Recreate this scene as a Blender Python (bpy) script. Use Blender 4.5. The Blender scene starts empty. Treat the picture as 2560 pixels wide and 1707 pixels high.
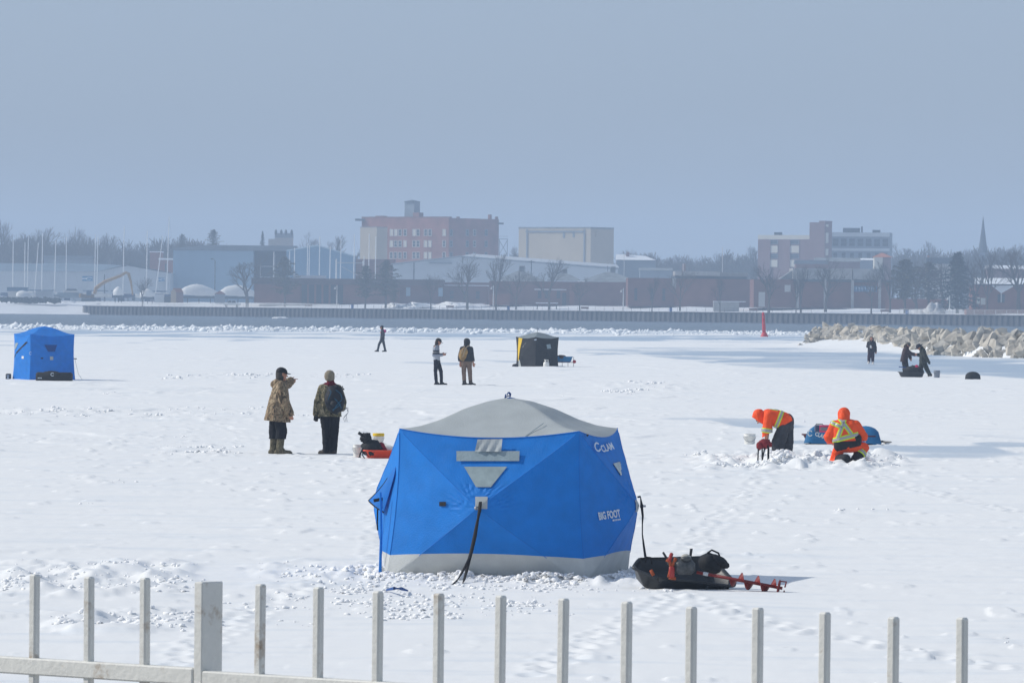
import bpy, bmesh, math, random
import numpy as np
from mathutils import Vector, Matrix, noise as mnoise

# ------------------------------------------------------------------ camera, world, sun, exposure
C = bpy.context.scene.collection
SC = bpy.context.scene
F, CX, CY, HV, H, ROLL = 15000.0, 1280.0, 853.5, 85.5, 3.0, 0.0095   # focal length in photo pixels, eye height in metres
cam = bpy.data.cameras.new('camera')
cam.sensor_width = 36.0
cam.lens = F / 2560 * 36
cam.clip_start, cam.clip_end = 0.5, 15000
cam.dof.use_dof = True
cam.dof.focus_distance = 90
cam.dof.aperture_fstop = 62
camo = bpy.data.objects.new('camera', cam)
C.objects.link(camo)
camo.matrix_world = Matrix.Translation((0, 0, H)) @ Matrix.Rotation(math.pi/2 - math.atan(HV/F), 4, 'X') @ Matrix.Rotation(ROLL, 4, 'Z')
SC.camera = camo

EL = math.radians(36)
SUNXY = Vector((-0.99, 0.14)).normalized()
world = bpy.data.worlds.new('World')
SC.world = world
world.use_nodes = True
wn = world.node_tree
bg = wn.nodes['Background']
SKYS = 0.1
bg.inputs[1].default_value = SKYS
sky = wn.nodes.new('ShaderNodeTexSky')
sky.sky_type = 'NISHITA'
sky.sun_disc = False
sky.sun_elevation = EL
sky.sun_rotation = math.atan2(SUNXY.x, SUNXY.y)
sky.ozone_density = 2.0
tint = wn.nodes.new('ShaderNodeMix'); tint.data_type = 'RGBA'; tint.blend_type = 'MULTIPLY'
tint.inputs[0].default_value = 1
tint.inputs[7].default_value = (.85, .95, 1.15, 1)
veil = wn.nodes.new('ShaderNodeMix'); veil.data_type = 'RGBA'          # thin high haze over the whole sky, even in every direction
veil.inputs[0].default_value = .78
veil.inputs[7].default_value = (.352/SKYS, .424/SKYS, .54/SKYS, 1)
wn.links.new(sky.outputs[0], tint.inputs[6])
wn.links.new(tint.outputs[2], veil.inputs[6])
wn.links.new(veil.outputs[2], bg.inputs[0])

sl = bpy.data.lights.new('sun', 'SUN')
sl.energy = 3.25
sl.angle = math.radians(.6)
sl.color = (1, .95, .87)
so = bpy.data.objects.new('sun', sl)
C.objects.link(so)
so.location = (-30, 20, 40)
so.rotation_euler = Vector((SUNXY.x*math.cos(EL), SUNXY.y*math.cos(EL), math.sin(EL))).to_track_quat('Z', 'Y').to_euler()
SC.view_settings.view_transform = 'Standard'
SC.view_settings.look = 'None'
SC.view_settings.exposure = .01
SC.view_settings.gamma = 1
SC.view_settings.use_curve_mapping = False
SC.render.engine = 'CYCLES'
SC.cycles.volume_bounces = 2
SC.cycles.max_bounces = 8
rnd = random.Random(7)
nrg = np.random.default_rng(11)

# ------------------------------------------------------------------ survey: pixel of the photograph -> place
_c, _s = math.cos(ROLL), math.sin(ROLL)
def ray(px, py):
    u, v = px - CX, py - CY
    return (u*_c + v*_s) / F, -((-u*_s + v*_c) + HV) / F
def at(px, py, d):
    a, b = ray(px, py)
    return Vector((a*d, d, H + b*d))
def gnd(px, py, z=0.0):
    a, b = ray(px, py)
    d = (z - H) / b
    return Vector((a*d, d, z))
def ppm(d): return F / d

# ------------------------------------------------------------------ materials
def mat(name, col, rough=.85, spec=.25, var=0.0, vscale=8.0, bump=0.0, bscale=30.0, metal=0.0, transl=0.0, sheen=0.0, col2=None, coords='Object', stretch=(1,1,1)):
    m = bpy.data.materials.new(name); m.use_nodes = True
    nt = m.node_tree; b = nt.nodes['Principled BSDF']
    b.inputs['Base Color'].default_value = (*col, 1)
    b.inputs['Roughness'].default_value = rough
    b.inputs['Specular IOR Level'].default_value = spec
    b.inputs['Metallic'].default_value = metal
    if sheen: b.inputs['Sheen Weight'].default_value = sheen
    tc = nt.nodes.new('ShaderNodeTexCoord'); mp = nt.nodes.new('ShaderNodeMapping')
    mp.inputs['Scale'].default_value = stretch
    nt.links.new(tc.outputs[coords], mp.inputs[0])
    colout = None
    if var or col2:
        n = nt.nodes.new('ShaderNodeTexNoise'); n.inputs['Scale'].default_value = vscale; n.inputs['Detail'].default_value = 5
        nt.links.new(mp.outputs[0], n.inputs['Vector'])
        r = nt.nodes.new('ShaderNodeValToRGB')
        r.color_ramp.elements[0].position = .3; r.color_ramp.elements[1].position = .7
        c2 = col2 or tuple(min(1, c*(1+var)) for c in col)
        r.color_ramp.elements[0].color = (*[c*(1-var) for c in col], 1); r.color_ramp.elements[1].color = (*c2, 1)
        nt.links.new(n.outputs[0], r.inputs[0]); nt.links.new(r.outputs[0], b.inputs['Base Color'])
        colout = r.outputs[0]
    if bump:
        n2 = nt.nodes.new('ShaderNodeTexNoise'); n2.inputs['Scale'].default_value = bscale; n2.inputs['Detail'].default_value = 4
        nt.links.new(mp.outputs[0], n2.inputs['Vector'])
        bp = nt.nodes.new('ShaderNodeBump'); bp.inputs['Strength'].default_value = bump; bp.inputs['Distance'].default_value = .02
        nt.links.new(n2.outputs[0], bp.inputs['Height']); nt.links.new(bp.outputs[0], b.inputs['Normal'])
    if transl:
        t = nt.nodes.new('ShaderNodeBsdfTranslucent'); t.inputs[0].default_value = (*col, 1)
        if colout: nt.links.new(colout, t.inputs[0])
        mx = nt.nodes.new('ShaderNodeMixShader'); mx.inputs[0].default_value = transl
        out = nt.nodes['Material Output']
        nt.links.new(b.outputs[0], mx.inputs[1]); nt.links.new(t.outputs[0], mx.inputs[2]); nt.links.new(mx.outputs[0], out.inputs['Surface'])
    return m

def camo_mat(name, cols, scale=7):
    m = bpy.data.materials.new(name); m.use_nodes = True
    nt = m.node_tree; b = nt.nodes['Principled BSDF']; b.inputs['Roughness'].default_value = .9; b.inputs['Specular IOR Level'].default_value = .15
    tc = nt.nodes.new('ShaderNodeTexCoord'); mp = nt.nodes.new('ShaderNodeMapping'); mp.inputs['Scale'].default_value = (1, 1, .45)
    nt.links.new(tc.outputs['Object'], mp.inputs[0])
    n = nt.nodes.new('ShaderNodeTexNoise'); n.inputs['Scale'].default_value = scale*2; n.inputs['Detail'].default_value = 6; n.inputs['Distortion'].default_value = .8
    r = nt.nodes.new('ShaderNodeValToRGB'); r.color_ramp.interpolation = 'CONSTANT'
    while len(r.color_ramp.elements) < len(cols): r.color_ramp.elements.new(.5)
    ps = [0, .40, .47, .53, .60][:len(cols)]
    for e, p, c in zip(r.color_ramp.elements, ps, cols): e.position = p; e.color = (*c, 1)
    nt.links.new(mp.outputs[0], n.inputs['Vector']); nt.links.new(n.outputs[0], r.inputs[0]); nt.links.new(r.outputs[0], b.inputs['Base Color'])
    n2 = nt.nodes.new('ShaderNodeTexNoise'); n2.inputs['Scale'].default_value = 9; n2.inputs['Detail'].default_value = 3
    nt.links.new(tc.outputs['Object'], n2.inputs['Vector'])
    bp = nt.nodes.new('ShaderNodeBump'); bp.inputs['Strength'].default_value = .8; bp.inputs['Distance'].default_value = .03
    nt.links.new(n2.outputs[0], bp.inputs['Height']); nt.links.new(bp.outputs[0], b.inputs['Normal'])
    return m

# ------------------------------------------------------------------ mesh kit
class MB:
    def __init__(self): self.v, self.f, self.m = [], [], []
    def add(self, vs, fs, mi=0):
        o = len(self.v); self.v += [tuple(p) for p in vs]
        for f in fs: self.f.append(tuple(i+o for i in f)); self.m.append(mi)
        return self
    def box(self, c, s, rz=0.0, mi=0, tap=1.0, rx=0.0, ry=0.0):
        R = Matrix.Rotation(rz, 3, 'Z') @ Matrix.Rotation(ry, 3, 'Y') @ Matrix.Rotation(rx, 3, 'X'); c = Vector(c); vs = []
        for z in (-.5, .5):
            k = tap if z > 0 else 1
            for x, y in ((-.5,-.5),(.5,-.5),(.5,.5),(-.5,.5)): vs.append(c + R @ Vector((x*s[0]*k, y*s[1]*k, z*s[2])))
        return self.add(vs, [(3,2,1,0),(4,5,6,7),(0,1,5,4),(1,2,6,5),(2,3,7,6),(3,0,4,7)], mi)
    def bevbox(self, c, s, b, rz=0.0, mi=0):
        x, y, z = s[0]/2, s[1]/2, s[2]/2; R = Matrix.Rotation(rz, 3, 'Z'); c = Vector(c); vs = []
        for zz, k in ((-z, b), (-z+b, 0), (z-b, 0), (z, b)):
            for px, py in ((-x+b+k*0, -y+k),(x-b, -y+k),(x-k, -y+b),(x-k, y-b),(x-b, y-k),(-x+b, y-k),(-x+k, y-b),(-x+k, -y+b)): vs.append(c + R @ Vector((px, py, zz)))
        fs = [tuple(range(7,-1,-1)), tuple(range(24,32))]
        for r in range(3):
            for i in range(8): j = (i+1) % 8; fs.append((r*8+i, r*8+j, r*8+8+j, r*8+8+i))
        return self.add(vs, fs, mi)
    def tube(self, pts, rad, n=6, mi=0, cap=True, flat=1.0):
        pts = [Vector(p) for p in pts]; N = len(pts)
        if not hasattr(rad, '__len__'): rad = [rad]*N
        vs, fs = [], []
        for i, p in enumerate(pts):
            t = (pts[min(i+1, N-1)] - pts[max(i-1, 0)])
            if t.length < 1e-9: t = Vector((0,0,1))
            t.normalize(); a = t.cross(Vector((0,1,0)) if abs(t.y) < .9 else Vector((1,0,0))).normalized(); b = t.cross(a)
            for k in range(n):
                w = 2*math.pi*k/n; vs.append(p + a*(rad[i]*math.cos(w)) + b*(rad[i]*flat*math.sin(w)))
        for i in range(N-1):
            for k in range(n): j = (k+1) % n; fs.append((i*n+k, i*n+j, i*n+n+j, i*n+n+k))
        if cap: fs.append(tuple(range(n-1,-1,-1))); fs.append(tuple(range((N-1)*n, N*n)))
        return self.add(vs, fs, mi)
    def lathe(self, prof, c=(0,0,0), n=20, mi=0, M=None):
        c = Vector(c); vs, fs = [], []
        for r, z in prof:
            for k in range(n):
                w = 2*math.pi*k/n; p = Vector((r*math.cos(w), r*math.sin(w), z)); vs.append(c + (M @ p if M else p))
        for i in range(len(prof)-1):
            for k in range(n): j = (k+1) % n; fs.append((i*n+k, i*n+j, i*n+n+j, i*n+n+k))
        fs.append(tuple(range(n-1,-1,-1))); fs.append(tuple(range((len(prof)-1)*n, len(prof)*n)))
        return self.add(vs, fs, mi)
    def ell(self, c, r, n=10, mi=0, M=None, jit=0.0):
        c = Vector(c); vs, fs = [], []
        for i in range(n+1):
            th = math.pi*i/n
            for k in range(n*2):
                w = math.pi*k/n; p = Vector((r[0]*math.sin(th)*math.cos(w), r[1]*math.sin(th)*math.sin(w), r[2]*math.cos(th)))
                if jit: p *= 1 + jit*mnoise.noise(p*3.0/max(r) + c)
                vs.append(c + (M @ p if M else p))
        for i in range(n):
            for k in range(2*n): j = (k+1) % (2*n); fs.append((i*2*n+k, i*2*n+n*2+k, i*2*n+n*2+j, i*2*n+j))
        return self.add(vs, fs, mi)
    def prism(self, poly, y0, y1, mi=0):           # polygon of (x, z), extruded along y
        n = len(poly); vs = [(x, y0, z) for x, z in poly] + [(x, y1, z) for x, z in poly]
        return self.add(vs, [tuple(range(n)), tuple(range(2*n-1, n-1, -1))] + [((i+1) % n, i, n+i, n+(i+1) % n) for i in range(n)], mi)
    def mesh(self, name, mats, smooth=False):
        me = bpy.data.meshes.new(name); me.from_pydata(self.v, [], self.f)
        for m in (mats if isinstance(mats, (list, tuple)) else [mats]): me.materials.append(m)
        if any(self.m): me.polygons.foreach_set('material_index', self.m)
        if smooth: me.polygons.foreach_set('use_smooth', [True]*len(self.f))
        me.update()
        bm = bmesh.new(); bm.from_mesh(me); bmesh.ops.recalc_face_normals(bm, faces=bm.faces); bm.to_mesh(me); bm.free()
        return me

def link(name, me, parent=None, loc=(0,0,0), rz=0.0):
    o = bpy.data.objects.new(name, me); C.objects.link(o); o.location = loc
    o.rotation_euler = (0, 0, rz)
    if parent: o.parent = parent
    return o
def tag(o, label, cat, group=None):
    o['label'] = label; o['category'] = cat
    if group: o['group'] = group
    return o
def thing(name, label, cat, loc=(0,0,0), rz=0.0, group=None):
    return tag(link(name, None, None, loc, rz), label, cat, group)
def part(name, mb, m, parent, smooth=False, label=None):
    o = link(name, mb.mesh(name, m, smooth), parent)
    if label: o['label'] = label
    return o
def single(name, mb, m, label, cat, loc=(0,0,0), group=None, smooth=False, rz=0.0):
    return tag(link(name, mb.mesh(name, m, smooth), None, loc, rz), label, cat, group)
def kind(o, k): o['kind'] = k; return o
def copy_tree(o, parent=None, loc=None, rz=None, scale=None, label=None, group=None):
    c = o.copy(); C.objects.link(c); c.parent = parent
    if loc is not None: c.location = loc
    if rz is not None: c.rotation_euler = (0, 0, rz)
    if scale is not None: c.scale = scale if hasattr(scale, '__len__') else (scale,)*3
    if label: c['label'] = label
    if group: c['group'] = group
    for ch in list(o.children): copy_tree(ch, c)
    return c
def sm(a, b, x):
    t = np.clip((x-a)/(b-a), 0, 1); return t*t*(3-2*t)

# value noise on arrays
def vn(x, y, seed=0):
    xi, yi = np.floor(x).astype(np.int64), np.floor(y).astype(np.int64)
    fx, fy = x - xi, y - yi
    fx, fy = fx*fx*(3-2*fx), fy*fy*(3-2*fy)
    def h(a, b):
        n = (a*374761393 + b*668265263 + seed*974711) & 0x7fffffff
        n = ((n ^ (n >> 13))*1274126177) & 0x7fffffff
        return ((n ^ (n >> 16)) & 0xffff)/65535.0
    return (h(xi,yi)*(1-fx)+h(xi+1,yi)*fx)*(1-fy) + (h(xi,yi+1)*(1-fx)+h(xi+1,yi+1)*fx)*fy
def fbm(x, y, seed=0, o=3):
    t, a, s = 0, .5, 0
    for i in range(o): t = t + a*vn(x*2**i, y*2**i, seed+i*17); s += a; a *= .5
    return t/s

# ------------------------------------------------------------------ snow field, ice, water, shore
def snow_material():
    m = bpy.data.materials.new('snow'); m.use_nodes = True
    nt = m.node_tree; b = nt.nodes['Principled BSDF']; N = nt.nodes.new; L = nt.links.new
    b.inputs['Roughness'].default_value = .75; b.inputs['Specular IOR Level'].default_value = .15
    tc = N('ShaderNodeTexCoord')
    at_ = N('ShaderNodeAttribute'); at_.attribute_name = 'ice'
    n1 = N('ShaderNodeTexNoise'); n1.inputs['Scale'].default_value = .6; n1.inputs['Detail'].default_value = 6
    L(tc.outputs['Object'], n1.inputs['Vector'])
    rs = N('ShaderNodeValToRGB'); rs.color_ramp.elements[0].position = .36; rs.color_ramp.elements[1].position = .50
    rs.color_ramp.elements[0].color = (.745, .775, .795, 1); rs.color_ramp.elements[1].color = (.835, .84, .83, 1)
    mp = N('ShaderNodeMapping'); mp.inputs['Scale'].default_value = (.22, .9, 1); mp.inputs['Rotation'].default_value = (0, 0, .25); L(tc.outputs['Object'], mp.inputs[0])
    n3 = N('ShaderNodeTexNoise'); n3.inputs['Scale'].default_value = 1.6; n3.inputs['Detail'].default_value = 7; n3.inputs['Roughness'].default_value = .65; L(mp.outputs[0], n3.inputs['Vector'])
    av = N('ShaderNodeMath'); av.operation = 'MULTIPLY_ADD'; av.inputs[1].default_value = .7; L(n3.outputs[0], av.inputs[0])
    hf = N('ShaderNodeMath'); hf.operation = 'MULTIPLY'; hf.inputs[1].default_value = .3; L(n1.outputs[0], hf.inputs[0]); L(hf.outputs[0], av.inputs[2]); L(av.outputs[0], rs.inputs[0])
    mx = N('ShaderNodeMix'); mx.data_type = 'RGBA'; mx.inputs[7].default_value = (.40, .49, .585, 1)
    L(at_.outputs['Fac'], mx.inputs[0]); L(rs.outputs[0], mx.inputs[6]); L(mx.outputs[2], b.inputs['Base Color'])
    mr = N('ShaderNodeMapRange'); mr.inputs[3].default_value = .75; mr.inputs[4].default_value = .38
    L(at_.outputs['Fac'], mr.inputs[0]); L(mr.outputs[0], b.inputs['Roughness'])
    n2 = N('ShaderNodeTexNoise'); n2.inputs['Scale'].default_value = 9; n2.inputs['Detail'].default_value = 5
    L(tc.outputs['Object'], n2.inputs['Vector'])
    bp = N('ShaderNodeBump'); bp.inputs['Distance'].default_value = .03
    st = N('ShaderNodeMapRange'); st.inputs[3].default_value = .12; st.inputs[4].default_value = .04
    L(at_.outputs['Fac'], st.inputs[0]); L(st.outputs[0], bp.inputs['Strength'])
    L(n2.outputs[0], bp.inputs['Height']); L(bp.outputs[0], b.inputs['Normal'])
    return m
M_SNOW = snow_material()
def pix(x, y, z=0):
    u0, v0 = x/y*F, -(z-H)/y*F - HV
    return CX + u0*_c - v0*_s, CY + u0*_s + v0*_c

# places where snow was dug or trodden into rubble: (x0, x1, y0, y1) in photo pixels, height in metres
RUBBLE = [(0, 480, 1412, 1500, .085), (120, 480, 1530, 1590, .10), (620, 930, 1400, 1470, .035), (1745, 2240, 1138, 1182, .13), (1930, 2060, 1156, 1176, .16), (0, 260, 1022, 1045, .06), (180, 900, 1022, 1052, .035),
          (420, 720, 932, 952, .05), (560, 900, 935, 948, .04), (250, 480, 975, 995, .05), (1560, 2000, 1130, 1160, .03), (1500, 1720, 955, 985, .07), (1880, 2330, 1140, 1160, .05), (420, 560, 1120, 1145, .07)]
FOOT = [[(720, 1138), (860, 1165), (960, 1250), (940, 1420), (700, 1500), (500, 1620), (430, 1706)], [(840, 1142), (900, 1152), (940, 1180)], [(1640, 1470), (1800, 1300), (1900, 1200), (1940, 1165)], [(1660, 1480), (1900, 1560), (2300, 1640), (2559, 1690)], [(690, 1130), (500, 1040), (260, 985), (150, 960)], [(1100, 966), (1000, 1000), (900, 1080), (830, 1135)], [(1180, 966), (1260, 930), (1320, 921)], [(2130, 1168), (2300, 1230), (2559, 1290)], [(1700, 1500), (1500, 1600), (1320, 1706)]]
def terrain():
    nr, ncol = 1020, 560
    d = np.exp(np.linspace(math.log(44), math.log(800), nr))
    a = np.linspace(-.125, .125, ncol)
    Y, A = np.meshgrid(d, a, indexing='ij'); X = A*Y
    u0, v0 = X/Y*F, H/Y*F - HV
    PX, PY = CX + u0*_c - v0*_s, CY + u0*_s + v0*_c
    z = .05*(fbm(X/9, Y/14, 1, 3)-.5)
    z += .012*np.clip(fbm(X/1.1, Y/2.6, 5, 3)-.5, 0, 1)*2
    r = fbm(X/.45, Y/1.3, 9, 3)
    patch = sm(.42, .62, fbm(X/6, Y/22, 31, 2))
    z += .05*np.clip(r-.60, 0, 1)*(0.05+patch)
    dash = fbm(X/.30, Y/.75, 14, 2); z += .022*sm(.76, .80, dash)*(.2+patch)+.02*sm(.80, .83, fbm(X/.7, Y/1.2, 18, 2))
    z += .004*(vn(X/.12, Y/.5, 12)-.5)
    # drift lips: long low scarps across the view
    lip = fbm(X/4.2, Y/7.5, 41, 2); z += .04*(sm(.50, .515, lip)-sm(.515, .75, lip))*sm(.4, .6, fbm(X/12, Y/30, 47, 2))
    for x0, x1, y0, y1, hh in RUBBLE:
        g = sm(x0-60, x0+60, PX)*(1-sm(x1-60, x1+60, PX))*sm(y0-10, y0+10, PY)*(1-sm(y1-10, y1+10, PY))
        z += g*hh*(np.clip(fbm(X/.3, Y/.8, 55, 3)-.38, 0, 1)*2.2)
    # trodden ring round the big tent
    lx, ly = (X+.02)*.974-(Y-66.3)*.225, (X+.02)*.225+(Y-66.3)*.974; dt = np.maximum(np.abs(lx), np.abs(ly))-1.12; g = np.where(dt > 0, np.exp(-((dt-.38)/.30)**2), 0); z += g*(.02+.24*np.clip(fbm(X/.16, Y/.40, 71, 3)-.42, 0, 1))
    # trodden lines of boot prints
    for pts in FOOT:
        for (ax_, ay_), (bx_, by_) in zip(pts, pts[1:]):
            P0_, P1_ = np.array(gnd(ax_, ay_)[:2]), np.array(gnd(bx_, by_)[:2]); n_ = max(2, int(np.hypot(*(P1_-P0_))/.36))
            for k_ in range(n_):
                q_ = P0_+(P1_-P0_)*k_/n_; q_ = q_+np.array([.13*(k_ % 2-.5)+rnd.uniform(-.06, .06), rnd.uniform(-.08, .08)])
                i0, i1 = np.searchsorted(d, q_[1]-.5), np.searchsorted(d, q_[1]+.5)+1; j0, j1 = np.searchsorted(a, (q_[0]-.4)/q_[1]), np.searchsorted(a, (q_[0]+.4)/q_[1])+1
                xx, yy = X[i0:i1, j0:j1]-q_[0], Y[i0:i1, j0:j1]-q_[1]; rr = (xx/.085)**2+(yy/.19)**2; z[i0:i1, j0:j1] += -.022*np.exp(-rr)+.010*np.exp(-(np.sqrt(rr)-1.6)**2*3)
    # bare ice
    s1 = fbm(PX/260, PY/5.0, 81, 3)
    xs = [1400, 1480, 1600, 1750, 1900, 2050, 2200, 2400, 2560, 2900]
    top = np.interp(PX, xs, [880, 877, 867, 866, 870, 876, 884, 897, 905, 920]); bot = np.interp(PX, xs, [880, 881, 886, 906, 921, 923, 927, 936, 946, 960])
    ice = sm(-6, 10, PY-top+(s1-.5)*34)*(1-sm(-2, 3, PY-bot+(s1-.5)*10))*(.55+.45*sm(.3, .6, s1))*(bot-top > 2)
    kk = 1-sm(1700, 2100, PX); ice *= 1-sm(.58-.07*kk, .68-.08*kk, fbm(PX/170, PY/3.4, 88, 2))*(.30+.5*kk); ice = np.clip(ice*1.25, 0, 1)
    thin = sm(.70, .76, fbm(X/3.2, Y/9, 61, 2))*sm(.45, .6, fbm(X/14, Y/50, 66, 2))*sm(95, 130, Y); ice = np.maximum(ice, thin*.75)
    edge = 548 - 40*sm(-10, 60, X) + 10*np.sin(X/17) + 6*np.sin(X/6.3)
    far = sm(-3, 3, Y-edge); s2 = fbm(PX/190, PY/2.6, 91, 3)
    ice = np.maximum(ice, far*np.clip(1.25-1.9*sm(.42, .68, s2), 0.08, 1)*(1-sm(640, 690, Y)*.6))
    z = z*(1-ice*.85) - .06*far*(1-sm(edge+60, edge+160, Y)) * 1.0
    # pressed-up ice ridge along the open water
    z += .26*np.exp(-((Y-725-14*np.sin(X/23))/30)**2)*np.clip(fbm(X/2.2, Y/7, 95, 3)*1.9-.55, 0, 1.2)*(1-sm(30, 60, X)*.55)
    z -= sm(780, 798, Y)*.8
    # snow apron against the breakwater
    e = Vector((-.96, .27)); 
    ax = np.interp(Y, [380, 398, 417, 500, 520], [42, 34, 29.0, 24.0, 26.0])
    z += np.where(Y < 535, .85*sm(-3.5, 5, X-ax)*(1-sm(500, 530, Y)), 0)
    snowy = np.where(Y < 520, sm(-3.5, -1, X-ax), 0); ice *= 1-snowy
    z += .03
    co = np.stack([X, Y, z], -1).reshape(-1, 3)
    i = np.arange(nr*ncol).reshape(nr, ncol)
    q = np.stack([i[:-1,:-1], i[:-1,1:], i[1:,1:], i[1:,:-1]], -1).reshape(-1)
    me = bpy.data.meshes.new('snow_field')
    me.vertices.add(len(co)); me.vertices.foreach_set('co', co.astype(np.float32).ravel())
    nf = len(q)//4; me.loops.add(len(q)); me.loops.foreach_set('vertex_index', q.astype(np.int32))
    me.polygons.add(nf); me.polygons.foreach_set('loop_start', np.arange(0, len(q), 4, dtype=np.int32)); me.polygons.foreach_set('loop_total', np.full(nf, 4, np.int32))
    me.polygons.foreach_set('use_smooth', np.ones(nf, bool))
    me.update(calc_edges=True)
    at_ = me.attributes.new('ice', 'FLOAT', 'POINT'); at_.data.foreach_set('value', np.clip(ice, 0, 1).astype(np.float32).ravel())
    me.materials.append(M_SNOW)
    kind(link('snow_field', me), 'structure')
    return d, a, z
TD, TA, TZ = terrain()
def tz(x, y):
    i = np.searchsorted(TD, y); j = np.searchsorted(TA, x/y)
    if 0 < i < len(TD) and 0 < j < len(TA): return float(TZ[i, j])
    return 0.0

# one ground sheet under everything, out to the horizon
g = MB()
g.add([(-1500, -60, -1.2), (1500, -60, -1.2), (1500, 3900, -1.2), (-1500, 3900, -1.2)], [(0,1,2,3)])
kind(part('lake_bed', g, mat('lake_bed', (.08, .10, .11), .9), None), 'structure')
# the frozen lake beside and before the surveyed field
g = MB()
for s in (-1, 1): g.add([(s*.1249*44, 44, -.02), (s*400, 44, -.02), (s*400, 800, -.02), (s*.1249*800, 800, -.02)], [(0,1,2,3)])
g.add([(-400, 4, -.02), (400, 4, -.02), (400, 44, -.02), (-400, 44, -.02)], [(0,1,2,3)])
kind(part('lake_ice', g, mat('far_snow', (.80, .815, .83), .8, .15, .03, .5, .3, 6), None), 'structure')
# open water
wm = mat('water', (.012, .028, .042), .26, .22, bump=.9, bscale=1.0, stretch=(.5, .14, 1))
g = MB(); g.add([(-1400, 788, -.35), (1400, 788, -.35), (1400, 2600, -.35), (-1400, 2600, -.35)], [(0,1,2,3)])
kind(part('water', g, wm, None), 'structure')

def joined(name, variants, inst, m, smooth=False):
    """many small lumps as one mesh: inst = list of (variant, x, y, z, sx, sy, sz, rot)"""
    V, Fs, o = [], [], 0
    for k, x, y, z, sx, sy, sz, r in inst:
        v, f = variants[k]; c, s = math.cos(r), math.sin(r)
        p = v*np.array([sx, sy, sz]); V.append(np.stack([p[:,0]*c-p[:,1]*s+x, p[:,0]*s+p[:,1]*c+y, p[:,2]+z], -1)); Fs.append(f+o); o += len(v)
    co = np.concatenate(V); q = np.concatenate(Fs).reshape(-1); nf = len(q)//3
    me = bpy.data.meshes.new(name); me.vertices.add(len(co)); me.vertices.foreach_set('co', co.astype(np.float32).ravel())
    me.loops.add(len(q)); me.loops.foreach_set('vertex_index', q.astype(np.int32))
    me.polygons.add(nf); me.polygons.foreach_set('loop_start', np.arange(0, len(q), 3, dtype=np.int32)); me.polygons.foreach_set('loop_total', np.full(nf, 3, np.int32))
    me.update(calc_edges=True); me.materials.append(m)
    if smooth: me.polygons.foreach_set('use_smooth', np.ones(nf, bool))
    return kind(link(name, me), 'stuff')
def lump_variants(n, sub, jit, seed):
    out = []
    for k in range(n):
        bm = bmesh.new(); bmesh.ops.create_icosphere(bm, subdivisions=sub, radius=1)
        for v in bm.verts:
            p = v.co.copy(); v.co = p*(1+jit*mnoise.noise(p*1.6+Vector((k*7.1, seed, 0)))+jit*.5*mnoise.noise(p*4+Vector((seed, k*3.3, 1))))
        out.append((np.array([v.co[:] for v in bm.verts]), np.array([[v.index for v in f.verts] for f in bm.faces]))); bm.free()
    return out
LV = lump_variants(8, 2, .75, 3.0)
LV1 = lump_variants(10, 1, .9, 5.0)
M_LUMP = mat('packed_snow', (.835, .84, .84), .8, .15, .02, 14, .3, 25); _b = M_LUMP.node_tree.nodes['Principled BSDF']; _b.inputs['Subsurface Weight'].default_value = 1; _b.inputs['Subsurface Radius'].default_value = (1, 1, 1); _b.inputs['Subsurface Scale'].default_value = .035
def scatter_lumps():
    inst = []
    def put(x, y, s):
        if 2055 < pix(x, y)[0] < 2150 and 110 < y < 118 and s > .022: s = .02
        inst.append((rnd.randrange(8), x, y, tz(x, y)-s*.05, s*rnd.uniform(.7, 1.5), s*rnd.uniform(.7, 1.3), s*rnd.uniform(.4, .9), rnd.uniform(0, 6.3)))
    ca, sa = math.cos(.225), math.sin(.225)
    for _ in range(1700):                              # banked against the tent skirt, most of it in front
        side = rnd.random(); t = rnd.uniform(-1.2, 1.2); off = abs(rnd.gauss(0, .24))
        if side < .72: lx, ly = t, -1.19-off*1.2
        elif side < .9: lx, ly = 1.14+off*.7, t
        else: lx, ly = -1.26-off, t
        put(-.02+lx*ca+ly*sa, 66.3-lx*sa+ly*ca, rnd.choice((.012, .016, .02, .025, .03, .04, .055))*(1.25 if off < .12 else .8))
    for x0, x1, y0, y1, n, s in [(0, 470, 1415, 1490, 300, .018), (140, 470, 1540, 1582, 170, .024), (640, 1000, 1410, 1530, 220, .020), (900, 1340, 1460, 1560, 420, .020), (1340, 1640, 1458, 1490, 120, .018),
                                (1750, 2240, 1142, 1176, 380, .028), (1920, 2060, 1156, 1172, 150, .045), (0, 270, 1022, 1044, 90, .03), (250, 900, 1024, 1048, 160, .028), (430, 700, 934, 950, 90, .05), (560, 900, 936, 947, 60, .04), (1500, 1720, 955, 990, 70, .05),
                                (400, 560, 1120, 1140, 60, .03), (0, 1000, 1060, 1400, 24, .016), (1640, 2560, 1190, 1480, 26, .016), (0, 2560, 880, 1100, 20, .03), (500, 2560, 1500, 1700, 24, .012)]:
        cs = [(rnd.uniform(x0, x1), rnd.uniform(y0, y1)) for _ in range(max(3, n//14))]
        for _ in range(n):
            cx, cy = rnd.choice(cs); k = rnd.random() < .75
            p = gnd(cx, cy) if k else gnd(rnd.uniform(x0, x1), rnd.uniform(y0, y1)); w = 1+(p.y/110)
            put(p.x+(rnd.gauss(0, .10*w) if k else 0), p.y+(rnd.gauss(0, .22*w) if k else 0), s*(rnd.uniform(.5, 1.7) if k else rnd.uniform(.3, .8)))
    joined('snow_lumps', LV, inst, M_LUMP)
scatter_lumps()
M_ICE = mat('broken_ice', (.80, .83, .85), .6, .3)
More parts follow.
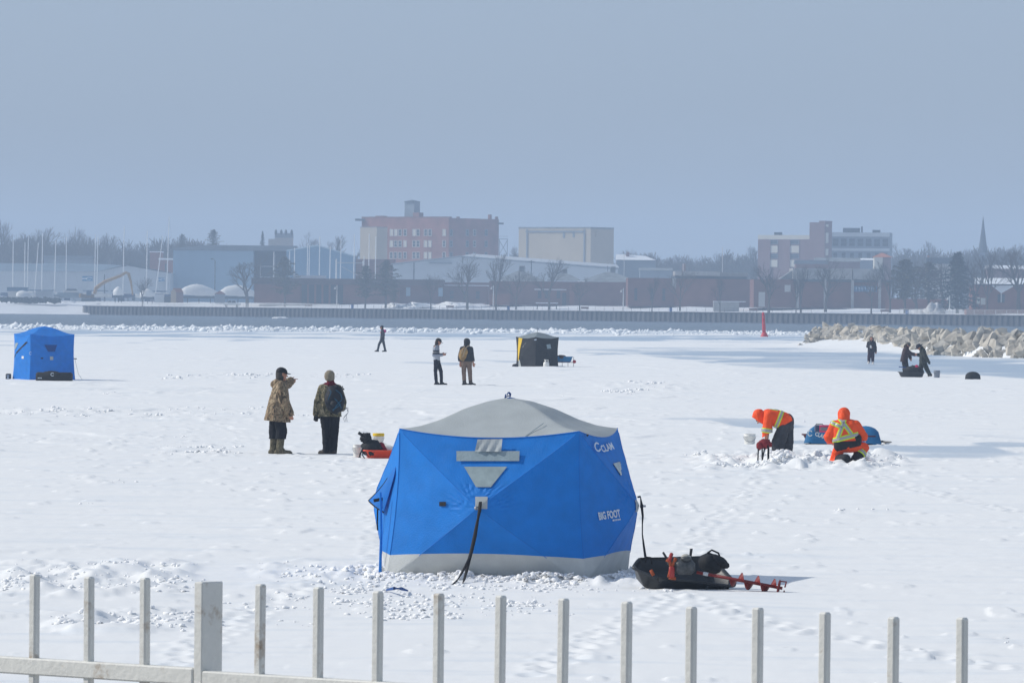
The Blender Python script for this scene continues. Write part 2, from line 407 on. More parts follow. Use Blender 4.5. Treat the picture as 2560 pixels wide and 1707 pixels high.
def ridge():
    inst = []
    for _ in range(5200):
        y = rnd.gauss(725, 22); x = rnd.uniform(-.105, .06)*y if rnd.random() < .9 else rnd.uniform(.03, .1)*y
        s = rnd.choice((.06, .08, .1, .14, .18, .30))*rnd.uniform(.5, 1.1)*(1 if x < .02*y else .7)
        inst.append((rnd.randrange(10), x, y+14*math.sin(x/23), max(0, tz(x, y))+s*.2, s*rnd.uniform(.8, 2.2), s, s*rnd.uniform(.5, 1.1), rnd.uniform(-.5, .5)))
    joined('ice_rubble', LV1, inst, M_ICE)
ridge()
# floes left in the open water by the quay wall
for i, (px, py, w, lb) in enumerate([(702, 794, 4.2, 'long white ice floe against the quay wall, left of the first lamp'), (845, 787.5, 1.3, 'tiny white ice floe under the lamp on the quay'), (1140, 795, 1.0, 'tiny white floe floating before the dark quay, below the tall brick mill'), (1654, 799.5, 1.2, 'small white floe at the foot of the quay, below the round tank roofs')]):
    p = gnd(px, py+2, -.33); m = MB(); m.ell((0, 0, .05), (w/2, w*.8, .32), 8, jit=.5)
    single('ice_floe', m, M_ICE, lb, 'ice floe', p, 'ice floes at the quay')
# ------------------------------------------------------------------ lettering
TXT = {}
def text_mesh(s, bold=0.0):
    """flat letters, unit box: x from 0 to 1 over the whole word, y from 0 to 1 over cap height"""
    if s in TXT: return TXT[s]
    cu = bpy.data.curves.new('lettering', 'FONT'); cu.body = s; cu.offset = bold; cu.resolution_u = 3
    o = bpy.data.objects.new('lettering', cu); C.objects.link(o); bpy.context.view_layer.update()
    me = bpy.data.meshes.new_from_object(o.evaluated_get(bpy.context.evaluated_depsgraph_get()))
    v = np.array([p.co[:] for p in me.vertices]); f = [tuple(p.vertices) for p in me.polygons]
    bpy.data.objects.remove(o); bpy.data.curves.remove(cu); bpy.data.meshes.remove(me)
    v = (v - v.min(0)) / np.maximum(v.max(0)-v.min(0), 1e-6)
    TXT[s] = (v, f); return TXT[s]

# ------------------------------------------------------------------ hub shelters
M_BLUE = mat('blue_shelter_cloth', (.010, .23, .72), .62, .3, .08, 5, .25, 60, transl=.22)
M_BLUE2 = mat('deep_blue_shelter_cloth', (.010, .185, .62), .62, .3, .08, 5, .25, 60, transl=.22)
M_DKBLUE = mat('dark_blue_cloth', (.01, .07, .26), .7, .25, .1, 5, .2, 60)
M_GREY = mat('grey_shelter_cloth', (.44, .475, .475), .75, .2, .07, 4, .25, 60, transl=.1)
M_VINYL = mat('window_vinyl', (.30, .37, .38), .22, .5, .12, 9, .25, 20)
M_BAND = mat('grey_mesh_band', (.27, .34, .37), .7, .2, .1, 12, .3, 50)
M_BLACK = mat('black_webbing', (.015, .016, .02), .7, .25)
M_BLACKP = mat('black_plastic', (.022, .026, .032), .42, .45, .2, 6, .12, 18)
M_WHITEP = mat('white_plastic', (.78, .77, .73), .4, .4, .05, 6)
M_PRINT = mat('pale_print', (.62, .70, .78), .7, .2)
M_CHAR = mat('charcoal_cloth', (.018, .020, .024), .75, .25, .2, 6, .25, 40)
M_YEL = mat('yellow_cloth', (.75, .50, .03), .7, .2, .08, 8)
M_STEEL = mat('dull_steel', (.35, .36, .38), .4, .5, metal=.6)
RT = np.array([[0, .2, .36, .59, .8, 1], [0, .11, .28, .64, .88, 1]])

class Tent:
    def __init__(self, name, label, c, alpha, hwb, hwt, zt, zap, D, group='hub shelters on the ice'):
        self.c, self.al, self.hwb, self.hwt, self.zt, self.zap, self.D = Vector(c), alpha, hwb, hwt, zt, zap, D
        self.root = thing(name, label, 'ice shelter', c, -alpha, group)
    def hw(self, t): return self.hwb + (self.hwt-self.hwb)*t
    def surf(self, k, u, v, off=0.0, wr=1.0):
        t = (v+1)/2; m = max(abs(u), abs(v)); hw = self.hw(t); D = self.D[k]
        p = (1-m)**1.06
        bow = .035*(1-v*v)*(abs(u)**4)
        x = u*(hw-bow); y = -hw + bow - D*p - .07*(1-u*u)*max(v, 0)**5
        z = self.zt*t - .085*(1-u*u)*max(v, 0)**5
        if wr:
            r = math.hypot(u, v); an = math.atan2(v, u)
            w = (.006 if v > -.05 else .002)*math.sin(an*34+5*mnoise.noise(Vector((u*3, v*3, k))))*math.exp(-((r-.22)/.16)**2)
            w += .010*mnoise.noise(Vector((u*2.2, v*2.2, k*5.3))) + .004*mnoise.noise(Vector((u*9, v*5, k*3.1)))
            y -= w*(1-m**6)*wr
        y -= off
        a = k*math.pi/2; c, s = math.cos(a), math.sin(a)
        return Vector((x*c-y*s, x*s+y*c, z))
    def walls(self, mats, vb=None, skirt=None, N=64, mat_for=None):
        for k in range(4):
            wall, sk = MB(), MB(); P = []
            for j in range(N+1):
                for i in range(N+1):
                    u, v = -1+2*i/N, -1+2*j/N
                    if vb is not None: v2 = v + .05*(1-u*u)*math.exp(-((v-vb)/.25)**2) if abs(v) < 1 else v
                    else: v2 = v
                    P.append(self.surf(k, u, v2))
            fw, fs = [], []
            for j in range(N):
                for i in range(N):
                    a, b, c, d = j*(N+1)+i, j*(N+1)+i+1, (j+1)*(N+1)+i+1, (j+1)*(N+1)+i
                    um, vm = -1+2*(i+.5)/N, -1+2*(j+.5)/N
                    tri = [(a,b,c),(a,c,d)] if um*vm > 0 else [(a,b,d),(b,c,d)]
                    (fs if vb is not None and vm < vb else fw).extend(tri)
            wall.add(P, fw); o = part('wall', wall, mats, self.root, True)
            if fs: sk.add(P, fs); part('skirt', sk, skirt, self.root, True)
            for oo in self.root.children[-2:]:
                bm = bmesh.new(); bm.from_mesh(oo.data); bmesh.ops.delete(bm, geom=[v for v in bm.verts if not v.link_faces], context='VERTS'); bm.normal_update()
                for e in bm.edges: e.smooth = not (len(e.link_faces) == 2 and e.calc_face_angle(0) > math.radians(9))
                bm.to_mesh(oo.data); bm.free()
    def roof(self, m, N=48):
        r = MB(); P, f = [], []
        for j in range(N+1):
            for i in range(N+1):
                u, v = -1+2*i/N, -1+2*j/N; mm = max(abs(u), abs(v)); mn = min(abs(u), abs(v))
                z = self.zt + (self.zap-self.zt)*float(np.interp(1-mm, RT[0], RT[1])) - .085*(1-mn*mn)*mm**6 + .006*mnoise.noise(Vector((u*4, v*4, 2)))*(1-mm)
                e = .07*(1-mn*mn)*mm**5
                x, y = u*self.hwt, v*self.hwt
                if abs(u) >= abs(v): x += math.copysign(e, u)
                else: y += math.copysign(e, v)
                P.append((x, y, z+.004))
        for j in range(N):
            for i in range(N):
                a, b, c, d = j*(N+1)+i, j*(N+1)+i+1, (j+1)*(N+1)+i+1, (j+1)*(N+1)+i
                um, vm = -1+2*(i+.5)/N, -1+2*(j+.5)/N
                f.extend([(a,b,c),(a,c,d)] if um*vm > 0 else [(a,b,d),(b,c,d)])
        r.add(P, f); return part('roof', r, m, self.root, True)
    def hit(self, k, px, py, off):
        """where the sight line through a pixel of the photograph meets wall k"""
        a, b = ray(px, py); R = Matrix.Rotation(self.al-k*math.pi/2, 3, 'Z')
        o = R @ (Vector((0, 0, H))-self.c); d = R @ Vector((a, 1, b)); yy = -self.hwt
        for _ in range(14):
            t = (yy-o.y)/d.y; p = o+d*t; tt = min(max(p.z/self.zt, 0), 1); u = max(-1, min(1, p.x/self.hw(tt))); v = tt*2-1
            q = self.surf(0, u, v, off, 0); m = max(abs(u), abs(v))
            y2 = -self.hw(tt) - self.D[k]*(1-m)**1.06 - .07*(1-u*u)*max(v, 0)**5 - off
            yy += (y2-yy)*.7
        t = (yy-o.y)/d.y; p = o+d*t
        return Matrix.Rotation(k*math.pi/2, 3, 'Z') @ p
    def patch(self, name, k, quad, m, off=.012, n=8, label=None, wob=0.0):
        mb = MB(); P, f = [], []
        for j in range(n+1):
            for i in range(n+1):
                s, t = i/n, j/n
                x = (quad[0][0]*(1-s)+quad[1][0]*s)*(1-t)+(quad[3][0]*(1-s)+quad[2][0]*s)*t
                y = (quad[0][1]*(1-s)+quad[1][1]*s)*(1-t)+(quad[3][1]*(1-s)+quad[2][1]*s)*t
                P.append(self.hit(k, x, y, off+wob*math.sin(s*19+t*4)*(.3+t)))
        for j in range(n):
            for i in range(n): a = j*(n+1)+i; f.append((a, a+1, a+n+2, a+n+1))
        mb.add(P, f); return part(name, mb, m, self.root, True, label)
    def patch_uv4(self, name, k, q, m, off=.012, n=4):
        mb = MB(); P = []
        for j in range(n+1):
            for i in range(n+1):
                s, t = i/n, j/n; P.append(self.surf(k, *[(q[0][c]*(1-s)+q[1][c]*s)*(1-t)+(q[3][c]*(1-s)+q[2][c]*s)*t for c in (0, 1)], off))
        mb.add(P, [(j*(n+1)+i, j*(n+1)+i+1, (j+1)*(n+1)+i+1, (j+1)*(n+1)+i) for j in range(n) for i in range(n)]); return part(name, mb, m, self.root, True)
    def patch_uv(self, name, k, u0, u1, v0, v1, m, off=.012, n=4):
        mb = MB(); mb.add([self.surf(k, u0+(u1-u0)*i/n, v0+(v1-v0)*j/n, off, 0) for j in range(n+1) for i in range(n+1)], [(j*(n+1)+i, j*(n+1)+i+1, (j+1)*(n+1)+i+1, (j+1)*(n+1)+i) for j in range(n) for i in range(n)])
        return part(name, mb, m, self.root, True)
    def print_uv(self, name, k, s, p0, eu, ev, m, shape=None):
        v, f = shape or text_mesh(s, .04); mb = MB()
        mb.add([self.surf(k, p0[0]+eu[0]*x+ev[0]*y, p0[1]+eu[1]*x+ev[1]*y, .012) for x, y, _ in v], f)
        return part(name, mb, m, self.root)
    def print_(self, name, k, s, p0, ex, ey, m, off=.02, bold=.01, shape=None):
        v, f = shape or text_mesh(s, bold); mb = MB()
        mb.add([self.hit(k, p0[0]+ex[0]*x+ey[0]*y, p0[1]+ex[1]*x+ey[1]*y, off) for x, y, _ in v], f)
        return part(name, mb, m, self.root)

def dashes(ws):                                 # print too small to read
    v, f, x, tot = [], [], 0, sum(ws)+.18*len(ws)
    for w in ws:
        a, b = x/tot, (x+w)/tot; n = len(v); v += [(a, 0, 0), (b, 0, 0), (b, 1, 0), (a, 1, 0)]; f.append((n, n+1, n+2, n+3)); x += w+.18
    return np.array(v), f
def arc_emblem(a0=.6, a1=5.7, w=.28):           # open ring, like the mark beside the lettering
    v, f = [], []
    for i in range(15):
        t = a0+(a1-a0)*i/14
        for r in (.5, .5-w*.6): v.append((.5+r*math.cos(t), .5+r*math.sin(t), 0))
    for i in range(14): f.append((2*i, 2*i+1, 2*i+3, 2*i+2))
    return np.array(v), f

T1 = Tent('hub_shelter', 'large blue hub shelter with pale grey roof and skirt, nearest the fence', (-.016, 66.3, 0), math.radians(13), 1.12, 1.005, 1.66, 2.0, (.46, .40, .36, .50))
T1.walls(M_BLUE, -.665, mat('pale_skirt_cloth', (.52, .535, .52), .75, .2, .08, 4, .25, 60))
T1.roof(M_GREY)
T1.patch('window', 0, [(1160, 1166), (1268, 1166), (1227, 1217), (1190, 1217)], M_VINYL, .016)
T1.patch('window', 1, [(1533, 1158), (1552, 1153), (1572, 1202), (1564, 1205)], M_VINYL, .016)
T1.patch('window_flap', 0, [(1141, 1127), (1299, 1127), (1298, 1152), (1141, 1152)], M_BAND, .022, 10)
T1.patch('vent_flap', 0, [(1194, 1098), (1256, 1097), (1253, 1129), (1187, 1128)], M_GREY, .045, 12, wob=.010)
T1.patch('hub_patch', 0, [(1188, 1241), (1219, 1241), (1218, 1272), (1188, 1271)], M_GREY, .014)
T1.patch_uv('hub_patch', 1, -.06, .03, -.08, .08, M_GREY, .010)
T1.patch('loop_patch', 0, [(1098, 1254), (1115, 1254), (1114, 1265), (1098, 1265)], M_BLACK, .014, 3)
T1.patch('loop_patch', 1, [(1466, 1085), (1472, 1085), (1470, 1091), (1466, 1090)], M_BLACK, .02, 2)
T1.print_uv('lettering', 1, 'BIG FOOT', (-.70, -.165), (.36, .030), (-.02, .105), M_PRINT)
T1.print_uv('lettering', 1, '', (-.48, -.185), (.14, .012), (0, .022), M_PRINT, dashes([.7, .3, .5, .4, .6]))
T1.print_('lettering', 1, 'CLAM', (1508, 1131), (29, -9), (-9, -17), M_PRINT, .02, .03)
T1.print_('emblem', 1, '', (1491, 1131), (14, -4), (-8, -24), M_PRINT, .02, 0, arc_emblem())
# stitched seams along the poles
M_SEAM = mat('seam_tape', (.010, .18, .60), .6)
for k in (0, 1, 3):
    m = MB()
    for sg in (1, -1): m.tube([T1.surf(k, t/20, sg*t/20, .001, 1) for t in range(-19, 20) if abs(t) > 1 and sg*t > -13.2], .003, 4)
    part('seam', m, M_SEAM, T1.root)
m = MB()
for k in (0, 1): m.tube([T1.surf(k, t/20, 1, .002, 1)+Vector((0, 0, .003)) for t in range(-20, 21)], .004, 4); m.tube([T1.surf(k, -1, t/20, .004, 1) for t in range(-13, 20)], .003, 4)
part('seam', m, M_SEAM, T1.root)
# hub knobs
for k in (0, 1):
    h = T1.surf(k, 0, 0, .02, 0); m = MB(); R = Matrix.Rotation(k*math.pi/2, 4, 'Z') @ Matrix.Rotation(math.pi/2, 4, 'X')
    m.lathe([(.022, 0), (.022, .03), (.012, .035), (.012, .06)], h, 10, 0, R.to_3x3()); part('hub_knob', m, M_STEEL, T1.root, True)
# door flap curling off the left side
Rl = Matrix.Rotation(T1.al, 3, 'Z')
def tl(px, py, d): return Rl @ (at(px, py, d)-T1.c)
m = MB(); fl = []
A, B_, Ct, Dn = tl(1001, 1105, 65.75), tl(921, 1251, 66.2), tl(959, 1280, 65.85), tl(985, 1190, 65.62)
n = 12
for j in range(n+1):
    t = j/n
    for i in range(n+1):
        s = i/n; e0 = A.lerp(B_, t); e0 = e0 + Vector((.05*math.sin(math.pi*t), 0, -.05*math.sin(math.pi*t))); e1 = A.lerp(Dn, min(1, t*1.6)) if t < .625 else Dn.lerp(Ct, (t-.625)/.375)
        p = e0.lerp(e1, s); p.y -= .05*math.sin(math.pi*s)*t; fl.append(p)
fl += [p+Vector((.006, .01, 0)) for p in fl]
q = []
for j in range(n):
    for i in range(n): a = j*(n+1)+i; q.append((a, a+1, a+n+2, a+n+1)); o = (n+1)**2; q.append((a+o+n+1, a+o+n+2, a+o+1, a+o))
m.add(fl, q); part('door_flap', m, M_BLUE2, T1.root, True)
m = MB(); m.tube([fl[j*(n+1)] for j in range(n+1)] + [fl[n*(n+1)+i] for i in range(1, n+1)], .008, 5); part('flap_edging', m, M_BLACK, T1.root)
m = MB(); m.box(tl(945, 1249, 65.86), (.10, .012, .035), 0, 0, 1, 0, math.radians(-12)); part('loop_patch', m, M_BLACK, T1.root)
m = MB(); m.tube([tl(951, 1230, 65.7), tl(953, 1330, 65.68), tl(951, 1400, 65.68), tl(950, 1452, 65.68)], [.012, .014, .016, .02], 6); part('zipper_strip', m, M_BLUE, T1.root)
m = MB(); m.tube([tl(944, 1270, 65.95), tl(943, 1310, 65.95), tl(944, 1325, 65.95)], .009, 5); part('zipper_pull', m, M_BLACK, T1.root)
# straps from the hubs
def strap(tent, pts, w, d=None, name='strap'):
    R = Matrix.Rotation(tent.al, 3, 'Z'); m = MB(); m.tube([R @ (at(x, y, dd)-tent.c) for x, y, dd in pts], [p for p in w] if hasattr(w, '__len__') else w, 6, flat=.35)
    part(name, m, M_BLACK, tent.root, True)
strap(T1, [(1201, 1254, 64.78), (1199, 1275, 64.72), (1195, 1296, 64.72), (1192, 1312, 64.7), (1187, 1340, 64.65), (1178, 1380, 64.6), (1173, 1398, 64.55), (1166, 1428, 64.45), (1160, 1450, 64.35), (1155, 1462, 64.2)], [.018, .02, .014, .018, .022, .02, .02, .018, .014, .007])
strap(T1, [(1173, 1396, 64.53), (1163, 1416, 64.45), (1152, 1436, 64.35), (1143, 1450, 64.2), (1130, 1462, 64.0), (1108, 1471, 63.8), (1085, 1479, 63.6)], [.016, .015, .014, .013, .011, .009, .006])
strap(T1, [(1594, 1242, 65.9), (1601, 1241, 65.6), (1604, 1262, 65.5), (1607, 1290, 65.45), (1606, 1310, 65.4), (1606, 1335, 65.4), (1609, 1360, 65.3), (1613, 1388, 65.1), (1618, 1413, 64.9), (1621, 1418, 64.8)], [.01, .012, .016, .012, .007, .007, .012, .015, .014, .006])
# wire loop standing on the roof hub
m = MB(); a0 = tl(1272, 997, 66.3)
for pts in ([(1273, 996), (1276, 990), (1274, 984), (1271, 980)], [(1271, 980), (1268, 986), (1264, 986), (1262, 996)], [(1262, 995), (1268, 990), (1274, 989)], [(1276, 990), (1277, 984), (1272, 980)]):
    m.tube([tl(x, y, 66.3) for x, y in pts], .007, 5)
m.lathe([(.07, 0), (.06, .02), (.02, .03)], tl(1275, 1000, 66.3), 12)
part('roof_knob', m, M_DKBLUE, T1.root)
m = MB(); m.tube([T1.surf(0, .55, 1, -.3, 0)+Vector((0, 0, .14)), T1.surf(0, .42, 1, 0, 0)+Vector((0, 0, .012))], .004, 4); part('roof_seam', m, M_BAND, T1.root)
m = MB(); p = gnd(985, 1470, .05); m.tube([gnd(966, 1474, .05), gnd(985, 1470, .12), gnd(1004, 1471, .10), gnd(1020, 1476, .05)], [.01, .018, .018, .008], 6, flat=.5)
single('guy_strap', m, M_DKBLUE, 'short blue strap lying in the churned snow below the big shelter', 'strap')

T2 = Tent('hub_shelter', 'all-blue hub shelter at the left edge, black bags against its front', gnd(104, 953)+Vector((0, 1.05, 0)), math.radians(-25), .94, .90, 1.80, 2.1, (.26, .2, .2, .22))
T2.walls(M_BLUE, None, None, 40)
T2.roof(M_BLUE, 32)
T2.patch('window', 0, [(111, 862), (143, 862), (137, 879), (120, 879)], M_DKBLUE, .012, 4)
T2.patch('hub_patch', 0, [(125, 891), (133, 891), (133, 900), (125, 900)], M_GREY, .012, 3)
T2.patch('loop_patch', 0, [(102, 894), (108, 894), (108, 897), (102, 897)], M_BLACK, .012, 2)
T2.patch_uv4('door_opening', 3, [(.70, .68), (.84, .66), (-.38, -.03), (-.52, .0)], M_BLACK, .012, 6)
T2.patch_uv4('window', 3, [(-.5, .62), (-.15, .62), (-.3, .34), (-.5, .34)], M_BAND, .012, 3)
T2.patch_uv('hub_patch', 3, .42, .56, -.05, .06, M_WHITEP, .012)
T2.print_('emblem', 0, '', (73, 887), (6, 0), (0, -8), M_PRINT, .014, 0, arc_emblem())
m = MB(); R2 = Matrix.Rotation(T2.al, 3, 'Z'); d2 = T2.c.y
m.tube([R2 @ (at(183, 896.5, d2)-T2.c), R2 @ (at(192, 897, d2)-T2.c)], .02, 5); part('pole_end', m, M_BLACK, T2.root)
m = MB(); m.tube([R2 @ (at(187, 897, d2)-T2.c), R2 @ (at(196, 935, d2)-T2.c), R2 @ (at(207, 951, d2)-T2.c)], .006, 4); part('guy_line', m, M_BAND, T2.root)

T3 = Tent('hub_shelter', 'small black hub shelter with grey roof and yellow stripe, in mid distance', gnd(1343, 918)+Vector((0, .95, 0)), math.radians(-40), .76, .77, 1.52, 1.75, (.10, .10, .1, .10))
T3.walls(M_CHAR, None, None, 36)
T3.roof(mat('slate_grey_cloth', (.20, .235, .25), .75, .2, .08, 5, .2, 40), 28)
T3.patch('stripe', 3, [(1296.5, 844), (1306, 846), (1299.5, 875), (1294.5, 872)], M_YEL, .02, 6)
T3.patch('stripe', 3, [(1294.5, 872), (1299.5, 875), (1296, 902), (1295, 902)], M_YEL, .02, 6)
T3.patch('corner_panel', 3, [(1296.5, 900), (1299, 899), (1303, 917), (1295.5, 917)], M_GREY, .02, 4)
T3.patch('label_patch', 0, [(1336, 848), (1342, 847.5), (1341, 850.5), (1335.5, 851)], M_PRINT, .015, 2)
T3.patch('window', 0, [(1366, 861), (1376, 860), (1378, 871), (1368, 872)], M_BAND, .015, 3)
T3.print_('emblem', 3, '', (1304, 871), (8, -10), (4, -6), M_WHITEP, .02, 0, arc_emblem(.3, 4.6, .5))
m = MB(); m.tube([(0, 0, 1.75), (0, 0, 2.0)], .012, 4); part('roof_rod', m, M_BLACK, T3.root)

# ------------------------------------------------------------------ sleds and gear
def rrect(L, W, r, n=5):
    out = []
    for cx, cy, a in ((L/2-r, W/2-r, 0), (-L/2+r, W/2-r, 90), (-L/2+r, -W/2+r, 180), (L/2-r, -W/2+r, 270)):
        for i in range(n+1): t = math.radians(a+90*i/n); out.append((cx+r*math.cos(t), cy+r*math.sin(t)))
    return out
def tub(L, W, Hh, nose=.0, n=5, taper=.45):
    """open sled hull; nose lifts the -x end into a prow"""
    m = MB(); loops = []
    for k, (dl, dw, z) in enumerate([(-.26, -.20, 0), (-.16, -.13, .03), (-.03, -.03, Hh-.02), (.03, .03, Hh-.015), (.03, .03, Hh+.01), (-.02, -.02, Hh+.012), (-.06, -.05, Hh-.02), (-.20, -.16, .04)]):
        pts = []
        for x, y in rrect(L+dl, W+dw, .12+min(0, dl)*.1, n):
            p = max(0, (-x/(L/2)-.35)/.65)
            zz = z + (nose*p*p if z < Hh-.05 else nose*.35*p*p)
            if nose: y *= 1-taper*p*p
            pts.append((x - (0.12*p if nose else 0), y, zz))
        loops.append(pts)
    N = len(loops[0])
    vs = [p for l in loops for p in l]; fs = [tuple(range(N-1, -1, -1)), tuple(range(7*N, 8*N))]
    for r in range(7):
        for i in range(N): j = (i+1) % N; fs.append((r*N+i, r*N+j, r*N+N+j, r*N+N+i))
    m.add(vs, fs); return m
def tilt(o, rx=0, ry=0, rz=0): o.rotation_euler = (math.radians(rx), math.radians(ry), math.radians(rz)); return o

SB = at(1701, 1474, 63.75); SB.z = .05
sled = thing('sled', 'black plastic sled full of gear, roped to the big blue shelter', 'sled', SB, 0, 'gear sleds on the ice')
tilt(sled, 24, 3, 26)
part('hull', tub(.97, .68, .20, .001, 5, .85), M_BLACKP, sled, True)
m = MB()
for x in (.12, .32): m.tube([(x, -.30, .02), (x, -.335, .10), (x, -.345, .19)], [.02, .018, .012], 5)
for y in (-.15, .15): m.box((-.02, y, -.008), (.7, .05, .02))
part('runner', m, M_BLACKP, sled)
m = MB(); m.tube([(-.48, .02, .26), (-.50, 0, .33), (-.46, -.03, .34), (-.43, -.04, .27)], .008, 6); part('tow_loop', m, M_BLACK, sled)
M_RED = mat('red_paint', (.19, .018, .018), .5, .4, .15, 10)
M_ORSTRAP = mat('orange_webbing', (.36, .085, .035), .7, .2, .15, 20)
# loose strap
m = MB()
for pts in ([(1666, 1398), (1675, 1404), (1678, 1418), (1674, 1435), (1672, 1443)], [(1690, 1394), (1685, 1405), (1679, 1418)], [(1627, 1424), (1631, 1432), (1634, 1438)], [(1672, 1443), (1682, 1445), (1690, 1445)]):
    m.tube([at(x, y, 63.3) for x, y in pts], [.018]*len(pts), 6, flat=.4)
single('ratchet_strap', m, M_ORSTRAP, 'orange strap slung across the black sled', 'strap', (0, 0, 0), None, True)
# bag at the stern
m = MB(); c = at(1776, 1409, 63.65); m.bevbox((0, 0, .0), (.24, .22, .18), .055, .25); m.ell((.05, 0, .06), (.14, .11, .06), 8, jit=.3)
b = thing('gear_bag', 'black padded bag standing at the right end of the sled', 'bag', c); b.rotation_euler = (.1, math.radians(24), .2); part('bag_body', m, M_CHAR, b, True)
m = MB(); m.tube([(-.08, 0, .09), (-.05, 0, .14), (.03, 0, .14), (.07, 0, .10)], .01, 6); part('handle', m, M_BLACK, b)
# power auger lying across the sled: head, tank, red drill
aug = thing('ice_auger', 'red ice auger with dark engine, lying out of the sled over the snow', 'ice auger', at(1742, 1430, 63.35))
P0, P1 = Vector((0, 0, 0)), at(1956, 1470, 63.2)-at(1742, 1430, 63.35)
ax = P1.normalized(); s1 = ax.cross(Vector((0, 1, 0))).normalized(); s2 = ax.cross(s1)
m = MB(); m.tube([P0, P1], .017, 8); part('shaft', m, M_RED, aug, True)
m = MB(); m.tube([P0+ax*.07, P0+ax*.125], .020, 8); part('collar', m, mat('pale_grey_paint', (.5, .52, .55), .5), aug, True)
m = MB(); vs, fs = [], []; n = 90; L = P1.length
for i in range(n+1):
    t = i/n; s = .36*L+t*.60*L; w = t*2*math.pi*3.15+1.2; e = s1*math.cos(w)+s2*math.sin(w); k = .085*min(1, t*9, (1-t)*14+.3)
    for r in (.012, k): vs.append(P0+ax*s+e*r)
    for r in (.012, k): vs.append(P0+ax*(s+.004)+e*r)
for i in range(n): a = 4*i; fs += [(a, a+1, a+5, a+4), (a+6, a+7, a+3, a+2), (a+1, a+3, a+7, a+5)]
m.add(vs, fs); part('flighting', m, M_RED, aug, True)
m = MB()
for sgn in (1, -1): m.tube([P1-ax*.05, P1-ax*.03+s1*.07*sgn, P1+ax*.03+s1*.075*sgn, P1+ax*.03+s1*.02*sgn+s2*.05], .009, 5)
m.tube([P1-ax*.04+(s1*math.cos(t)+s2*math.sin(t))*.08 for t in [2*math.pi*i/12 for i in range(13)]], .008, 5)
part('blade', m, M_RED, aug)
m = MB(); hd = P0-ax*.14+Vector((0, 0, .03)); m.bevbox(hd, (.22, .2, .16), .04, .2); m.ell(hd+Vector((-.10, 0, .05)), (.08, .08, .06), 8); m.ell(hd+Vector((.02, -.06, .09)), (.06, .05, .03), 7); part('engine', m, mat('dark_grey_engine', (.06, .065, .07), .5, .4, .4, 25), aug, True)
m = MB(); m.ell(hd+Vector((.02, -.03, .10)), (.055, .05, .04), 8); part('fuel_tank', m, mat('pale_tank', (.42, .41, .36), .5), aug, True)
m = MB(); m.tube([hd+Vector((-.13, .1, 0)), hd+Vector((-.20, .12, .12)), hd+Vector((-.22, .12, .15))], .012, 6); m.tube([hd+Vector((.06, .12, .02)), hd+Vector((.08, .14, .17)), hd+Vector((.08, .14, .19))], [.012, .015, .017], 6); part('handle', m, M_BLACKP, aug, True)
m = MB(); m.bevbox(hd+Vector((-.13, -.08, -.05)), (.06, .04, .12), .012); m.tube([hd+Vector((-.16, -.08, .06)), hd+Vector((-.13, -.02, .14))], .02, 6); part('throttle_guard', m, mat('bright_red_plastic', (.36, .035, .03), .45, .4), aug, True)

def bucket(label, loc, m_body, r=.145, h=.37, lid=None, group='buckets on the ice', tiltv=None, name='bucket', lipc=None):
    t = thing(name, label, 'bucket', loc, 0, group)
    m = MB(); m.lathe([(r*.86, 0), (r*.88, .02), (r*.97, h*.80), (r*1.06, h*.81), (r*1.06, h*.85), (r*.99, h*.86), (r, h), (r*1.05, h+.008), (r*.95, h+.008), (r*.84, .03)], (0,0,0), 22); part('pail', m, m_body, t, True)
    m = MB(); m.tube([(r*math.cos(a)*1.06, -.10*math.sin(a)-.02, h*.8-.12*math.sin(a)) for a in [math.pi*i/10 for i in range(11)]], .005, 5); part('handle', m, M_STEEL, t)
    if lid:
        m = MB(); m.lathe([(r*1.07, h-.035), (r*1.09, h-.02), (r*1.09, h+.015), (r*1.02, h+.022), (r*.9, h+.018)], (0,0,0), 22); part('lid', m, lid, t, True)
    if tiltv: t.rotation_euler = tiltv
    return t
bucket('white bucket beside the orange sled, nearest the man with the backpack', gnd(893, 1144, .02), M_WHITEP, .085, .25)
osl = thing('sled', 'orange sled loaded with a black pack, left of the big blue shelter', 'sled', gnd(947, 1147, .01), math.radians(4), 'gear sleds on the ice')
M_ORSLED = mat('orange_plastic', (.72, .07, .025), .45, .4, .1, 7)
part('hull', tub(.62, .5, .17, 0), M_ORSLED, osl, True)
m = MB(); m.tube([(-.34, -.1, .15), (-.40, -.12, .02), (-.36, -.16, 0)], .012, 5); part('tow_rope', m, M_BLACK, osl)
m = MB(); c = at(930, 1121, 117.25); m.ell((0, 0, 0), (.20, .15, .17), 12, jit=.35); m.ell((-.12, 0, .20), (.11, .1, .11), 9, jit=.4); m.tube([(-.16, -.05, .24), (-.25, -.05, .30), (-.27, -.05, .31)], .03, 6); m.tube([(-.17, -.06, .17), (-.24, -.06, .19)], .02, 6)
b = thing('backpack', 'black stuffed pack tipped over in the orange sled', 'backpack', c); part('pack_body', m, M_CHAR, b, True)
m = MB(); m.tube([(-.16, -.06, .02), (-.24, -.08, -.12), (-.22, -.1, -.23)], .013, 5, flat=.5); m.tube([(-.15, -.08, -.02), (-.19, -.1, -.12), (-.12, -.12, -.22)], .012, 5, flat=.5); part('strap', m, M_BLACK, b)
m = MB(); m.bevbox((0, 0, 0), (.15, .2, .30), .04); o = single('dry_bag', m, mat('wine_red_cloth', (.20, .012, .03), .75, .2, .2, 10), 'dark red bag between the black pack and the white bucket', 'bag', at(957, 1124, 117.3)); o.rotation_euler = (0, math.radians(-28), 0)
bucket('white bucket with a yellow lid, standing in the orange sled', at(946, 1121, 118.0), M_WHITEP, .105, .28, M_YEL)
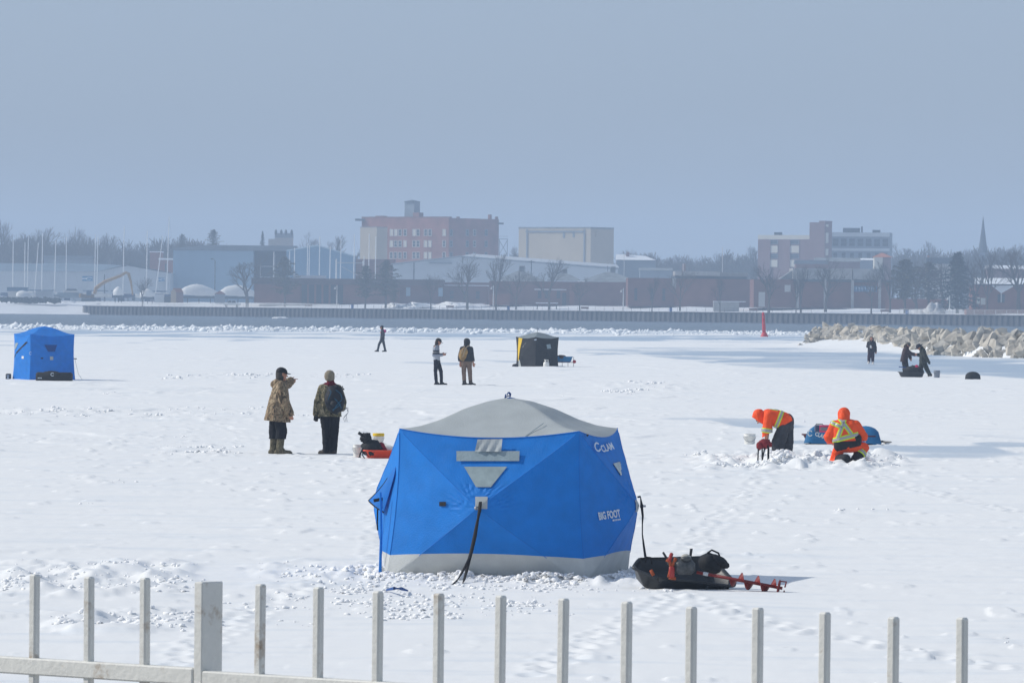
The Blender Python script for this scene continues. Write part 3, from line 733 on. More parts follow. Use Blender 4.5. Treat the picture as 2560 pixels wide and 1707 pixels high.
m = MB(); m.ell((0, 0, 0), (.22, .14, .11), 10, jit=.4); o = single('sack', m, M_WHITEP, 'white sack slumped at the right end of the orange sled', 'sack', at(972, 1127, 117.7), None, True); o.rotation_euler = (0, .5, 0)
bucket('whitish bucket with a yellow sticker, behind the bending orange worker', gnd(1874, 1112, .0), M_WHITEP, .13, .24)
m = MB(); m.box((0, -.002, 0), (.05, .004, .04)); 
# blue shelter sled behind the kneeling worker
bs = thing('sled', 'blue covered sled with a pink box on it, behind the kneeling worker', 'sled', gnd(2107, 1113), math.radians(-4), 'gear sleds on the ice')
M_SLEDBLUE = mat('blue_sled_cover', (.02, .15, .33), .7, .25, .15, 6, .4, 15)
part('hull', tub(1.55, .75, .22, .05), mat('dark_red_hull', (.10, .02, .03), .6), bs, True)
m = MB(); P, f = [], []
for j in range(13):
    for i in range(25):
        u, v = -1+2*i/24, -1+2*j/12
        e = max(abs(u)**6, abs(v)**4); z = .16+.20*(1-e)+.03*mnoise.noise(Vector((u*4, v*3, 1)))+.05*abs(u)*(1-e)
        P.append((u*.86, v*.42, z*1.12 - (.13 if e > .98 else 0)))
for j in range(12):
    for i in range(24): a = j*25+i; f.append((a, a+1, a+26, a+25))
m.add(P, f); part('cover', m, M_SLEDBLUE, bs, True)
v, f = text_mesh('CLAM', .02); m = MB(); m.add([(-.62+.24*x+.03*y, -.445-.01, .22+.09*y-.08*x) for x, y, _ in v], f)
ve, fe = arc_emblem(); m.add([(-.78+.12*x, -.45, .20+.14*y) for x, y, _ in ve], fe); part('lettering', m, M_WHITEP, bs)
hb = thing('tackle_box', 'pink and grey box standing on the blue sled', 'box', at(2056, 1071, 132.7)); M_PINK = mat('hot_pink_plastic', (.62, .05, .14), .5, .3)
m = MB(); m.bevbox((0, 0, 0), (.34, .3, .16), .02); part('case', m, mat('slate_blue_plastic', (.04, .06, .12), .5, .4), hb)
m = MB(); m.bevbox((.04, -.16, 0), (.22, .03, .16), .01); part('front_panel', m, M_PINK, hb)
m = MB(); m.box((.04, -.18, -.005), (.19, .012, .075)); part('grille', m, mat('grey_grille', (.20, .19, .20), .5, .4), hb)
m = MB(); m.tube([(-.15, -.05, .07), (-.14, -.05, .10), (.0, -.05, .10), (.02, -.05, .07)], .009, 5); part('handle', m, M_BLACK, hb)
m = MB(); m.tube([gnd(2196, 1108, .05), gnd(2205, 1103, .10), gnd(2213, 1105, .06), gnd(2228, 1106, .03)], .025, 6); single('tow_rope', m, mat('tan_rope', (.35, .3, .24), .9), 'pale tow rope trailing right of the blue sled', 'rope')
# bags leaning on the left shelter
m = MB(); c = gnd(134, 955); m.bevbox((0, 0, .19), (1.36, .5, .36), .06, -.08); m.ell((-.1, 0, .33), (.32, .2, .09), 8, jit=.3)
b = thing('gear_bag', 'wide black gear bag lying before the left blue shelter', 'bag', c+Vector((0, .3, 0)), 0, 'black bags by the left shelter'); part('bag_body', m, M_CHAR, b, True)
v, f = dashes([.5, .4, .6]); m = MB(); m.add([(-.60+.16*x, -.30, .13+.04*y) for x, y, _ in v], f); ve, fe = arc_emblem(); m.add([(-.12+.14*x, -.30, .22+.14*y) for x, y, _ in ve], fe); part('lettering', m, M_PRINT, b)
m = MB(); m.tube([(.1, -.27, .30), (.12, -.29, .36), (.25, -.29, .36), (.27, -.27, .30)], .012, 5); part('handle', m, M_BLACK, b)
m = MB(); m.bevbox((0, 0, .13), (.20, .3, .27), .03); b = thing('case', 'small black case with pale print left of the left shelter', 'case', gnd(21, 951), 0, 'black bags by the left shelter'); part('case_body', m, M_BLACKP, b)
m = MB(); m.box((-.01, -.152, .19), (.10, .006, .035)); m.box((-.01, -.152, .11), (.07, .006, .05)); part('label_patch', m, M_PRINT, b)
# gas bottle
gb = thing('gas_bottle', 'white gas bottle standing before the small black shelter', 'gas bottle', gnd(1365.5, 919))
m = MB(); m.lathe([(.10, 0), (.10, .02), (.13, .03), (.15, .07), (.15, .20), (.135, .26), (.09, .29), (.03, .30)], (0,0,0), 18); part('tank', m, M_WHITEP, gb, True)
m = MB()
for a in (0, 2.1, 4.2): m.box((.09*math.cos(a), .09*math.sin(a), .335), (.05, .05, .09), a)
m.lathe([(.1, .375), (.11, .38), (.11, .40), (.08, .40)], (0,0,0), 14); part('collar', m, M_WHITEP, gb)
m = MB(); m.lathe([(.02, .29), (.03, .33), (.035, .345), (.02, .35)], (0,0,0), 8); part('valve', m, M_STEEL, gb, True)
# blue sled lifted on a thin-legged rack right of the black shelter
rk = thing('rack', 'low thin-legged rack under the light blue sled', 'rack', gnd(1413, 918))
m = MB(); m.tube([(-.5, 0, .25), (.45, 0, .25)], .018, 5); m.tube([(-.5, .3, .25), (.45, .3, .25)], .018, 5); m.tube([(-.3, 0, .25), (-.3, .3, .25)], .012, 5); part('frame', m, M_RED, rk)
for x in (-.42, -.15, .14, .42):
    m = MB(); m.tube([(x, 0, 0), (x, 0, .25 if x < .4 else .52)], .012, 5); part('leg', m, M_BLACK, rk)
m = MB(); m.lathe([(.085, -.02), (.09, 0), (.085, .02)], (.46, -.05, .29), 14, 0, Matrix.Rotation(math.pi/2, 3, 'X')); part('disc', m, mat('red_disc', (.5, .03, .05), .5), rk)
ls = thing('sled', 'light blue sled raised on a rack, right of the small black shelter', 'sled', gnd(1408, 918)+Vector((0, .15, .27)), 0, 'gear sleds on the ice')
part('hull', tub(.95, .5, .26, 0), mat('light_blue_plastic', (.03, .26, .52), .45, .4, .1, 6), ls, True)
m = MB(); m.ell((0, 0, 0), (.25, .2, .1), 8, jit=.4); single('gear_bag', m, mat('brown_cloth', (.10, .05, .04), .8), 'dark brown bundle inside the light blue sled', 'bag', gnd(1403, 918)+Vector((0, .15, .52)), None, True)
m = MB(); m.ell((0, 0, .08), (.16, .2, .12), 8, jit=.3); single('gear_bag', m, M_CHAR, 'little black bag at the left foot of the black shelter', 'bag', gnd(1288, 919), None, True)
# bags and pail by the breakwater
sk = thing('sled', 'black sled heaped with gear, between the two people by the breakwater', 'sled', gnd(2281, 944), 0, 'gear sleds on the ice')
part('hull', tub(1.05, .6, .24, .05), M_BLACKP, sk, True)
m = MB(); m.ell((.05, 0, .33), (.45, .27, .22), 10, jit=.35); m.bevbox((.2, 0, .38), (.4, .4, .22), .06); part('load', m, M_CHAR, sk, True)
m = MB(); m.tube([(-.3, -.1, .46), (-.62, -.1, .49)], .022, 5); part('rod', m, M_DKBLUE, sk)
m = MB(); m.ell((0, 0, 0), (.08, .08, .06), 8); single('ball', m, mat('crimson_cloth', (.45, .01, .08), .7), 'small crimson bundle on top of the heaped black sled', 'bundle', at(2292, 915, 268.5), None, True)
bucket('grey pail standing right of the walking man by the breakwater', gnd(2342, 945), mat('grey_pail', (.20, .23, .28), .5, .4), .145, .34)
m = MB(); P, f = [], []
for i in range(9):
    for k in range(17): a = math.pi*k/16; r = math.sin(math.pi*i/8)**.6 if 0 < i < 8 else 0; P.append((-.35*math.cos(math.pi*i/8), .25*math.cos(a)*r, .36*math.sin(a)*r))
for i in range(8):
    for k in range(16): a = i*17+k; f.append((a, a+1, a+18, a+17))
m.add(P, f); single('bundle', m, M_CHAR, 'black dome-shaped bundle on the ice, farthest right before the rocks', 'bundle', gnd(2432, 949), None, True)
# ------------------------------------------------------------------ people
M_SKIN = mat('skin', (.45, .22, .15), .6, .3, .08, 20)
M_HAIRD = mat('dark_hair', (.025, .018, .014), .7, .3, .3, 40)
M_EYE = mat('eye', (.02, .015, .012), .25, .5)
M_LIP = mat('lips', (.35, .12, .10), .5)
QUEUE = []
V = Vector
def blob(name, caps, m, parent, vox=.012, cuts=(), smooth=4, shell=None, label=None):
    """limbs and cloth grown together: union of tapered capsules, voxel-remeshed into one skin"""
    mb = MB()
    for p0, r0, p1, r1 in caps:
        p0, p1 = V(p0), V(p1); ax = p1-p0; L = ax.length
        z = ax.normalized() if L > 1e-6 else V((0, 0, 1)); x = z.cross(V((0, 1, 0)) if abs(z.y) < .9 else V((1, 0, 0))).normalized(); y = z.cross(x)
        n, rings = 10, []
        for i in range(5): t = -math.pi/2+math.pi/2*i/4.0; rings.append((p0+z*(r0*math.sin(t)), max(r0*math.cos(t), r0*.08)))
        for i in range(5): t = math.pi/2*i/4.0; rings.append((p1+z*(r1*math.sin(t)), max(r1*math.cos(t), r1*.08)))
        vs = [c+x*(r*math.cos(2*math.pi*k/n))+y*(r*math.sin(2*math.pi*k/n)) for c, r in rings for k in range(n)]
        fs = [tuple(range(n-1, -1, -1)), tuple(range(9*n, 10*n))] + [(i*n+k, i*n+(k+1) % n, i*n+n+(k+1) % n, i*n+n+k) for i in range(9) for k in range(n)]
        mb.add(vs, fs)
    o = part(name, mb, m, parent, True, label)
    md = o.modifiers.new('skin', 'REMESH'); md.mode = 'VOXEL'; md.voxel_size = vox; md.use_smooth_shade = True
    if smooth: ms = o.modifiers.new('soft', 'SMOOTH'); ms.iterations = smooth; ms.factor = .5
    QUEUE.append((o, list(cuts), shell)); return o
def bands_of(jacket, slabs, m, off, name='reflective_band'): QUEUE.append((jacket, 'band', (slabs, m, off, name)))
def flush():
    dg = bpy.context.evaluated_depsgraph_get(); dg.update(); done = {}
    for o, cuts, ex in QUEUE:
        if cuts == 'band': continue
        me = bpy.data.meshes.new_from_object(o.evaluated_get(dg)); done[o] = (me, cuts)
    for o, (me, cuts) in done.items():
        o.modifiers.clear(); bm = bmesh.new(); bm.from_mesh(me)
        for co, no in cuts:
            r = bmesh.ops.bisect_plane(bm, geom=bm.verts[:]+bm.edges[:]+bm.faces[:], plane_co=co, plane_no=no, clear_outer=True)
            ed = [e for e in r['geom_cut'] if isinstance(e, bmesh.types.BMEdge)]
            if ed: bmesh.ops.holes_fill(bm, edges=ed, sides=0)
        for v in bm.verts:                              # cloth folds
            if o.name.split('.')[0] in ('jacket', 'trousers', 'hood', 'jumper'):
                p = v.co; v.co = p + v.normal*(.007*mnoise.noise(p*9)+.006*mnoise.noise(V((p.x*6, p.y*6, p.z*22))))
        for f in bm.faces: f.smooth = True
        me2 = bpy.data.meshes.new(o.name.split('.')[0]); bm.to_mesh(me2); bm.free()
        for m in o.data.materials: me2.materials.append(m)
        o.data = me2; bpy.data.meshes.remove(me)
    for o, cuts, ex in QUEUE:
        if cuts != 'band': continue
        slabs, m, off, name = ex
        for planes in slabs:
            bm = bmesh.new(); bm.from_mesh(o.data)
            for co, no in planes: bmesh.ops.bisect_plane(bm, geom=bm.verts[:]+bm.edges[:]+bm.faces[:], plane_co=co, plane_no=no, clear_outer=True)
            bm.normal_update()
            for v in bm.verts: v.co = v.co+v.normal*off
            if bm.verts:
                r = bmesh.ops.extrude_face_region(bm, geom=bm.faces[:])
                for v in r['geom']:
                    if isinstance(v, bmesh.types.BMVert): v.co = v.co-v.normal*.004
                me = bpy.data.meshes.new(name); bm.to_mesh(me); me.materials.append(m); link(name, me, o)
            bm.free()
    QUEUE.clear()
def slab(c, n, w, extra=()):
    n = V(n).normalized(); c = V(c); return [(c+n*w, n), (c-n*w, -n)] + list(extra)

DEF = dict(head=(0, 0, 1.62), neck=(0, 0, 1.47), shL=(-.19, 0, 1.41), shR=(.19, 0, 1.41), elL=(-.24, 0, 1.13), elR=(.24, 0, 1.13), wrL=(-.25, .03, .89), wrR=(.25, .03, .89),
           pel=(0, 0, .95), hipL=(-.10, 0, .90), hipR=(.10, 0, .90), knL=(-.11, 0, .49), knR=(.11, 0, .49), anL=(-.11, 0, .09), anR=(.11, 0, .09), toL=(-.12, .16, .04), toR=(.12, .16, .04))
class Person:
    def __init__(self, label, loc, fd, group=None, vox=.011, hands=True, **J):
        self.J = {k: V(v) for k, v in {**DEF, **J}.items()}; J = self.J; self.vox = vox
        self.fd = V(fd).normalized(); fd = self.fd
        self.root = thing('person', label, 'person', loc, 0, group)
        up = (J['head']-J['neck']).normalized(); sd = fd.cross(V((0, 0, 1))); sd = sd.normalized() if sd.length > .05 else V((1, 0, 0)); hu = sd.cross(fd).normalized()
        self.sd, self.hu = sd, hu; h = J['head']; self.chest = (J['shL']+J['shR'])/2
        c = [(h+hu*.025-fd*.015, .092, h-hu*.005+fd*.02, .085), (h-hu*.07+fd*.035, .056, h-hu*.085+fd*.05, .042), (h-hu*.02+fd*.10, .012, h-hu*.03+fd*.118, .017), (h+hu*.02+fd*.082, .022, h+hu*.02+fd*.085, .02),
             (h+sd*.088-hu*.015, .016, h+sd*.092+hu*.015, .018), (h-sd*.088-hu*.015, .016, h-sd*.092+hu*.015, .018),
             (J['neck']-up*.03, .062, h-hu*.05, .056), (J['shL'], .07, J['shR'], .07), (self.chest*.8+J['pel']*.2, .13, J['pel'], .125)]
        for s in 'LR':
            c += [(J['sh'+s], .058, J['el'+s], .044), (J['el'+s], .044, J['wr'+s], .030), (J['hip'+s], .085, J['kn'+s], .056), (J['kn'+s], .056, J['an'+s], .04), (J['an'+s], .042, J['to'+s]*.85+J['an'+s]*.15-V((0, 0, .01)), .036), (J['pel'], .11, J['hip'+s], .09)]
            if hands: c += self.hand(s)
        blob('body', c, M_SKIN, self.root, .0085, (), 2)
        if fd.y < .75:
            for s in (-1, 1):
                m = MB(); m.ell(h+sd*(.034*s)+hu*.012+fd*.098, (.011, .011, .009), 5); part('eye', m, M_EYE, self.root)
            m = MB(); m.ell(h-hu*.062+fd*.093, (.024, .012, .008), 5, 0, Matrix((sd, fd, hu)).transposed()); part('mouth', m, M_LIP, self.root)
    def hand(self, s):
        J = self.J; w = J['wr'+s]; d = J.get('hd'+s); d = V(d).normalized() if d else (w-J['el'+s]).normalized()
        inw = V((0, 1, .2)) if abs(d.y) < .8 else V((0, 0, 1))
        wd = d.cross(inw).normalized(); n = wd.cross(d).normalized()           # wd across the knuckles, n the palm side
        curl = .55 if not J.get('pt'+s) else .05; out = [(w-d*.02, .03, w+d*.02, .028), (w+d*.03+wd*.02, .023, w+d*.085+wd*.026, .02), (w+d*.03-wd*.02, .023, w+d*.08-wd*.026, .02), (w+d*.03, .023, w+d*.085, .021)]
        for i, (o, L) in enumerate(((.033, .07), (.011, .08), (-.012, .074), (-.034, .056))):
            k = curl if not (J.get('pt'+s) and i) else 1.5
            b = w+d*.088+wd*o; e1 = b+(d*math.cos(k*.5)+n*math.sin(k*.5))*L*.5; e2 = e1+(d*math.cos(k*1.3)+n*math.sin(k*1.3))*L*.5
            out += [(b, .0105, e1, .010), (e1, .010, e2, .0088)]
        b = w+d*.03+wd*.028; e1 = b+(d*.55+wd*.7+n*.35).normalized()*.045; e2 = e1+(d*.85+wd*.2+n*.4).normalized()*.035
        return out + [(b, .014, e1, .0125), (e1, .0125, e2, .0105)]
    def jacket(self, m, t=.035, hem=.12, flare=.0, wide=.08, name='jacket', sleeve=1.0, hood=0.0, hemn=None, collar=.03, cuts=None, arms='LR', extra=()):
        J = self.J; sp = (self.chest-J['pel']).normalized(); ax = (J['shR']-J['shL']).normalized(); bot = J['pel']-sp*(hem+.16); c = list(extra)
        for k in (-1, 0, 1):
            c.append((self.chest-sp*.05+ax*wide*k, .10+t, J['pel']+sp*.16+ax*wide*k*.9, .105+t+flare*.4))
            c.append((J['pel']+sp*.16+ax*wide*k*.9, .105+t+flare*.4, bot+ax*wide*k, .11+t+flare))
        nb = J['neck']-sp*.05
        c += [(nb, .075+t*.7, J['shL'], .050+t*.75), (nb, .075+t*.7, J['shR'], .050+t*.75), (self.chest, .085+t, J['neck']-sp*.04, .055+t*.8)]
        if collar: c.append((J['neck']-sp*.02, .06+t, J['neck']+sp*collar, .06+t*.8))
        for s in arms:
            w = J['el'+s].lerp(J['wr'+s], sleeve); c += [(J['sh'+s], .052+t*.8, J['el'+s], .048+t), (J['el'+s], .05+t, w, .036+t)]
        cut = cuts if cuts is not None else [(J['pel']-sp*hem, hemn and V(hemn) or -sp)]
        self.jk = blob(name, c, m, self.root, self.vox, cut); self.sp, self.ax = sp, ax; return self.jk
    def trousers(self, m, t=.03, cuff=.10, bag=.0, legs='LR', to=0.0):
        J = self.J; c = [(J['hipL'], .105+t, J['hipR'], .105+t), (J['pel'], .11+t, J['pel']+V((0, 0, .06)), .11+t)]
        for s in legs: e = J['kn'+s].lerp(J['an'+s], 1.0 if not to else to); c += [(J['hip'+s], .09+t, J['kn'+s], .062+t+bag), (J['kn'+s], .06+t+bag, e, .05+t+bag*.5)]
        return blob('trousers', c, m, self.root, self.vox, [(V((0, 0, cuff)), V((0, 0, -1)))] if cuff else ())
    def boots(self, m, t=.018, shaft=.0, sole=None):
        J = self.J
        for s in 'LR':
            a, k, to = J['an'+s], J['kn'+s], J['to'+s]; d = (to-a); d.z = 0; d = d.normalized() if d.length > .01 else V((0, 1, 0))
            c = [(a-V((0, 0, .03))-d*.04, .045+t, V((to.x, to.y, .045)), .040+t), (a-V((0, 0, .01)), .05+t, a+d*.05, .045+t)]
            if shaft: e = a.lerp(k, shaft); c.append((a, .05+t, e, .058+t))
            cuts = [(V((0, 0, .004)), V((0, 0, -1)))] if min(a.z, to.z) < .2 else []
            if shaft: n = (k-a).normalized(); cuts.append((a.lerp(k, shaft), n))
            blob('boot', c, m, self.root, .010, cuts)
    def gloves(self, m, sides='LR'):
        for s in sides: blob('glove', [(a, r0+.006, b, r1+.006) for a, r0, b, r1 in self.hand(s)], m, self.root, .009, (), 2)
    def cap(self, m, brim=True):
        h, fd, hu, sd = self.J['head'], self.fd, self.hu, self.sd
        c = [(h+hu*.045-fd*.02, .104, h+hu*.04+fd*.012, .102)]
        blob('cap', c, m, self.root, .009, [(h+hu*.035, -hu)])
        if brim:
            mb = MB(); P = []
            for k in range(9):
                a = math.radians(-75+150*k/8); e = fd*math.cos(a)+sd*math.sin(a)*.9
                for r, z in ((.085, .045), (.185, .022), (.185, .012), (.085, .035)): P.append(h+e*(r*(1 if r < .1 else .80+.2*math.cos(a)))+hu*z)
            q = [(4*k+i, 4*k+(i+1) % 4, 4*k+4+(i+1) % 4, 4*k+4+i) for k in range(8) for i in range(4)]
            mb.add(P, q+[(0, 1, 2, 3), (35, 34, 33, 32)]); part('cap_brim', mb, m, self.root)
    def beanie(self, m, low=.0, name='hat'):
        h, fd, hu = self.J['head'], self.fd, self.hu
        blob(name, [(h+hu*.035-fd*.015, .108, h+hu*.02+fd*.01, .106), (h-hu*.02-fd*.02, .104, h-fd*.01, .1)], m, self.root, .009, [(h-hu*low, (-hu*1.0+fd*.35).normalized())])
    def hood(self, m, peak=.04, deep=.02):
        h, fd, hu, J = self.J['head'], self.fd, self.hu, self.J
        c = [(h+hu*.04-fd*.02, .125, h-hu*.02+fd*.03, .118), (h+hu*.03+fd*.03, .11, h+hu*.055+fd*peak, .085), (h-hu*.07-fd*.02, .115, J['neck']-(h-J['neck']).normalized()*.01, .11)]
        blob('hood', c, m, self.root, .011, [(h+fd*(.085+deep), fd)])
    def hair(self, m, length=.02):
        h, fd, hu = self.J['head'], self.fd, self.hu
        blob('hair', [(h-fd*.03+hu*.01, .098, h-fd*.035-hu*(.05+length), .085)], m, self.root, .010, [(h+fd*.03, fd)])

CAMO1 = camo_mat('brown_camouflage', [(.05, .04, .028), (.27, .19, .12), (.10, .085, .055), (.42, .32, .21), (.16, .12, .08)])
CAMO2 = camo_mat('olive_camouflage', [(.035, .035, .026), (.18, .155, .095), (.07, .075, .05), (.34, .29, .19), (.105, .095, .06)])
CAMO3 = camo_mat('boot_camouflage', [(.05, .045, .03), (.16, .14, .09), (.09, .085, .055), (.20, .17, .12), (.10, .09, .06)], 10)
M_NAVYBLK = mat('black_trouser_cloth', (.010, .011, .016), .8, .2, .3, 8, .5, 10)
M_GLOVE = mat('black_glove', (.014, .015, .018), .7, .25)
M_MAROON = mat('maroon_knit', (.12, .012, .025), .9, .1, .2, 40)
GP = 'people out on the ice'

def p_point():
    p = Person('man in brown camouflage parka and cap, one arm pointing right', gnd(700, 1138), (.93, .32, -.05), GP,
        head=(.02, 0, 1.615), neck=(-.03, 0, 1.47), shL=(.0, .20, 1.39), shR=(.0, -.20, 1.39), elR=(.09, -.27, 1.08), wrR=(.19, -.26, .86), hdR=(.35, .1, -1), elL=(.12, .43, 1.42), wrL=(.17, .66, 1.475), hdL=(.9, .35, .08), ptL=(1, 0, 0),
        pel=(-.04, 0, .93), hipL=(-.09, .09, .88), hipR=(-.03, -.10, .88), knL=(-.12, .08, .48), knR=(.03, -.11, .48), anL=(-.14, .08, .09), anR=(-.005, -.12, .09), toL=(.0, .14, .04), toR=(.19, -.10, .04))
    p.jacket(CAMO1, .055, .25, .125, .09, collar=.0)
    p.trousers(M_NAVYBLK, .035, .33, .02); p.boots(CAMO3, .022, .72); p.cap(M_GLOVE)
    p.hair(mat('grey_hair', (.06, .055, .05), .8, .2, .3, 40))
    J = p.J; blob('hood', [(J['neck']+V((-.04, .09, -.0)), .07, J['neck']+V((-.09, 0, -.05)), .09), (J['neck']+V((-.09, 0, -.05)), .09, J['neck']+V((-.04, -.10, -.02)), .075), (J['neck']+V((-.02, -.10, -.01)), .06, J['neck']+V((.06, -.06, -.05)), .05)], CAMO1, p.root)
p_point()
def p_pack():
    p = Person('man in camouflage jacket seen from behind, dark pack on his back', gnd(823, 1138), (-.25, .96, 0), GP,
        head=(-.01, 0, 1.57), neck=(0, 0, 1.42), shL=(-.15, 0, 1.34), shR=(.165, 0, 1.34), elL=(-.225, -.02, 1.07), wrL=(-.26, .02, .83), elR=(.245, .06, 1.07), wrR=(.24, .22, .95),
        pel=(-.0, 0, .92), hipL=(-.08, 0, .87), hipR=(.09, 0, .87), knL=(-.055, 0, .47), knR=(.085, 0, .47), anL=(-.04, 0, .09), anR=(.07, 0, .09), toL=(-.17, .06, .04), toR=(.0, .10, .04))
    p.jacket(CAMO2, .045, .14, .025, .075, collar=.0)
    p.trousers(M_NAVYBLK, .04, .05, .0); p.boots(mat('dark_brown_boot', (.03, .022, .018), .6, .3, .3, 20), .02, .2)
    p.beanie(mat('tan_knit', (.24, .21, .16), .9, .1, .25, 50), .05); p.gloves(M_GLOVE, 'L')
    J = p.J; blob('scarf', [(J['neck']+V((-.07, -.01, -.03)), .075, J['neck']+V((.07, -.01, -.03)), .075), (J['neck']+V((.0, -.05, .0)), .07, J['neck']+V((.02, -.03, .05)), .075), (J['neck']+V((.1, -.04, -.06)), .05, J['neck']+V((.16, 0, -.09)), .05)], M_MAROON, p.root)
    b = thing('backpack', 'dark backpack with blue cord lashed across, worn by the camouflage man', 'backpack', gnd(823, 1138)+V((.11, -.28, 1.12)))
    m = MB(); m.ell((0, 0, 0), (.20, .12, .285), 14, jit=.18); m.ell((.03, -.07, -.12), (.15, .09, .14), 10, jit=.2); part('pack_body', m, mat('black_pack_cloth', (.012, .015, .022), .65, .3, .3, 10, .4, 20), b, True)
    MC = mat('blue_cord', (.015, .11, .20), .6); m = MB()
    for pts in ([(-.11, -.10, .20), (-.07, -.14, .16), (-.10, -.15, .08), (-.13, -.14, .0)], [(.0, -.165, .03), (.08, -.18, -.06), (.14, -.17, -.17)], [(.14, -.15, .0), (.05, -.185, -.10), (-.03, -.17, -.22)], [(.02, -.15, .2), (.12, -.14, .12), (.15, -.13, .02)], [(-.04, -.175, -.2), (.05, -.19, -.15), (.13, -.17, -.08)]): m.tube(pts, .0065, 5)
    part('cord', m, MC, b)
    m = MB()
    for a in (-.5, .0, .5): m.tube([(.17, -.05, -.22), (.25+.04*a, -.05, -.15), (.27, -.04, -.25), (.20+.06*a, -.05, -.34+.05*a), (.23+.05*a, -.05, -.44)], .0045, 4)
    part('loose_cord', m, mat('grey_cord', (.2, .23, .26), .6), b)
    m = MB(); m.tube([(-.14, .05, .22), (-.17, .13, .26), (-.18, .25, .2)], .02, 6, flat=.4); m.tube([(.12, .05, .22), (.15, .13, .26), (.17, .25, .2)], .02, 6, flat=.4); part('strap', m, M_BLACK, b)
p_pack()
def striped():
    m = mat('striped_jumper', (.34, .36, .40), .85, .15, .1, 12); nt = m.node_tree; b = nt.nodes['Principled BSDF']
    tc = nt.nodes.new('ShaderNodeTexCoord'); sx = nt.nodes.new('ShaderNodeSeparateXYZ'); r = nt.nodes.new('ShaderNodeValToRGB'); mr = nt.nodes.new('ShaderNodeMapRange')
    mr.inputs[1].default_value = .95; mr.inputs[2].default_value = 1.55; nt.links.new(tc.outputs['Object'], sx.inputs[0]); nt.links.new(sx.outputs['Z'], mr.inputs[0]); nt.links.new(mr.outputs[0], r.inputs[0])
    r.color_ramp.interpolation = 'CONSTANT'; els = [(0, (.40, .43, .48)), (.24, (.30, .33, .40)), (.40, (.03, .03, .04)), (.50, (.42, .43, .45)), (.55, (.03, .03, .04)), (.65, (.30, .33, .38))]
    while len(r.color_ramp.elements) < len(els): r.color_ramp.elements.new(.5)
    for e, (p, c) in zip(r.color_ramp.elements, els): e.position = p; e.color = (*c, 1)
    nt.links.new(r.outputs[0], b.inputs['Base Color']); return m
def p_phone():
    p = Person('man in striped grey jumper and cap looking down at a phone', gnd(1093, 964), (.93, .05, -.32), GP,
        head=(.03, 0, 1.66), neck=(-.02, 0, 1.52), shL=(-.05, .17, 1.45), shR=(-.07, -.17, 1.45), elR=(-.13, -.25, 1.16), wrR=(.16, -.10, 1.18), elL=(-.08, .24, 1.16), wrL=(.17, .08, 1.17), hdR=(1, .3, .15), hdL=(1, -.3, .15),
        pel=(-.03, 0, .98), hipL=(.0, .09, .93), hipR=(-.04, -.09, .93), knR=(-.07, -.10, .52), knL=(.14, .09, .53), anR=(-.03, -.10, .09), anL=(.16, .10, .09), toR=(.10, -.12, .04), toL=(.34, .12, .04))
    p.jacket(striped(), .025, .03, .0, .06, 'jumper', collar=.0); p.trousers(mat('navy_trousers', (.013, .016, .028), .8, .2, .3, 8), .012, .07); p.boots(M_GLOVE, .01); p.cap(M_GLOVE)
    p.hair(M_HAIRD)
    J = p.J; blob('hood', [(J['neck']+V((-.05, .06, -.02)), .06, J['neck']+V((-.08, 0, -.05)), .075), (J['neck']+V((-.08, 0, -.05)), .075, J['neck']+V((-.05, -.08, -.02)), .06)], M_CHAR, p.root)
    m = MB(); m.box((0, 0, 0), (.15, .075, .011), 0, 0, 1, 0, math.radians(-28)); o = single('phone', m, M_BLACKP, 'phone in the hands of the man in the striped jumper', 'phone', gnd(1093, 964)+V((.30, -.01, 1.225)))
p_phone()
def p_tan():
    p = Person('person in dark hooded jacket and tan trousers with a tan backpack', gnd(1172, 965), (.42, .9, .05), GP,
        head=(-.08, 0, 1.66), neck=(-.10, 0, 1.50), shL=(-.28, -.03, 1.42), shR=(.08, .03, 1.42), elR=(.11, .0, 1.13), wrR=(.16, .02, .88), elL=(-.35, -.02, 1.10), wrL=(-.33, .03, .86),
        pel=(-.10, 0, .96), hipL=(-.19, 0, .91), hipR=(.0, 0, .91), knL=(-.19, 0, .49), knR=(.04, 0, .49), anL=(-.17, 0, .09), anR=(.07, 0, .09), toL=(-.06, .08, .04), toR=(.22, .05, .04))
    mj = mat('dark_jacket', (.022, .026, .034), .75, .25, .25, 9); p.jacket(mj, .035, .02, .01, .075); p.hood(mj, .02)
    p.trousers(mat('tan_trousers', (.18, .125, .095), .85, .15, .15, 8), .018, .12, .005); p.boots(mat('dark_boot', (.016, .017, .02), .6, .3), .018, .28)
    b = thing('backpack', 'tan backpack with a pale strap, worn by the hooded person', 'backpack', gnd(1172, 965)+V((-.24, -.20, 1.20)))
    m = MB(); m.ell((0, 0, -.03), (.15, .13, .22), 12, jit=.2); m.ell((.06, -.02, .10), (.13, .10, .17), 10, jit=.2); part('pack_body', m, mat('tan_canvas', (.30, .19, .075), .8, .2, .45, 5), b, True)
    m = MB(); m.tube([(.0, -.13, -.10), (.05, -.14, .05), (.09, -.11, .20), (.14, -.05, .28), (.24, .02, .34)], .017, 6, flat=.5); m.tube([(-.05, -.12, .0), (.0, -.12, .2), (.08, -.05, .33)], .012, 5, flat=.5); part('strap', m, mat('pale_strap', (.36, .29, .2), .8), b)
p_tan()
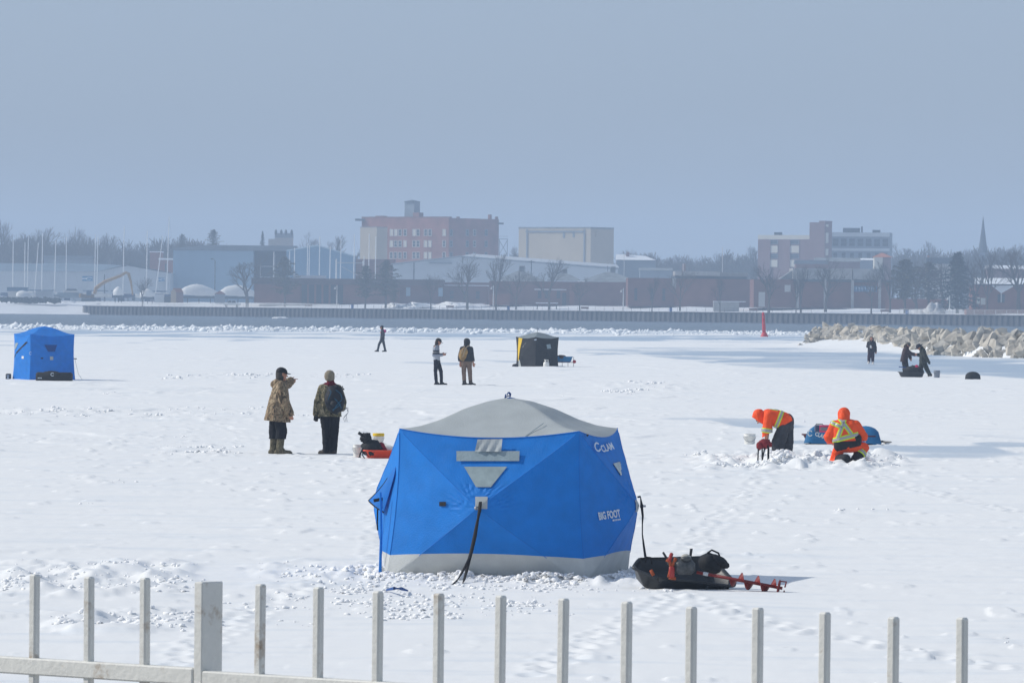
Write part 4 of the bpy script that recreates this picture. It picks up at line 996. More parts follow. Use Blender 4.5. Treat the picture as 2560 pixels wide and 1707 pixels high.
def p_walk():
    p = Person('dark-clothed walker striding left, far out near the snow edge', gnd(952, 880), (-1, .1, 0), GP,
        head=(.05, 0, 1.60), neck=(.09, 0, 1.46), shL=(.13, -.18, 1.38), shR=(.10, .18, 1.38), elL=(.20, -.24, 1.10), wrL=(.10, -.22, .93), elR=(.16, .24, 1.1), wrR=(.04, .22, .93),
        pel=(.10, 0, .94), hipL=(.10, -.09, .89), hipR=(.10, .09, .89), knL=(-.12, -.09, .50), knR=(.20, .09, .49), anL=(-.20, -.09, .10), anR=(.29, .09, .10), toL=(-.36, -.10, .08), toR=(.12, .09, .04))
    p.jacket(mat('navy_jacket', (.02, .024, .042), .75, .25, .2, 9), .03, .10, .01, .06); p.trousers(mat('slate_trousers', (.03, .036, .05), .8, .2, .2, 8), .022, .07); p.boots(M_GLOVE, .014); p.beanie(mat('black_knit', (.015, .017, .022), .9, .1, .2, 40), .03); p.gloves(M_GLOVE)
    m = MB(); m.ell((0, 0, 0), (.10, .12, .11), 8, jit=.3); single('pouch', m, mat('magenta_cloth', (.36, .03, .16), .7), 'small magenta pouch at the shoulder of the walker', 'pouch', gnd(952, 880)+V((.25, -.12, 1.37)), None, True)
    m = MB(); m.ell((-.03, -.15, 1.28), (.03, .03, .04), 6); part('badge', m, mat('orange_badge', (.7, .2, .08), .6), p.root)
p_walk()

M_HIVIS = mat('orange_jacket_cloth', (.86, .085, .012), .65, .25, .06, 8)
M_SILVER = mat('silver_tape', (.36, .37, .37), .35, .5)
M_LIME = mat('lime_tape', (.62, .86, .04), .55, .3)
M_DKGREY = mat('dark_grey_trousers', (.05, .056, .066), .8, .2, .35, 7, .6, 8)
def p_bend():
    p = Person('orange-jacketed worker in dark trousers bending over to the ice', gnd(1950, 1158), (-.55, 0, -.83), GP,
        head=(-.40, 0, .90), neck=(-.27, 0, .93), shL=(-.24, -.17, .93), shR=(-.24, .17, .93), elL=(-.27, -.20, .64), wrL=(-.28, -.14, .43), elR=(-.24, .20, .64), wrR=(-.26, .10, .42), hdL=(-.05, .1, -1), hdR=(0, -.1, -1),
        pel=(.13, 0, .78), hipL=(.08, -.10, .73), hipR=(.14, .10, .73), knL=(-.04, -.12, .42), knR=(.13, .11, .42), anL=(-.06, -.13, .09), anR=(.13, .12, .09), toL=(-.20, -.14, .04), toR=(.0, .12, .04))
    jk = p.jacket(M_HIVIS, .05, -.10, .02, .07, collar=.0, cuts=[(V((.05, 0, .745)), V((.5, 0, -.86))), (V((.235, 0, .8)), V((1, 0, .25)))], extra=[(V((-.10, -.05, .90)), .155, V((.06, -.05, .85)), .16), (V((-.10, .05, .90)), .155, V((.06, .05, .85)), .16)], sleeve=.9)
    p.hood(M_HIVIS, .05, .0); p.trousers(M_DKGREY, .03, .06, .05); p.boots(M_GLOVE, .025, .2)
    m = MB()
    for s in (-1, 1):
        pass
    body = [(V((0, -.6, 0)), V((0, 0, 0)))]
    notarm = [(V((-.15, 0, 0)), V((-1, 0, 0)))]
    up = [(V((0, 0, .86)), V((0, 0, -1)))]
    d = V((.85, 0, -.35)).normalized()
    bands_of(jk, [slab((-.005, 0, .93), (.93, 0, -.36), .042)], M_LIME, .005)
    bands_of(jk, [slab((-.005, 0, .93), (.93, 0, -.36), .022)], M_SILVER, .011)
    strips = [(V((-.05, 0, .9)), V((1, 0, 0))), (V((-.215, 0, .9)), V((-1, 0, 0))), (V((0, 0, .97)), V((0, 0, -1)))]
    for y in (-.09, .09):
        bands_of(jk, [slab((0, y, 0), (0.2, 1, 0), .035, strips)], M_LIME, .005); bands_of(jk, [slab((0, y, 0), (.2, 1, 0), .019, strips)], M_SILVER, .011)
    arm = [(V((-.16, 0, 0)), V((1, 0, 0)))]
    bands_of(jk, [slab((0, 0, .61), (.12, 0, 1), .045, arm)], M_LIME, .005); bands_of(jk, [slab((0, 0, .61), (.12, 0, 1), .028, arm)], M_SILVER, .011)
p_bend()
# the folded stool / auger stand under the worker's hands
st = thing('folding_stool', 'red-topped folding stool with thin dark legs under the bending worker', 'stool', gnd(1909, 1167))
m = MB(); m.ell((.03, .08, .44), (.13, .10, .09), 10, jit=.3); m.ell((-.08, .03, .40), (.06, .07, .08), 8, jit=.3); part('seat', m, mat('dark_red_canvas', (.20, .02, .025), .75, .2, .3, 8), st, True)
for x0, x1, y in ((-.10, -.115, 0), (-.03, -.02, .06), (.03, -.05, .02), (.08, .085, 0), (.10, .10, .1)):
    m = MB(); m.tube([(x1, y, 0), (x0, y, .42)], .014, 6); part('leg', m, M_BLACK, st)

def p_kneel():
    p = Person('orange-suited worker kneeling with back turned, lime braces crossed', gnd(2112, 1166), (.12, .75, -.6), GP,
        head=(-.02, .10, .97), neck=(-.01, .03, .87), shL=(-.20, .0, .79), shR=(.20, .0, .80), elL=(-.30, .08, .56), wrL=(-.22, .32, .45), elR=(.34, .08, .58), wrR=(.26, .26, .50),
        pel=(.03, -.03, .42), hipL=(-.09, .0, .40), hipR=(.12, .0, .40), knL=(-.19, .16, .09), knR=(.38, .20, .36), anL=(-.02, -.20, .15), anR=(.20, .0, .11), toL=(.02, -.27, .05), toR=(.24, .18, .05))
    jk = p.jacket(M_HIVIS, .06, -.06, .02, .09, collar=.0, sleeve=.9); p.hood(M_HIVIS, .05, .02); p.trousers(M_HIVIS, .03, .02, .01); p.boots(M_CHAR, .055, .5)
    blob('waistband', [(p.J['pel']+V((-.12, -.02, -.02)), .13, p.J['pel']+V((.16, -.02, .06)), .13), (p.J['pel']+V((-.12, -.02, .03)), .13, p.J['pel']+V((.16, -.02, .11)), .13)], M_CHAR, p.root, .011, [(p.J['pel']+V((0, 0, .15)), V((-.25, 0, 1))), (p.J['pel']+V((0, 0, -.08)), V((.25, 0, -1)))])
    back = [(V((0, .05, 0)), V((0, 1, 0)))]; cl = (.245, 0, .0)
    tape = [(slab((.0, 0, .58), (-.24, 0, 1), .050, back), .0)]
    def both(c, n, w, ex): bands_of(jk, [slab(c, n, w, ex)], M_LIME, .006); bands_of(jk, [slab(c, n, w*.52, ex)], M_SILVER, .013)
    both((.02, 0, .565), (-.26, 0, 1), .048, back+[(V((.24, 0, 0)), V((1, 0, 0))), (V((-.24, 0, 0)), V((-1, 0, 0)))])
    ab = back+[(V((.02, 0, .60)), V((.26, 0, -1)))]
    both((-.10, 0, .68), (1, 0, -.36), .042, ab+[(V((0, 0, .90)), V((0, 0, 1)))])
    both((.06, 0, .70), (1, 0, .75), .042, ab+[(V((.22, 0, 0)), V((1, 0, 0)))])
    both((-.17, 0, .80), (.45, 0, 1), .040, ab+[(V((-.06, 0, 0)), V((1, 0, 0))), (V((-.28, 0, 0)), V((-1, 0, 0)))])
    # leg tapes
    m = MB(); a, k = p.J['anR'], p.J['knR']; c = a.lerp(k, .55); d = (k-a).normalized(); m.tube([c-d*.045, c+d*.045], .125, 14); part('reflective_band', m, M_LIME, p.root, True)
    m = MB(); m.tube([c-d*.028, c+d*.028], .129, 14); part('reflective_band', m, M_SILVER, p.root, True)
p_kneel()
m = MB(); m.tube([(0, 0, 0), (0, 0, .36), (.005, 0, .5), (-.02, 0, .62), (-.07, 0, .60), (-.09, 0, .50)], .008, 6); m.tube([(-.11, 0, .05), (-.02, 0, .05), (0, .0, .10)], .006, 5); m.tube([(0, 0, .27), (.03, 0, .22)], .008, 5)
single('tip_up', m, mat('pale_rod', (.42, .45, .48), .5, .4), 'thin bent grey rod standing at the knee of the kneeling worker', 'rod', gnd(2162, 1164))

def p_skate():
    p = Person('woman in dark jacket and white skates standing on the ice by the rocks', gnd(2177, 911), (-.12, -1, -.05), GP,
        head=(.03, 0, 1.42), neck=(.03, .02, 1.29), shL=(-.14, 0, 1.22), shR=(.19, 0, 1.22), elL=(-.19, -.06, 1.0), wrL=(-.06, -.20, .97), elR=(.24, 0, .98), wrR=(.26, -.03, .75),
        pel=(.03, 0, .80), hipL=(-.05, 0, .77), hipR=(.10, 0, .77), knL=(-.10, 0, .44), knR=(.10, 0, .44), anL=(-.11, 0, .13), anR=(.11, 0, .13), toL=(-.15, -.14, .08), toR=(.12, -.16, .08))
    p.jacket(mat('plum_black_jacket', (.03, .026, .034), .75, .25, .25, 9), .04, .12, .02, .06); p.trousers(mat('plum_trousers', (.045, .03, .05), .8, .2, .2, 8), .02, .12, .02); p.boots(M_WHITEP, .012, .2)
    p.hair(M_HAIRD, .10)
    blob('hair', [(p.J['head']+V((-.06, .02, .03)), .06, p.J['neck']+V((-.08, 0, -.06)), .05), (p.J['head']+V((.07, .02, .03)), .06, p.J['neck']+V((.09, 0, -.06)), .05), (p.J['head']+V((-.03, .02, .07)), .06, p.J['head']+V((.04, .02, .07)), .06)], M_HAIRD, p.root)
    for s in 'LR':
        m = MB(); a = p.J['an'+s]; m.box((a.x, a.y-.06, .03), (.008, .28, .05)); part('skate_blade', m, M_STEEL, p.root)
    m = MB(); m.bevbox((0, 0, 0), (.09, .05, .16), .015); single('flask', m, M_WHITEP, 'white cup held by the skating woman', 'cup', gnd(2177, 911)+V((-.03, -.28, .99)))
p_skate()
def p_bow():
    p = Person('stooping man in dark coat and wide hat stepping left by the breakwater', gnd(2307, 943), (-.75, -.15, -.55), GP,
        head=(-.17, 0, 1.36), neck=(-.07, 0, 1.30), shL=(.0, -.18, 1.22), shR=(-.02, .18, 1.22), elL=(.10, -.25, .94), wrL=(.22, -.22, .73), elR=(-.10, .2, 1.0), wrR=(-.24, .05, 1.02),
        pel=(.0, 0, .76), hipL=(.03, -.09, .72), hipR=(-.03, .09, .72), knL=(.16, -.09, .40), knR=(-.09, .08, .40), anL=(.31, -.09, .12), anR=(-.12, .08, .09), toL=(.36, -.09, .03), toR=(-.27, .08, .04))
    p.jacket(mat('olive_black_coat', (.028, .034, .03), .75, .25, .3, 9), .045, .16, .02, .06); p.trousers(mat('dark_olive_trousers', (.026, .034, .032), .8, .2, .3, 8), .03, .07, .02); p.boots(mat('brown_boot', (.05, .03, .022), .6, .3), .02, .3)
    h, hu = p.J['head'], p.hu; m = MB(); R = hu.to_track_quat('Z', 'Y').to_matrix(); m.lathe([(.20, .03), (.21, .04), (.12, .06), (.115, .12), (.08, .15)], h, 14, 0, R); part('hat', m, mat('navy_hat', (.014, .018, .035), .8, .2), p.root, True)
    p.gloves(M_GLOVE, 'L')
p_bow()
def p_lean():
    p = Person('person in dark clothes bowing behind the heaped black sled', gnd(2270, 941)+V((0, .9, 0)), (.55, -.2, -.8), GP,
        head=(.05, 0, 1.43), neck=(.0, 0, 1.32), shL=(-.02, -.17, 1.23), shR=(-.06, .17, 1.24), elL=(.16, -.16, 1.04), wrL=(.36, -.08, 1.0), elR=(.12, .18, 1.0), wrR=(.16, .1, .85),
        pel=(-.12, 0, .78), hipL=(-.08, -.1, .74), hipR=(-.12, .1, .74), knL=(-.02, -.1, .42), knR=(-.08, .1, .42), anL=(-.05, -.1, .09), anR=(-.10, .1, .09), toL=(.12, -.1, .04), toR=(.08, .1, .04))
    p.jacket(mat('maroon_black_coat', (.035, .02, .026), .75, .25, .3, 9), .045, .14, .02, .07); p.trousers(M_NAVYBLK, .03, .07, .02); p.boots(M_GLOVE, .02, .3); p.beanie(mat('grey_fur_hat', (.10, .095, .09), .9, .1, .3, 40), .0)
    p.hair(M_HAIRD, .08)
p_lean()
flush()
# ------------------------------------------------------------------ breakwater of boulders
M_SHORE = mat('shore_snow', (.76, .775, .79), .85, .15, .06, .12, .5, .6)
M_ROCK = mat('boulder', (.42, .385, .33), .9, .2, .25, 1.3, .5, 5, col2=(.62, .575, .49))
M_ROCK2 = mat('boulder_grey', (.34, .325, .295), .9, .2, .25, 1.6, .5, 5, col2=(.50, .48, .43))
def rock_mesh(k):
    r = random.Random(100+k); bm = bmesh.new()
    ex = (r.uniform(.75, 1.3), r.uniform(.6, .95), r.uniform(.42, .8))
    for _ in range(12):
        v = V((r.gauss(0, 1), r.gauss(0, 1), r.gauss(0, 1))).normalized(); v = V((v.x*ex[0], v.y*ex[1], v.z*ex[2])); bm.verts.new(v*r.uniform(.78, 1.08))
    h = bmesh.ops.convex_hull(bm, input=bm.verts); bmesh.ops.delete(bm, geom=[v for v in bm.verts if not v.link_faces], context='VERTS')
    bmesh.ops.dissolve_limit(bm, angle_limit=math.radians(12), verts=bm.verts, edges=bm.edges)
    bmesh.ops.bevel(bm, geom=bm.edges[:], offset=.02, segments=1, affect='EDGES')
    bmesh.ops.triangulate(bm, faces=bm.faces); me = bpy.data.meshes.new('rock'); bm.to_mesh(me); bm.free(); me.materials.append(M_ROCK if k % 3 else M_ROCK2); return me
RM = [rock_mesh(k) for k in range(18)]
FRONT = [(1985, 868), (2060, 866), (2140, 870), (2230, 878), (2330, 888), (2450, 894), (2560, 897), (2680, 906)]
def front(px):
    xs = [p[0] for p in FRONT]; return gnd(px, float(np.interp(px, xs, [p[1] for p in FRONT])))
def breakwater():
    bw = thing('breakwater', 'breakwater of pale angular boulders with snow in its gaps', 'breakwater', front(2280))
    o0 = bw.location.copy()
    # rubble core dusted with snow, so the gaps show snow
    core = MB(); P, f = [], []; nx, ny = 60, 14
    for i in range(nx+1):
        px = 2000+690*i/nx; b = front(px); cr = 1.45*min(1, (px-1996)/70)**.6 * (1 - .10*math.sin(px/70))
        for j in range(ny+1):
            t = j/ny; y = b.y-1+t*13; z = cr*(math.sin(math.pi*min(1, (t*13)/9.0))**.8 if t*13 < 4.5 else 1 if t*13 < 7 else max(0, 1-(t*13-7)/6)) - .75 + .9*max(0, mnoise.noise(V((px/14, y/1.6, 0)))-.05)
            P.append(V((b.x/b.y*y, y, z))-o0)
    for i in range(nx):
        for j in range(ny): a = i*(ny+1)+j; f.append((a, a+1, a+ny+2, a+ny+1))
    core.add(P, f); part('snow_cover', core, M_SHORE, bw, True)
    vr = []
    for me in RM[:8]:
        me.calc_loop_triangles(); vr.append((np.array([v.co[:] for v in me.vertices]), np.array([t.vertices[:] for t in me.loop_triangles])))
    ins = []; r2 = random.Random(9)
    for _ in range(420):
        px = r2.uniform(2030, 2680); b = front(px); t = r2.uniform(0, 8); y = b.y+t; zz = np.interp(t, [0, 1, 3, 5, 8], [.05, .3, .85, 1.25, 1.1])*min(1, max(.12, (px-1995)/75))**.6; q = r2.uniform(.16, .36)
        ins.append((r2.randrange(8), b.x/b.y*y-o0.x, y-o0.y, zz, q, q, q, r2.uniform(0, 6.28)))
    rub = joined('rock_rubble', vr, ins, M_ROCK2); rub.parent = bw
    pts = []
    r = random.Random(5)
    rows = [(-.6, .06, .44, 36), (.7, .26, .56, 43), (2.0, .58, .58, 48), (3.3, .90, .56, 52), (4.7, 1.15, .50, 54), (6.2, 1.30, .42, 64)]
    for dy, z, s, n in rows:
        for k in range(n):
            px = 2006+(k+r.uniform(-.35, .35))*680/n
            if px < 2012 and dy > .5: continue
            ramp = min(1, max(.12, (px-1995)/75))**.6
            b = front(px); y = b.y+dy+r.uniform(-.5, .5); x = b.x/b.y*y
            if dy < 0 and r.random() < .35: continue
            sc = s*r.uniform(.6, 1.6)*(1 if px > 2050 else .75)
            o = link('rock', RM[r.randrange(18)], bw, (x-o0.x, y-o0.y, z*ramp+r.uniform(-.12, .25)+.08))
            o.rotation_euler = (r.uniform(-.6, .6), r.gauss(-.35, .5), r.gauss(0, .7) if r.random() < .5 else r.uniform(0, 6.28)); o.scale = (sc*r.uniform(.85, 1.3), sc, sc*r.uniform(.75, 1.2))
breakwater()

# red marker at the edge of the ice
p = gnd(1911, 842); mk = thing('channel_marker', 'slim red channel marker frozen in at the edge of the ice', 'buoy', p)
m = MB(); m.lathe([(.42, -.1), (.44, .12), (.34, .2), (.33, .3), (.22, .5)], (0,0,0), 14); m.lathe([(.20, .45), (.19, 1.0), (.14, 2.5), (.10, 2.72)], (-.0, 0, 0), 12); mk.rotation_euler = (0, math.radians(-3.5), 0)
part('marker_body', m, mat('signal_red', (.55, .018, .035), .55, .4, .1, 4), mk, True)
m = MB(); m.box((0, -.2, 2.2), (.1, .02, .3)); m.box((0, -.215, 1.5), (.09, .02, .25)); part('number_plate', m, mat('faded_print', (.5, .2, .2), .6), mk)

# ------------------------------------------------------------------ quay and shore
QZ = 2.25
QL, QR = V((-127, 1779, 0)), V((75, 1505, 0))
QD = (QR-QL).normalized(); QN = V((QD.y, -QD.x, 0))           # QN points to the water
if QN.y > 0: QN = -QN
QE = QL+QD*560
def quay_at(px):
    a, _ = ray(px, 780); t = (a*QL.y-QL.x)/(QD.x-a*QD.y); return QL+QD*t
M_SHEET = mat('sheet_steel', (.04, .046, .06), .7, .35, .4, .35, col2=(.10, .10, .11), stretch=(1, 1, .25))
M_CONC = mat('concrete', (.36, .355, .34), .9, .2, .12, 1.5)
qw = thing('quay_wall', 'long dark quay wall of ribbed sheet piling across the bay', 'quay', QL)
L = 470.0; n = int(L/2.1); P, f = [], []
for i in range(n):
    s = i*2.1
    for ds, off in ((0, 0), (.55, 0), (.85, .42), (1.6, .42), (1.9, 0)):
        for z in (-1.4, QZ-.18): P.append(QD*(s+ds)+QN*(off*1.0)+V((0, 0, z)))
for i in range(len(P)//2-1): f.append((2*i, 2*i+2, 2*i+3, 2*i+1))
m = MB(); m.add(P, f); o = part('sheet_piling', m, M_SHEET, qw); kind(o, 'stuff')
ang = math.atan2(QD.y, QD.x)
m = MB(); m.box(QD*(L/2)+QN*.12+V((0, 0, QZ-.09)), (L, .8, .2), ang); part('cap_beam', m, mat('rusty_cap', (.07, .07, .075), .8, .2, .2, .5), qw)
m = MB(); m.box(V((0, 0, 0))-QN*12+V((0, 0, .5))+QD*.3, (.6, 25, 3.4), ang); part('end_wall', m, M_CONC, qw)
# land: snow terrace behind the quay, rising inland
def land(s, w):           # s along the quay, w metres inland
    z = QZ + 1.35*float(sm(4, 60, w)) + .25*mnoise.noise(V((s/14, w/9, 3)))*float(sm(6, 20, w))
    return z
P, f = [], []; ws = [0, 2, 5, 9, 14, 20, 28, 38, 50, 65, 90, 140, 240, 420, 800, 1500]; ns = 130
for i in range(ns+1):
    s = (L+60)*i/ns
    for w in ws:
        p = QL+QD*max(0, min(L, s)) - QN*0
        q = V((p.x+ (s-max(0, min(L, s)))*.8, p.y, 0)) + V((0, w, 0)) if True else p
        P.append(V((q.x, q.y, land(s, w*.75) if 0 <= s <= L else land(s, w*.75))))
for i in range(ns):
    for j in range(len(ws)-1): a = i*len(ws)+j; f.append((a, a+len(ws), a+len(ws)+1, a+1))
m = MB(); m.add(P, f); kind(part('shore', m, M_SHORE, None, True), 'structure')
# snowy bank running on to the left of the quay, and land behind it
P, f = [], []
for i in range(60):
    x = -127-170*i/59+2
    for j, (dy, z) in enumerate([(-6, -.8), (0, -.2), (4, .5), (10, 1.5), (18, 2.35), (30, 2.9), (60, 3.3), (120, 3.6), (300, 3.8), (1500, 3.8)]):
        P.append(V((x, 1776+dy+4*mnoise.noise(V((x/16, 0, 0)))*(dy < 40), z+.35*mnoise.noise(V((x/6, dy/5, 1)))*(0 < j < 7))))
for i in range(59):
    for j in range(9): a = i*10+j; f.append((a, a+1, a+11, a+10))
m = MB(); m.add(P, f); kind(part('snow_bank', m, M_SHORE, None, True), 'structure')
# far town ground
m = MB(); m.add([(-700, 1950, 3.55), (700, 1950, 3.55), (700, 3800, 3.6), (-700, 3800, 3.6)], [(0, 1, 2, 3)]); kind(part('town_ground', m, mat('town_snow', (.55, .56, .57), .9, .1, .3, .02), None), 'structure')
GZ = 3.55
# quay railing
M_RAILW = mat('white_rail', (.70, .70, .68), .6, .3)
M_RAILD = mat('dark_rail', (.10, .10, .11), .6, .3)
rl = thing('quay_railing', 'white three-bar railing along the left part of the quay', 'railing', QL-QN*.6+V((0, 0, QZ)))
for z in (.35, .72, 1.08):
    m = MB(); m.box(QD*66+V((0, 0, z)), (132, .08, .13), ang); part('rail', m, M_RAILW, rl)
me = None
for i in range(34):
    if me is None: m = MB(); m.box((0, 0, .55), (.08, .08, 1.1)); me = m.mesh('post', M_RAILW)
    link('post', me, rl, QD*(i*4.0))
rl = thing('quay_railing', 'thin dark railing along the middle of the quay', 'railing', QL+QD*133-QN*.6+V((0, 0, QZ)))
for z in (.5, 1.05):
    m = MB(); m.box(QD*105+V((0, 0, z)), (210, .03, .03), ang); part('rail', m, M_RAILD, rl)
me = None
for i in range(54):
    if me is None: m = MB(); m.box((0, 0, .52), (.07, .07, 1.05)); me = m.mesh('post', M_RAILD)
    link('post', me, rl, QD*(i*3.9))
rl = thing('quay_railing', 'pale barred railing at the right end of the quay before the brick hall', 'railing', QL+QD*(L-96)-QN*.6+V((0, 0, QZ)))
for z in (.3, .6, .9, 1.2):
    m = MB(); m.box(QD*47+V((0, 0, z)), (94, .05, .06), ang); part('rail', m, M_RAILW, rl)
me = None
for i in range(24):
    if me is None: m = MB(); m.box((0, 0, .6), (.1, .1, 1.2)); me = m.mesh('post', M_RAILW)
    link('post', me, rl, QD*(i*4.0))
def on_quay(px, inland):
    q = quay_at(px); a, _ = ray(px, 770); y = q.y+inland; return V((a*y, y, land(0, inland*.75)))
# lamps
def lamp(px, h, inland, label):
    t = thing('street_lamp', label, 'street lamp', on_quay(px, inland), 0, 'white lamps along the quay')
    m = MB(); m.tube([(0, 0, 0), (0, 0, h)], [.16, .10], 8); m.tube([(0, 0, h-.7), (-.35, 0, h-.35), (-.55, 0, h-.5)], .05, 5); part('post', m, M_RAILW, t)
    m = MB(); m.lathe([(.30, -.55), (.28, -.50), (.16, -.2), (.06, 0)], (-.55, 0, h-.5), 10); part('lamp_head', m, M_RAILW, t)
lamp(842, 6.4, 4, 'white quay lamp standing before the dark glazed entrance')
lamp(1233, 6.6, 4, 'white quay lamp beside the bare tree at the middle of the quay')
lamp(1558, 6.0, 4, 'white quay lamp before the long dark brick wall, right of centre')
lamp(2374, 4.6, 6, 'white quay lamp in front of the big dark spruce at right')
# benches and bins
M_WOODR = mat('bench_wood', (.22, .10, .07), .8)
def bench(px, inland, label):
    t = thing('park_bench', label, 'bench', on_quay(px, inland), ang*0, 'benches along the quay')
    m = MB(); m.box((0, 0, .48), (2.1, .5, .08)); part('seat', m, M_WOODR, t)
    m = MB(); m.box((0, .25, .80), (2.1, .06, .45)); part('backrest', m, M_WOODR, t)
    for x in (-.8, .8): m = MB(); m.box((x, 0, .22), (.09, .5, .45)); part('leg', m, M_RAILD, t)
bench(771, 3, 'bench at the right end of the white railing'); bench(1125, 3, 'bench before the snow heaps, left of the middle lamp'); bench(1462, 3, 'bench left of the lamp in front of the long brick wall')
bench(1883, 3, 'bench behind the top of the red marker'); bench(2212, 3, 'bench right of the white-pillared hall')
def bin_(px, inland, label):
    t = thing('litter_bin', label, 'bin', on_quay(px, inland), 0, 'litter bins on the quay'); m = MB(); m.lathe([(.36, 0), (.38, 1.0)], (0,0,0), 10); part('bin_body', m, M_DKBLUE, t); m = MB(); m.lathe([(.4, 1.0), (.38, 1.08), (.2, 1.15)], (0,0,0), 10); part('lid', m, M_BLACKP, t)
bin_(881, 5, 'dark litter bin right of the first lamp'); bin_(1271, 3, 'dark litter bin right of the middle lamp'); bin_(1677, 3, 'dark litter bin before the white brick fin'); bin_(2268, 4, 'dark litter bin left of the grey snow heap')
M_DIRTY = mat('dirty_snow', (.50, .50, .50), .9, .1, .35, .8)
def heap(px, inland, w, h, label, m_=None):
    m = MB(); m.ell((0, 0, 0), (w/2, w*.5, h), 12, jit=.75); single('snow_heap', m, m_ or M_SHORE, label, 'snow heap', on_quay(px, inland), None, True)
heap(1060, 30, 12, 1.2, 'ploughed snow heap before the blue-panelled wall'); heap(1150, 34, 14, 1.3, 'ploughed snow heap behind the bench, left of the middle lamp'); heap(1000, 30, 9, 1.0, 'low snow heap under the two quay pines')
heap(2338, 16, 4.6, 2.3, 'tall grey snow heap left of the right-hand lamp', M_DIRTY); heap(2312, 16, 5, 1.2, 'lower snow heap spilling left of the tall grey one', M_DIRTY)
heap(150, 22, 9, 1.2, 'rough snow heap at the left end of the white railing') 

# ------------------------------------------------------------------ buildings of the far shore
M_BRICK = mat('red_brick', (.20, .085, .065), .9, .2, .15, .4)
M_BRICKD = mat('brown_brick', (.16, .075, .065), .9, .2, .15, .4)
M_BRICKM = mat('mill_brick', (.24, .105, .085), .9, .2, .28, .22)
M_TAN = mat('tan_render', (.42, .37, .29), .9, .15, .06, .2)
M_METAL = mat('pale_metal_cladding', (.50, .54, .57), .6, .3, .05, .3)
M_METALB = mat('light_blue_cladding', (.30, .43, .53), .6, .3, .04, .3)
M_METALB2 = mat('mid_blue_cladding', (.14, .27, .40), .6, .3, .06, .3)
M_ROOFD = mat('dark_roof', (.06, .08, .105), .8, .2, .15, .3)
M_ROOFG = mat('grey_shingle', (.20, .22, .23), .9, .1, .3, .5)
M_GLASS = mat('window_glass', (.03, .045, .065), .15, .5)
M_FRAMEL = mat('pale_frame', (.48, .48, .46), .7)
M_CREAM = mat('cream_panel', (.55, .53, .46), .8)
M_BROWN = mat('purple_brown_brick', (.19, .12, .12), .9, .1, .1, .3)
M_GREYB = mat('grey_blue_panel', (.20, .24, .28), .8, .2, .08, .3)
M_SNOWR = mat('roof_snow', (.80, .82, .84), .8, .1)
def building(name, label, loc, group=None): return thing(name, label, 'building', loc, 0, group)
WM = {}
def window(b, p, w, h, face=0.0, frame=M_FRAMEL, glass=M_GLASS, blind=None):
    """recessed pane in a proud frame; p = centre of the sill line, in the building's own frame; face = heading of the wall normal"""
    k = (round(w, 2), round(h, 2), frame.name, (blind or glass).name)
    if k not in WM:
        m = MB(); t = min(.16, w*.14)
        m.box((0, -.06, t/2), (w, .14, t)); m.box((0, -.06, h-t/2), (w, .14, t)); m.box((-w/2+t/2, -.06, h/2), (t, .14, h-2*t)); m.box((w/2-t/2, -.06, h/2), (t, .14, h-2*t)); m.box((0, -.045, h/2), (w-2*t, .08, t*.6))
        g = MB(); g.box((0, -.012, h/2), (w-2*t, .03, h-2*t)); WM[k] = (m.mesh('window', frame), g.mesh('pane', blind or glass))
    f = link('window', WM[k][0], b, p, face); link('pane', WM[k][1], f); return f
def corner(xl, xm, xr, ytop, d, phi, zb=GZ):
    """building seen on its corner: returns base corner, left-face vector, right-face vector, height"""
    A = at(xm, ytop, d); s = ppm(d); ph = math.radians(phi)
    wl = (xm-xl)/s/math.cos(ph); wr = (xr-xm)/s/math.sin(ph)
    a, b = V((-math.cos(ph), math.sin(ph), 0))*wl, V((math.sin(ph), math.cos(ph), 0))*wr
    return V((A.x, A.y, zb)), a, b, A.z-zb, ph
def prismoid(a, b, z0, z1, o=V((0, 0, 0))):
    m = MB(); p = [o, o+a, o+a+b, o+b]; m.add([q+V((0, 0, z0)) for q in p]+[q+V((0, 0, z1)) for q in p], [(3,2,1,0), (4,5,6,7), (0,1,5,4), (1,2,6,5), (2,3,7,6), (3,0,4,7)]); return m
def front_box(px0, px1, pytop, d, depth, zb=GZ):
    a, b = at(px0, pytop, d), at(px1, pytop, d); return V((a.x, d, zb)), b.x-a.x, (a.z+b.z)/2-zb
def fpart(name, b, m_, x0, x1, z0, z1, y0, y1): m = MB(); m.box(((x0+x1)/2, (y0+y1)/2, (z0+z1)/2), (x1-x0, y1-y0, z1-z0)); return part(name, m, m_, b)
def X(px, py, d): return at(px, py, d)

# low brick pavilion with the dark entrance
D1 = 1735.0
o, w, h = front_box(636, 1103, 697, D1, 30); b = building('brick_pavilion', 'long low brick pavilion with heavy dark roof edge and glazed entrance', o); s = ppm(D1); x = lambda px: (px-636)/s
fpart('wall', b, M_BRICK, 0, x(752), 0, h-1.7, 0, 28); fpart('wall', b, M_BRICK, x(862), x(1000), 0, h-1.7, 0, 28); fpart('wall', b, M_BRICKD, x(1000), w, 0, h-1.7, 1.5, 28); fpart('back_wall', b, M_BRICKD, x(752), x(862), 0, h-1.7, 4.2, 28)
fpart('roof', b, mat('brown_roof_edge', (.085, .055, .055), .85, .2, .2, .5), -.8, w+.8, h-1.7, h, -1.6, 29)
for i in range(6): fpart('glass_panel', b, M_GLASS, x(754+18*i), x(768+18*i), .1, h-1.8, 3.9, 4.15)
for i in range(6): fpart('pillar', b, M_BRICK, x(768+18*i), x(772+18*i), 0, h-1.75, .4, 1.2)
for px in (1015, 1096): fpart('panel', b, M_METALB, x(px), x(px+11), 2.4, 4.9, 1.3, 1.48)
fpart('roof_light', b, M_SNOWR, x(736), x(812), h+.003, h+.9, 8, 14)
